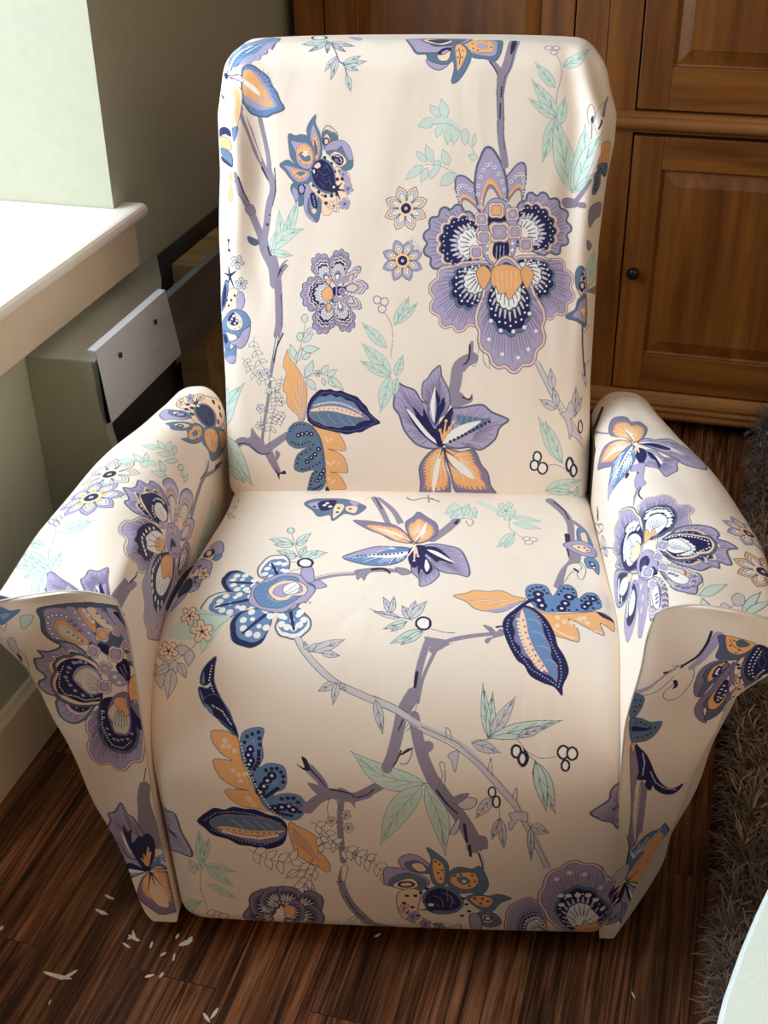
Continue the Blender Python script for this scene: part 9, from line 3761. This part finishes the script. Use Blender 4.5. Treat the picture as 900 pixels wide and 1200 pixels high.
M['seam'] = paint('cover seam', (.62, .57, .50), 0.8)
M['paper'] = paint('torn white paper', (0.80, 0.76, 0.66), 0.8, 0.03)

def cloth(name, image=None):
    k = NT(name)
    tc = k.n('ShaderNodeTexCoord')
    if image is not None:
        im = k.n('ShaderNodeTexImage'); im.image = image; im.interpolation = 'Linear'; im.extension = 'EXTEND'
        k.l(tc.outputs['UV'], im.inputs['Vector']); k.l(im.outputs['Color'], k.b.inputs['Base Color'])
    else:
        k.b.inputs['Base Color'].default_value = (*CREAM_LIN, 1)
    mp = k.n('ShaderNodeMapping'); mp.inputs['Scale'].default_value = (9, 9, 3.2); k.l(tc.outputs['Object'], mp.inputs['Vector'])
    nz = k.n('ShaderNodeTexNoise', Scale=1.0, Detail=3.0, Roughness=0.5, Distortion=0.7); k.l(mp.outputs['Vector'], nz.inputs['Vector'])
    mp2 = k.n('ShaderNodeMapping'); mp2.inputs['Scale'].default_value = (900, 900, 900); k.l(tc.outputs['Object'], mp2.inputs['Vector'])
    n2 = k.n('ShaderNodeTexNoise', Scale=1.0, Detail=1.0); k.l(mp2.outputs['Vector'], n2.inputs['Vector'])
    b1 = k.n('ShaderNodeBump', Strength=0.30, Distance=0.012); k.l(nz.outputs['Fac'], b1.inputs['Height'])
    b2 = k.n('ShaderNodeBump', Strength=0.10, Distance=0.0006); k.l(n2.outputs['Fac'], b2.inputs['Height']); k.l(b1.outputs['Normal'], b2.inputs['Normal'])
    k.l(b2.outputs['Normal'], k.b.inputs['Normal'])
    k.b.inputs['Roughness'].default_value = 0.62
    k.b.inputs['Specular IOR Level'].default_value = 0.30
    k.b.inputs['Sheen Weight'].default_value = 0.15
    k.b.inputs['Sheen Roughness'].default_value = 0.4
    return k.m

def sheet_object(name, P, UV, mat, parent, umin, umax, vmin, vmax):
    R, Cn = P.shape[:2]
    verts = P.reshape(-1, 3)
    r, c = np.meshgrid(np.arange(R - 1), np.arange(Cn), indexing='ij')
    c1 = (c + 1) % Cn
    quads = np.stack([r * Cn + c, r * Cn + c1, (r + 1) * Cn + c1, (r + 1) * Cn + c], -1).reshape(-1, 4)
    uq = np.stack([UV[r, c], UV[r, c + 1], UV[r + 1, c + 1], UV[r + 1, c]], 2).reshape(-1, 2).copy()
    uq[:, 0] = (uq[:, 0] - umin) / (umax - umin); uq[:, 1] = (uq[:, 1] - vmin) / (vmax - vmin)
    me = bpy.data.meshes.new(name)
    me.vertices.add(len(verts)); me.vertices.foreach_set('co', verts.ravel().astype(np.float32))
    nq = len(quads)
    me.loops.add(nq * 4); me.loops.foreach_set('vertex_index', quads.ravel().astype(np.int32))
    me.polygons.add(nq)
    me.polygons.foreach_set('loop_start', np.arange(0, nq * 4, 4, dtype=np.int32))
    uvl = me.uv_layers.new(name='cloth')
    me.update(calc_edges=True); me.validate()
    uvl = me.uv_layers[0]
    uvl.data.foreach_set('uv', uq.ravel().astype(np.float32))
    me.polygons.foreach_set('use_smooth', np.ones(len(me.polygons), dtype=bool))
    bm = bmesh.new(); bm.from_mesh(me)
    # sew the two ends shut
    bm.verts.ensure_lookup_table()
    ends = [bm.verts[i] for i in list(range(Cn)) + list(range((R - 1) * Cn, R * Cn))]
    bmesh.ops.remove_doubles(bm, verts=ends, dist=2e-4)
    bmesh.ops.recalc_face_normals(bm, faces=bm.faces)
    bm.to_mesh(me); bm.free()
    me.materials.append(mat)
    return link(bpy.data.objects.new(name, me), parent)

# ---------------------------------------------------------------- the room
WX = -0.948            # left wall plane
def structure(name, bm, mat, **kw):
    o = obj_bm(name, bm, mat, None, **kw); o['kind'] = 'structure'; return o

bm = bmesh.new(); box(bm, -1.6, 3.2, -2.6, 3.1, -0.05, 0.0); structure('floor', bm, M['floor'])
bm = bmesh.new(); box(bm, -1.6, 3.2, -2.6, 3.1, 2.45, 2.5); structure('ceiling', bm, M['ceiling'])
WIN0, WIN1, WZ0, WZ1, WD = -1.40, 1.744, 0.690, 2.30, 0.50
bm = bmesh.new()
box(bm, WX - WD, WX, -2.6, 3.1, 0.0, WZ0)                 # under the window
box(bm, WX - WD, WX, WIN1, 3.1, WZ0, 2.45)                # beyond it, with the lit reveal
box(bm, WX - WD, WX, -2.6, WIN0, WZ0, 2.45)
box(bm, WX - WD, WX, WIN0, WIN1, WZ1, 2.45)
structure('wall_left', bm, M['wall'])
bm = bmesh.new(); box(bm, WX, 3.1, 3.0, 3.1, 0, 2.45); structure('wall_back', bm, M['wall'])
bm = bmesh.new(); box(bm, 3.0, 3.1, -2.5, 3.0, 0, 2.45); structure('wall_right', bm, M['warm_wall'])
bm = bmesh.new(); box(bm, WX, 3.1, -2.6, -2.5, 0, 2.45); structure('wall_front', bm, M['warm_wall'])

# window joinery at the outer face of the recess
bm = bmesh.new()
fx0, fx1 = WX - WD + 0.02, WX - WD + 0.07
for (a, b, c, d) in ((WIN0, WIN1, WZ0, WZ0 + .05), (WIN0, WIN1, WZ1 - .05, WZ1), (WIN0, WIN0 + .05, WZ0 + .05, WZ1 - .05), (WIN1 - .05, WIN1, WZ0 + .05, WZ1 - .05)):
    box(bm, fx0, fx1, a, b, c, d)
structure('window_1', bm, M['sill'])

# sill board with a rounded nose, and the apron under it
bm = bmesh.new()
top, th, nose = 0.710, 0.022, WX + 0.040
n_ = 6
prof = [(WX - WD + .07, top - th), (WX - WD + .07, top)]
for i in range(n_ + 1):
    a = math.pi / 2 - math.pi * i / n_
    prof.append((nose - .009 + .009 * math.cos(a), top - th / 2 + th / 2 * math.sin(a)))
prism(bm, prof, 'y', WIN0 + .002, WIN1 - .002)
horn = [(WX, top - th), (WX, top)] + prof[2:]
prism(bm, horn, 'y', WIN1 - .002, WIN1 + .038)
structure('trim_1', bm, M['sill'], bevel=0.0)
bm = bmesh.new(); box(bm, WX, WX + .018, WIN0, WIN1 + .030, .608, top - th); structure('trim_2', bm, M['trim'], bevel=.003)
bm = bmesh.new()
prism(bm, [(WX, 0), (WX + .014, 0), (WX + .014, .108), (WX + .009, .116), (WX + .007, .122), (WX, .122)], 'y', -2.5, 1.425)
structure('baseboard_left', bm, M['trim'])

# ---------------------------------------------------------------- wall heater with its loose covers
hx0 = WX + .001
heater = empty('wall_heater', (hx0, 1.43, 0.0))
tag(heater, 'open galvanised metal baseboard heater casing along the wall under the window sill', 'heater')
H0 = Vector(heater.location)
def local(bm):
    bmesh.ops.translate(bm, verts=bm.verts, vec=-H0); return bm
bm = bmesh.new()
box(bm, hx0, hx0 + .003, 1.435, 2.54, 0.02, 0.588)
obj_bm('back_plate', local(bm), M['zinc_dark'], heater)
bm = bmesh.new()
prism(bm, [(hx0, 1.432), (hx0 + .103, 1.432), (hx0 + .103, 1.665), (hx0 + .06, 1.76), (hx0, 1.87)], 'z', .5895, .593)
o = obj_bm('top_plate', local(bm), M['zinc'], heater)
bm = bmesh.new()
prism(bm, [(hx0, 0), (hx0 + .142, 0), (hx0 + .139, .36), (hx0 + .118, .455), (hx0 + .106, .53), (hx0 + .104, .597), (hx0, .592)], 'y', 1.428, 1.432)
prism(bm, [(hx0 + .139, 0), (hx0 + .142, 0), (hx0 + .139, .36), (hx0 + .118, .455), (hx0 + .106, .53), (hx0 + .104, .590), (hx0 + .101, .590), (hx0 + .103, .53), (hx0 + .115, .455), (hx0 + .136, .36)], 'y', 1.432, 1.446)
o = obj_bm('end_cap', local(bm), M['endcap'], heater); o['label'] = 'olive sheet end cap'
def cover(ya, yb, xt, xb, zt, zb, mat, lab, skew=0.0, lip=.012):
    """a bent sheet: top lip, face leaning outwards, small return at the foot"""
    bm = bmesh.new(); t = .0018
    for (y0_, y1_) in ((ya, yb),):
        line = [(xt - lip, zt + .001), (xt, zt), (xb, zb), (xb - .008, zb - .003)]
        back = [(x - t * .8, z - t) for x, z in reversed(line)]
        prism(bm, line + back, 'y', y0_, y1_)
    for v in bm.verts:
        if abs(v.co.y - yb) < 1e-6: v.co.y += skew * (zt - v.co.z)
    o = obj_bm('front_cover', local(bm), mat, heater); o['label'] = lab
    return o
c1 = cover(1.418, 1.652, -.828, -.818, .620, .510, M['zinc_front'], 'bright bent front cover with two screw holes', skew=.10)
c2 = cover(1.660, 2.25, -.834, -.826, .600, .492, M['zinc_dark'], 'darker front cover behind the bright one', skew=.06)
for (y_, z_) in ((1.478, .588), (1.598, .590)):
    bm = bmesh.new(); lathe(bm, [(.0001, .000), (.0042, .000), (.0042, .0012), (.0001, .0013)], (-.8262 + (.620 - z_) * .09, y_, z_), 'x', 14)
    obj_bm('screw_hole', local(bm), M['shade_black'], c1)
for o in [c for c in c1.children]:
    pass
# fin pack behind the covers
bm = bmesh.new()
for i in range(70):
    y_ = 1.47 + i * .015
    box(bm, hx0 + .02, hx0 + .085, y_, y_ + .0012, .20, .27)
o = obj_bm('fin', local(bm), M['zinc_dark'], heater); o.name = 'fin_pack'
bm = bmesh.new(); tube(bm, [(hx0 + .05, 1.434, .235), (hx0 + .05, 2.54, .235)], .011, 12); obj_bm('pipe', local(bm), M['brown_metal'], heater, smooth=True)

bm = bmesh.new(); box(bm, -.026, .026, -.10, .10, 0, .270); box(bm, -.024, .026, -.098, .10, .2715, .306)
wb = obj_bm('wood_block', bm, M['raw_wood'], None, bevel=.002)
wb.location = (-.894, 1.965, .2702)
tag(wb, 'pale raw wood block standing inside the open metal heater casing', 'wood block')

# ---------------------------------------------------------------- pine armoire
AY = 2.55
arm_ = empty('pine_armoire', (-0.1, AY, 0.0))
tag(arm_, 'large brown pine armoire with raised door panels standing behind the chair', 'armoire')
A0 = Vector(arm_.location)
def apart(name, bm, mat, parent=None, **kw):
    bmesh.ops.translate(bm, verts=bm.verts, vec=-A0)
    return obj_bm(name, bm, mat, parent or arm_, **kw)
AX0, AX1, AZ1 = -.920, .80, 1.95
bm = bmesh.new()
box(bm, AX0, AX1, AY + .020, 2.99, .05, AZ1)
apart('carcass', bm, M['shade_black'])
def strip(x0, x1, z0, z1, y0=AY, mat='pine', name='stile'):
    bm = bmesh.new(); box(bm, x0, x1, y0, AY + .022, z0, z1); return apart(name, bm, M[mat], bevel=.002)
strip(AX0, -.856, .10, .668); strip(AX0, -.856, .704, AZ1)
for (z0, z1) in ((.10, .668), (.704, AZ1)):
    strip(-.342, -.279, z0, z1); strip(-.278, -.2145, z0, z1)
    strip(.74, AX1, z0, z1)
def door(x0, x1, z0, z1, sw, rt, rb, knob=None, lab=None):
    """frame-and-panel door: stiles, rails with level grain, raised field"""
    y0 = AY - .001; y1 = AY + .019
    bm = bmesh.new()
    box(bm, x0 + .002, x1 - .002, y1 - .006, y1, z0 + .002, z1 - .002)
    d = apart('door', bm, M['pine'])
    for xa in (x0, x1 - sw):
        bm = bmesh.new(); box(bm, xa, xa + sw, y0, y1 - .004, z0, z1); apart('stile', bm, M['pine'], d, bevel=.0025)
    bm = bmesh.new(); box(bm, x0 + sw, x1 - sw, y0 + .0008, y1, z1 - rt, z1); apart('rail', bm, M['pine_x'], d, bevel=.002)
    bm = bmesh.new(); box(bm, x0 + sw, x1 - sw, y0 + .0008, y1, z0, z0 + rb); apart('rail', bm, M['pine_x'], d, bevel=.002)
    # raised panel: groove, sloped border, flat field
    bm = bmesh.new()
    px0, px1, pz0, pz1 = x0 + sw, x1 - sw, z0 + rb, z1 - rt
    lev = [(0, y0 + .010), (.004, y0 + .012), (.030, y0 + .003), (.032, y0 + .0015)]
    rings = []
    for ins, yy in lev:
        rings.append([bm.verts.new(p) for p in ((px0 + ins, yy, pz0 + ins), (px1 - ins, yy, pz0 + ins), (px1 - ins, yy, pz1 - ins), (px0 + ins, yy, pz1 - ins))])
    for a, b in zip(rings, rings[1:]):
        for j in range(4): bm.faces.new((a[j], a[(j + 1) % 4], b[(j + 1) % 4], b[j]))
    bm.faces.new(rings[-1])
    back = [bm.verts.new((v.co.x, y1, v.co.z)) for v in rings[0]]
    for j in range(4): bm.faces.new((back[j], back[(j + 1) % 4], rings[0][(j + 1) % 4], rings[0][j]))
    bm.faces.new(back[::-1])
    apart('panel', bm, M['pine2'], d)
    if knob:
        bm = bmesh.new()
        lathe(bm, [(.0001, 0), (.007, 0), (.0065, .008), (.011, .012), (.0135, .018), (.012, .024), (.007, .0275), (.0001, .0285)], (knob[0], y0, knob[1]), '-y', 24)
        apart('knob', bm, M['knob'], d, smooth=True)
    return d
door(-.853, -.345, .712, AZ1 - .03, .064, .07, .08)
door(-.2115, .30, .712, AZ1 - .03, .062, .07, .082)
door(.303, .737, .712, AZ1 - .03, .062, .07, .082)
door(-.853, -.345, .108, .660, .064, .070, .082)
door(-.2115, .30, .108, .660, .060, .066, .084, knob=(-.187, .379))
door(.303, .737, .108, .660, .060, .066, .084)
# waist moulding
bm = bmesh.new()
pr = [(AY + .022, .668), (AY - .006, .668), (AY - .010, .674)]
for i in range(9):
    a = -math.pi / 2 + math.pi * i / 8
    pr.append((AY - .014 - .013 * math.cos(a), .688 + .0125 * math.sin(a)))
pr += [(AY - .010, .704), (AY - .004, .708), (AY + .022, .708)]
prism(bm, pr, 'x', AX0 - .004, AX1 + .015)
apart('waist_moulding', bm, M['moulding'], bevel=0)
# reeded plinth
bm = bmesh.new()
pr = [(AY + .022, .046), (AY - .014, .046)]
for zc in (.055, .070, .085):
    for i in range(5):
        a = -math.pi / 2 + math.pi * i / 4
        pr.append((AY - .014 - .006 * math.cos(a), zc + .0068 * math.sin(a)))
pr += [(AY - .004, .098), (AY - .001, .104), (AY + .022, .104)]
prism(bm, pr, 'x', AX0 - .004, AX1 + .015)
apart('plinth', bm, M['moulding'])
for x_ in (-.86, -.28, .30, .74):
    bm = bmesh.new(); lathe(bm, [(.0001, 0), (.026, 0), (.036, .014), (.038, .026), (.030, .042), (.026, .052), (.0001, .052)], (x_, AY + .10, 0), 'z', 20)
    apart('bun_foot', bm, M['pine'], smooth=True)
bm = bmesh.new(); box(bm, AX0 + .01, AX1 - .01, AY + .19, AY + .21, 0, .05); apart('gap_shade_board', bm, M['shade_black'])  # black board added to paint the shade under the plinth

# ---------------------------------------------------------------- the recliner in its printed stretch cover
chair = empty('recliner_chair', (-.315, 1.06, 0.0), math.radians(12.4))
tag(chair, 'cream recliner armchair in a loose cover printed with lavender, navy and orange flowers', 'armchair')
def cloth_part(name, PUV, parent, key):
    P, UV = PUV
    umin, umax, vmin, vmax = RANGES[key]
    img = paint_cloth(key)
    return sheet_object(name, P, UV, cloth('printed cover ' + key, img), parent, umin, umax, vmin, vmax)
cloth_part('backrest', backrest_surface(.005), chair, 'back')
cloth_part('seat', seat_surface(.005), chair, 'seat')
for side, key, pkey in ((-1, 'armL', 'panL'), (1, 'armR', 'panR')):
    body, panel = arm_parts(.005, side)
    arm = cloth_part('armrest', body, chair, key)
    cloth_part('front_panel', panel, arm, pkey)
    ring = body[0][0]                                   # the seam round the front panel
    i0 = int(len(ring) * .16); i1 = int(len(ring) * .66)
    bm = bmesh.new(); tube(bm, [tuple(p) for p in ring[i0:i1:2]], .0011, 6)
    obj_bm('seam', bm, M['seam'], arm, smooth=True)
# black base under the cover, and the recliner hinge beside the right arm
bm = bmesh.new(); box(bm, -.245, .255, .03, .46, 0.0, .060); obj_bm('base_frame', bm, M['black_metal'], chair, bevel=.004)
bm = bmesh.new(); box(bm, .262, .266, .36, .46, .36, .53); box(bm, .2655, .2665, .40, .44, .47, .51)
hb = obj_bm('hinge_bracket', bm, M['brown_metal'], chair, bevel=.0012)
for (y_, z_) in ((.392, .492), (.392, .475)):
    bm = bmesh.new(); lathe(bm, [(.0001, 0), (.005, 0), (.005, .003), (.0001, .004)], (.262, y_, z_), 'x', 12); obj_bm('bolt', bm, M['black_metal'], hb)

# ---------------------------------------------------------------- shag rug
RX0, RX1, RY0, RY1 = .132, 1.5, .985, 2.46
def rug_height(x, y):
    up = sstep(y, 2.12, 2.46) * sstep(x, RX0 - .06, RX0 + .07)
    return .012 + .150 * up
rug = empty('shag_rug', (.8, 1.5, 0.0))
tag(rug, 'thick dark brown shag rug on the floor to the right of the chair', 'rug')
gx = np.linspace(RX0, RX1, 60); gy = np.linspace(RY0, RY1, 90)
bm = bmesh.new()
grid = [[bm.verts.new((x - .8, y - 1.5, float(rug_height(x, y)))) for x in gx] for y in gy]
for a, b in zip(grid, grid[1:]):
    for i in range(len(a) - 1): bm.faces.new((a[i], a[i + 1], b[i + 1], b[i]))
ext = bmesh.ops.extrude_face_region(bm, geom=list(bm.faces))
for v in [g for g in ext['geom'] if isinstance(g, bmesh.types.BMVert)]: v.co.z = max(0.0, v.co.z - .012)
M['rug_base'] = paint('rug backing', (.035, .022, .014), .9)
obj_bm('backing', bm, M['rug_base'], rug, smooth=True)
def pile(n, seed):
    rng = np.random.default_rng(seed)
    # tufts: strands that share a lean
    nt = n // 9
    tx = RX0 + (RX1 - RX0) * rng.random(nt) ** 1.9
    ty = RY0 + (RY1 - RY0) * rng.random(nt)
    ta = rng.normal(math.pi * 1.02, .75, nt); tl = rng.uniform(.62, 1.12, nt)
    idx = np.repeat(np.arange(nt), 9)
    x = tx[idx] + rng.normal(0, .005, len(idx)); y = ty[idx] + rng.normal(0, .005, len(idx))
    x = np.maximum(x, RX0); y = np.clip(y, RY0, RY1)
    ang = ta[idx] + rng.normal(0, .30, len(idx)); lean = tl[idx] * rng.uniform(.7, 1.3, len(idx))
    ln = rng.uniform(.045, .072, len(idx)); wd = rng.uniform(.0014, .0029, len(idx))
    z0 = rug_height(x, y)
    S = 5
    V = np.zeros((len(idx), S, 2, 3), np.float32)
    dx, dy = np.cos(ang), np.sin(ang)
    cur = rng.normal(0, 1.7, len(idx))
    px, py, pz = x.copy(), y.copy(), z0 - .002
    for s in range(S):
        t = s / (S - 1)
        w_ = wd * (1 - .72 * t ** 1.6)
        a = ang + cur * t
        V[:, s, 0] = np.stack([px - np.sin(a) * w_, py + np.cos(a) * w_, pz + w_ * .5], -1)
        V[:, s, 1] = np.stack([px + np.sin(a) * w_, py - np.cos(a) * w_, pz - w_ * .5], -1)
        el = 1.25 - lean * (.5 + 1.35 * t)
        st_ = ln / (S - 1)
        px = px + np.cos(a) * np.cos(el) * st_; py = np.minimum(py + np.sin(a) * np.cos(el) * st_, 2.485); pz = pz + np.sin(el) * st_
        pz = np.maximum(pz, .0015)
    nS = len(idx)
    base = (np.arange(nS) * S * 2)[:, None]
    q = np.concatenate([base + np.array([[2 * s, 2 * s + 1, 2 * s + 3, 2 * s + 2]]) for s in range(S - 1)], 1).reshape(-1, 4)
    me = bpy.data.meshes.new('pile')
    co = V.reshape(-1, 3).copy(); co[:, 0] -= .8; co[:, 1] -= 1.5
    me.vertices.add(len(co)); me.vertices.foreach_set('co', co.ravel())
    me.loops.add(len(q) * 4); me.loops.foreach_set('vertex_index', q.ravel().astype(np.int32))
    me.polygons.add(len(q)); me.polygons.foreach_set('loop_start', np.arange(0, len(q) * 4, 4, dtype=np.int32))
    at = me.attributes.new('shade', 'FLOAT', 'POINT')
    at.data.foreach_set('value', np.repeat(rng.random(nt)[idx], S * 2).astype(np.float32))
    me.update(calc_edges=True)
    me.polygons.foreach_set('use_smooth', np.ones(len(me.polygons), dtype=bool))
    k = NT('brown shag yarn')
    a = k.n('ShaderNodeAttribute', attribute_name='shade')
    k.l(k.ramp(a.outputs['Fac'], [(0, (.070, .040, .024)), (.5, (.21, .132, .083)), (1, (.43, .30, .205))]).outputs['Color'], k.b.inputs['Base Color'])
    k.b.inputs['Roughness'].default_value = .55
    k.b.inputs['Sheen Weight'].default_value = .3
    me.materials.append(k.m)
    return link(bpy.data.objects.new('pile', me), rug)
pl = pile(60000, 4); pl['kind'] = 'stuff'

# ---------------------------------------------------------------- corner of a pale table by the photographer
tb = empty('side_table', (.409, .523, 0.0))
tag(tb, 'pale mint table top corner cut off at the lower right beside the rug', 'table')
TZ = .46
def table_outline(ins):
    # a long side that runs up to the right in a soft curve, rounded corners
    pts = [(-.35, -.26), (-.348, .06), (-.343, .12), (-.334, .18), (-.323, .23), (-.311, .275), (-.296, .325), (-.278, .370), (-.25, .410), (-.20, .435), (.24, .435), (.28, .40), (.28, -.26)]
    c = Vector((0, .05)); out = []
    for p in pts:
        v = Vector(p); d = (v - c); out.append(c + d * (1 - ins / d.length))
    return [(p.x, p.y) for p in out]
bm = bmesh.new(); prism(bm, table_outline(.004), 'z', TZ - .022, TZ); obj_bm('table_top', bm, M['mint'], tb, bevel=.003)
bm = bmesh.new(); prism(bm, table_outline(0), 'z', TZ - .021, TZ - .003); obj_bm('edge_band', bm, M['mint_edge'], tb, bevel=.002)
for (x_, y_) in ((-.22, -.18), (-.14, .30), (.20, .34), (.20, -.18)):
    bm = bmesh.new(); lathe(bm, [(.0001, 0), (.014, 0), (.02, TZ - .022), (.0001, TZ - .0219)], (x_, y_, 0), 'z', 16); obj_bm('leg', bm, M['mint_edge'], tb, smooth=True)

# ---------------------------------------------------------------- torn scraps on the floor
def scrap(x, y, length, width, rz, label, curl=.3, fork=False, seed=0):
    rng = random.Random(seed)
    bm = bmesh.new(); n = 9; up, lo = [], []
    for i in range(n):
        t = i / (n - 1)
        w_ = width * .5 * (math.sin(math.pi * min(1, max(0, t * .92 + .05))) ** .75) * rng.uniform(.75, 1.15)
        xx = (t - .5) * length
        bend = curl * length * .35 * (t - .5) ** 2
        zz = .0010 + curl * length * .22 * abs(t - .5) ** 1.5
        up.append((xx, bend + w_, zz + w_ * .35)); lo.append((xx, bend - w_, zz))
    th_ = .0007
    T = [bm.verts.new(p) for p in up + lo[::-1]]
    B = [bm.verts.new((p[0], p[1], p[2] - th_)) for p in up + lo[::-1]]
    k = len(T)
    for i in range(n - 1):
        bm.faces.new((T[i], T[i + 1], T[k - 2 - i], T[k - 1 - i])); bm.faces.new((B[i + 1], B[i], B[k - 1 - i], B[k - 2 - i]))
    for i in range(k): bm.faces.new((T[i], B[i], B[(i + 1) % k], T[(i + 1) % k]))
    if fork:
        m_ = bm.copy()
        bmesh.ops.scale(m_, vec=(.62, .8, 1), verts=m_.verts)
        bmesh.ops.rotate(m_, cent=(0, 0, 0), matrix=Matrix.Rotation(fork, 3, 'Z'), verts=m_.verts)
        bmesh.ops.translate(m_, vec=(length * .34, length * .12, 0), verts=m_.verts)
        tmp = bpy.data.meshes.new('t'); m_.to_mesh(tmp); m_.free(); bm.from_mesh(tmp); bpy.data.meshes.remove(tmp)
    o = obj_bm('paper_scrap', bm, M['paper'], None, smooth=False)
    o.location = (x, y, .0006); o.rotation_euler = (0, 0, rz)
    return tag(o, label, 'paper scrap', 'white scraps scattered on the floor')
scrap(-0.7024, 0.8836, 0.0398, 0.0053, 0.002, 'forked white scrap, largest of the torn bits at the lower left', 0.30, 0.90, 1)
scrap(-0.6949, 0.9914, 0.0199, 0.0048, -0.186, 'curled white scrap left of the chair foot, nearer of the two beside the armrest', 0.35, 0.00, 2)
scrap(-0.6959, 1.0175, 0.0161, 0.0037, -0.213, 'thin white scrap farthest back, beside the left armrest', 0.30, 0.00, 3)
scrap(-0.6340, 0.9634, 0.0200, 0.0042, -0.239, 'white scrap lying lowest in the small pile in front of the left armrest foot', 0.30, 0.00, 4)
scrap(-0.6346, 0.9661, 0.0200, 0.0032, -0.846, 'white scrap crossing the small pile in front of the left armrest foot', 0.60, 0.00, 5)
scrap(-0.6384, 0.9651, 0.0120, 0.0032, 1.191, 'white scrap at the left of the small pile by the left armrest foot', 0.50, 0.00, 6)
scrap(-0.6381, 0.9503, 0.0142, 0.0037, -0.349, 'small white scrap just left of the small pile of scraps', 0.20, 0.00, 7)
scrap(-0.6073, 0.9600, 0.0110, 0.0032, 1.698, 'small upright white scrap right of the small pile of scraps', 0.20, 0.00, 8)
scrap(-0.5800, 0.9815, 0.0089, 0.0032, 1.461, 'tiny white scrap under the front edge of the chair, above the ragged piece', 0.20, 0.00, 9)
scrap(-0.5647, 0.9743, 0.0186, 0.0064, 0.718, 'ragged wider white scrap in front of the seat corner', 0.20, 0.70, 10)
scrap(-0.5860, 0.9504, 0.0087, 0.0032, 0.923, 'tiny white scrap left of the narrow one, in front of the seat', 0.20, 0.00, 11)
scrap(-0.5707, 0.9497, 0.0120, 0.0032, 1.805, 'narrow white scrap below the ragged wider piece', 0.20, 0.00, 12)
scrap(-0.5888, 0.9149, 0.0120, 0.0042, 0.593, 'short flat white scrap, left of the pair in front of the chair', 0.20, 0.00, 13)
scrap(-0.5747, 0.9201, 0.0099, 0.0037, 1.421, 'short slanted white scrap, right of the pair in front of the chair', 0.20, 0.00, 14)
scrap(-0.4952, 0.8770, 0.0167, 0.0042, -0.652, 'white scrap at the bottom edge, left half of the V-shaped pair', 0.20, 0.00, 15)
scrap(-0.4878, 0.8852, 0.0175, 0.0042, 1.392, 'white scrap at the bottom edge, right half of the V-shaped pair', 0.20, 0.00, 16)
scrap(-0.8114, 0.9329, 0.0075, 0.0042, 1.474, 'white scrap at the left edge of the photo on the dark boards', 0.20, 0.00, 17)
scrap(-0.6931, 0.8468, 0.0076, 0.0017, 1.646, 'sliver of white below the large forked scrap', 0.10, 0.00, 18)
scrap(-0.3263, 1.0513, 0.0095, 0.0026, 0.881, 'tiny white scrap in the shadow under the middle of the seat', 0.20, 0.00, 19)
scrap(0.0062, 1.0462, 0.0103, 0.0017, -1.045, 'pale sliver on the boards at the right, near the rug', 0.10, 0.00, 20)
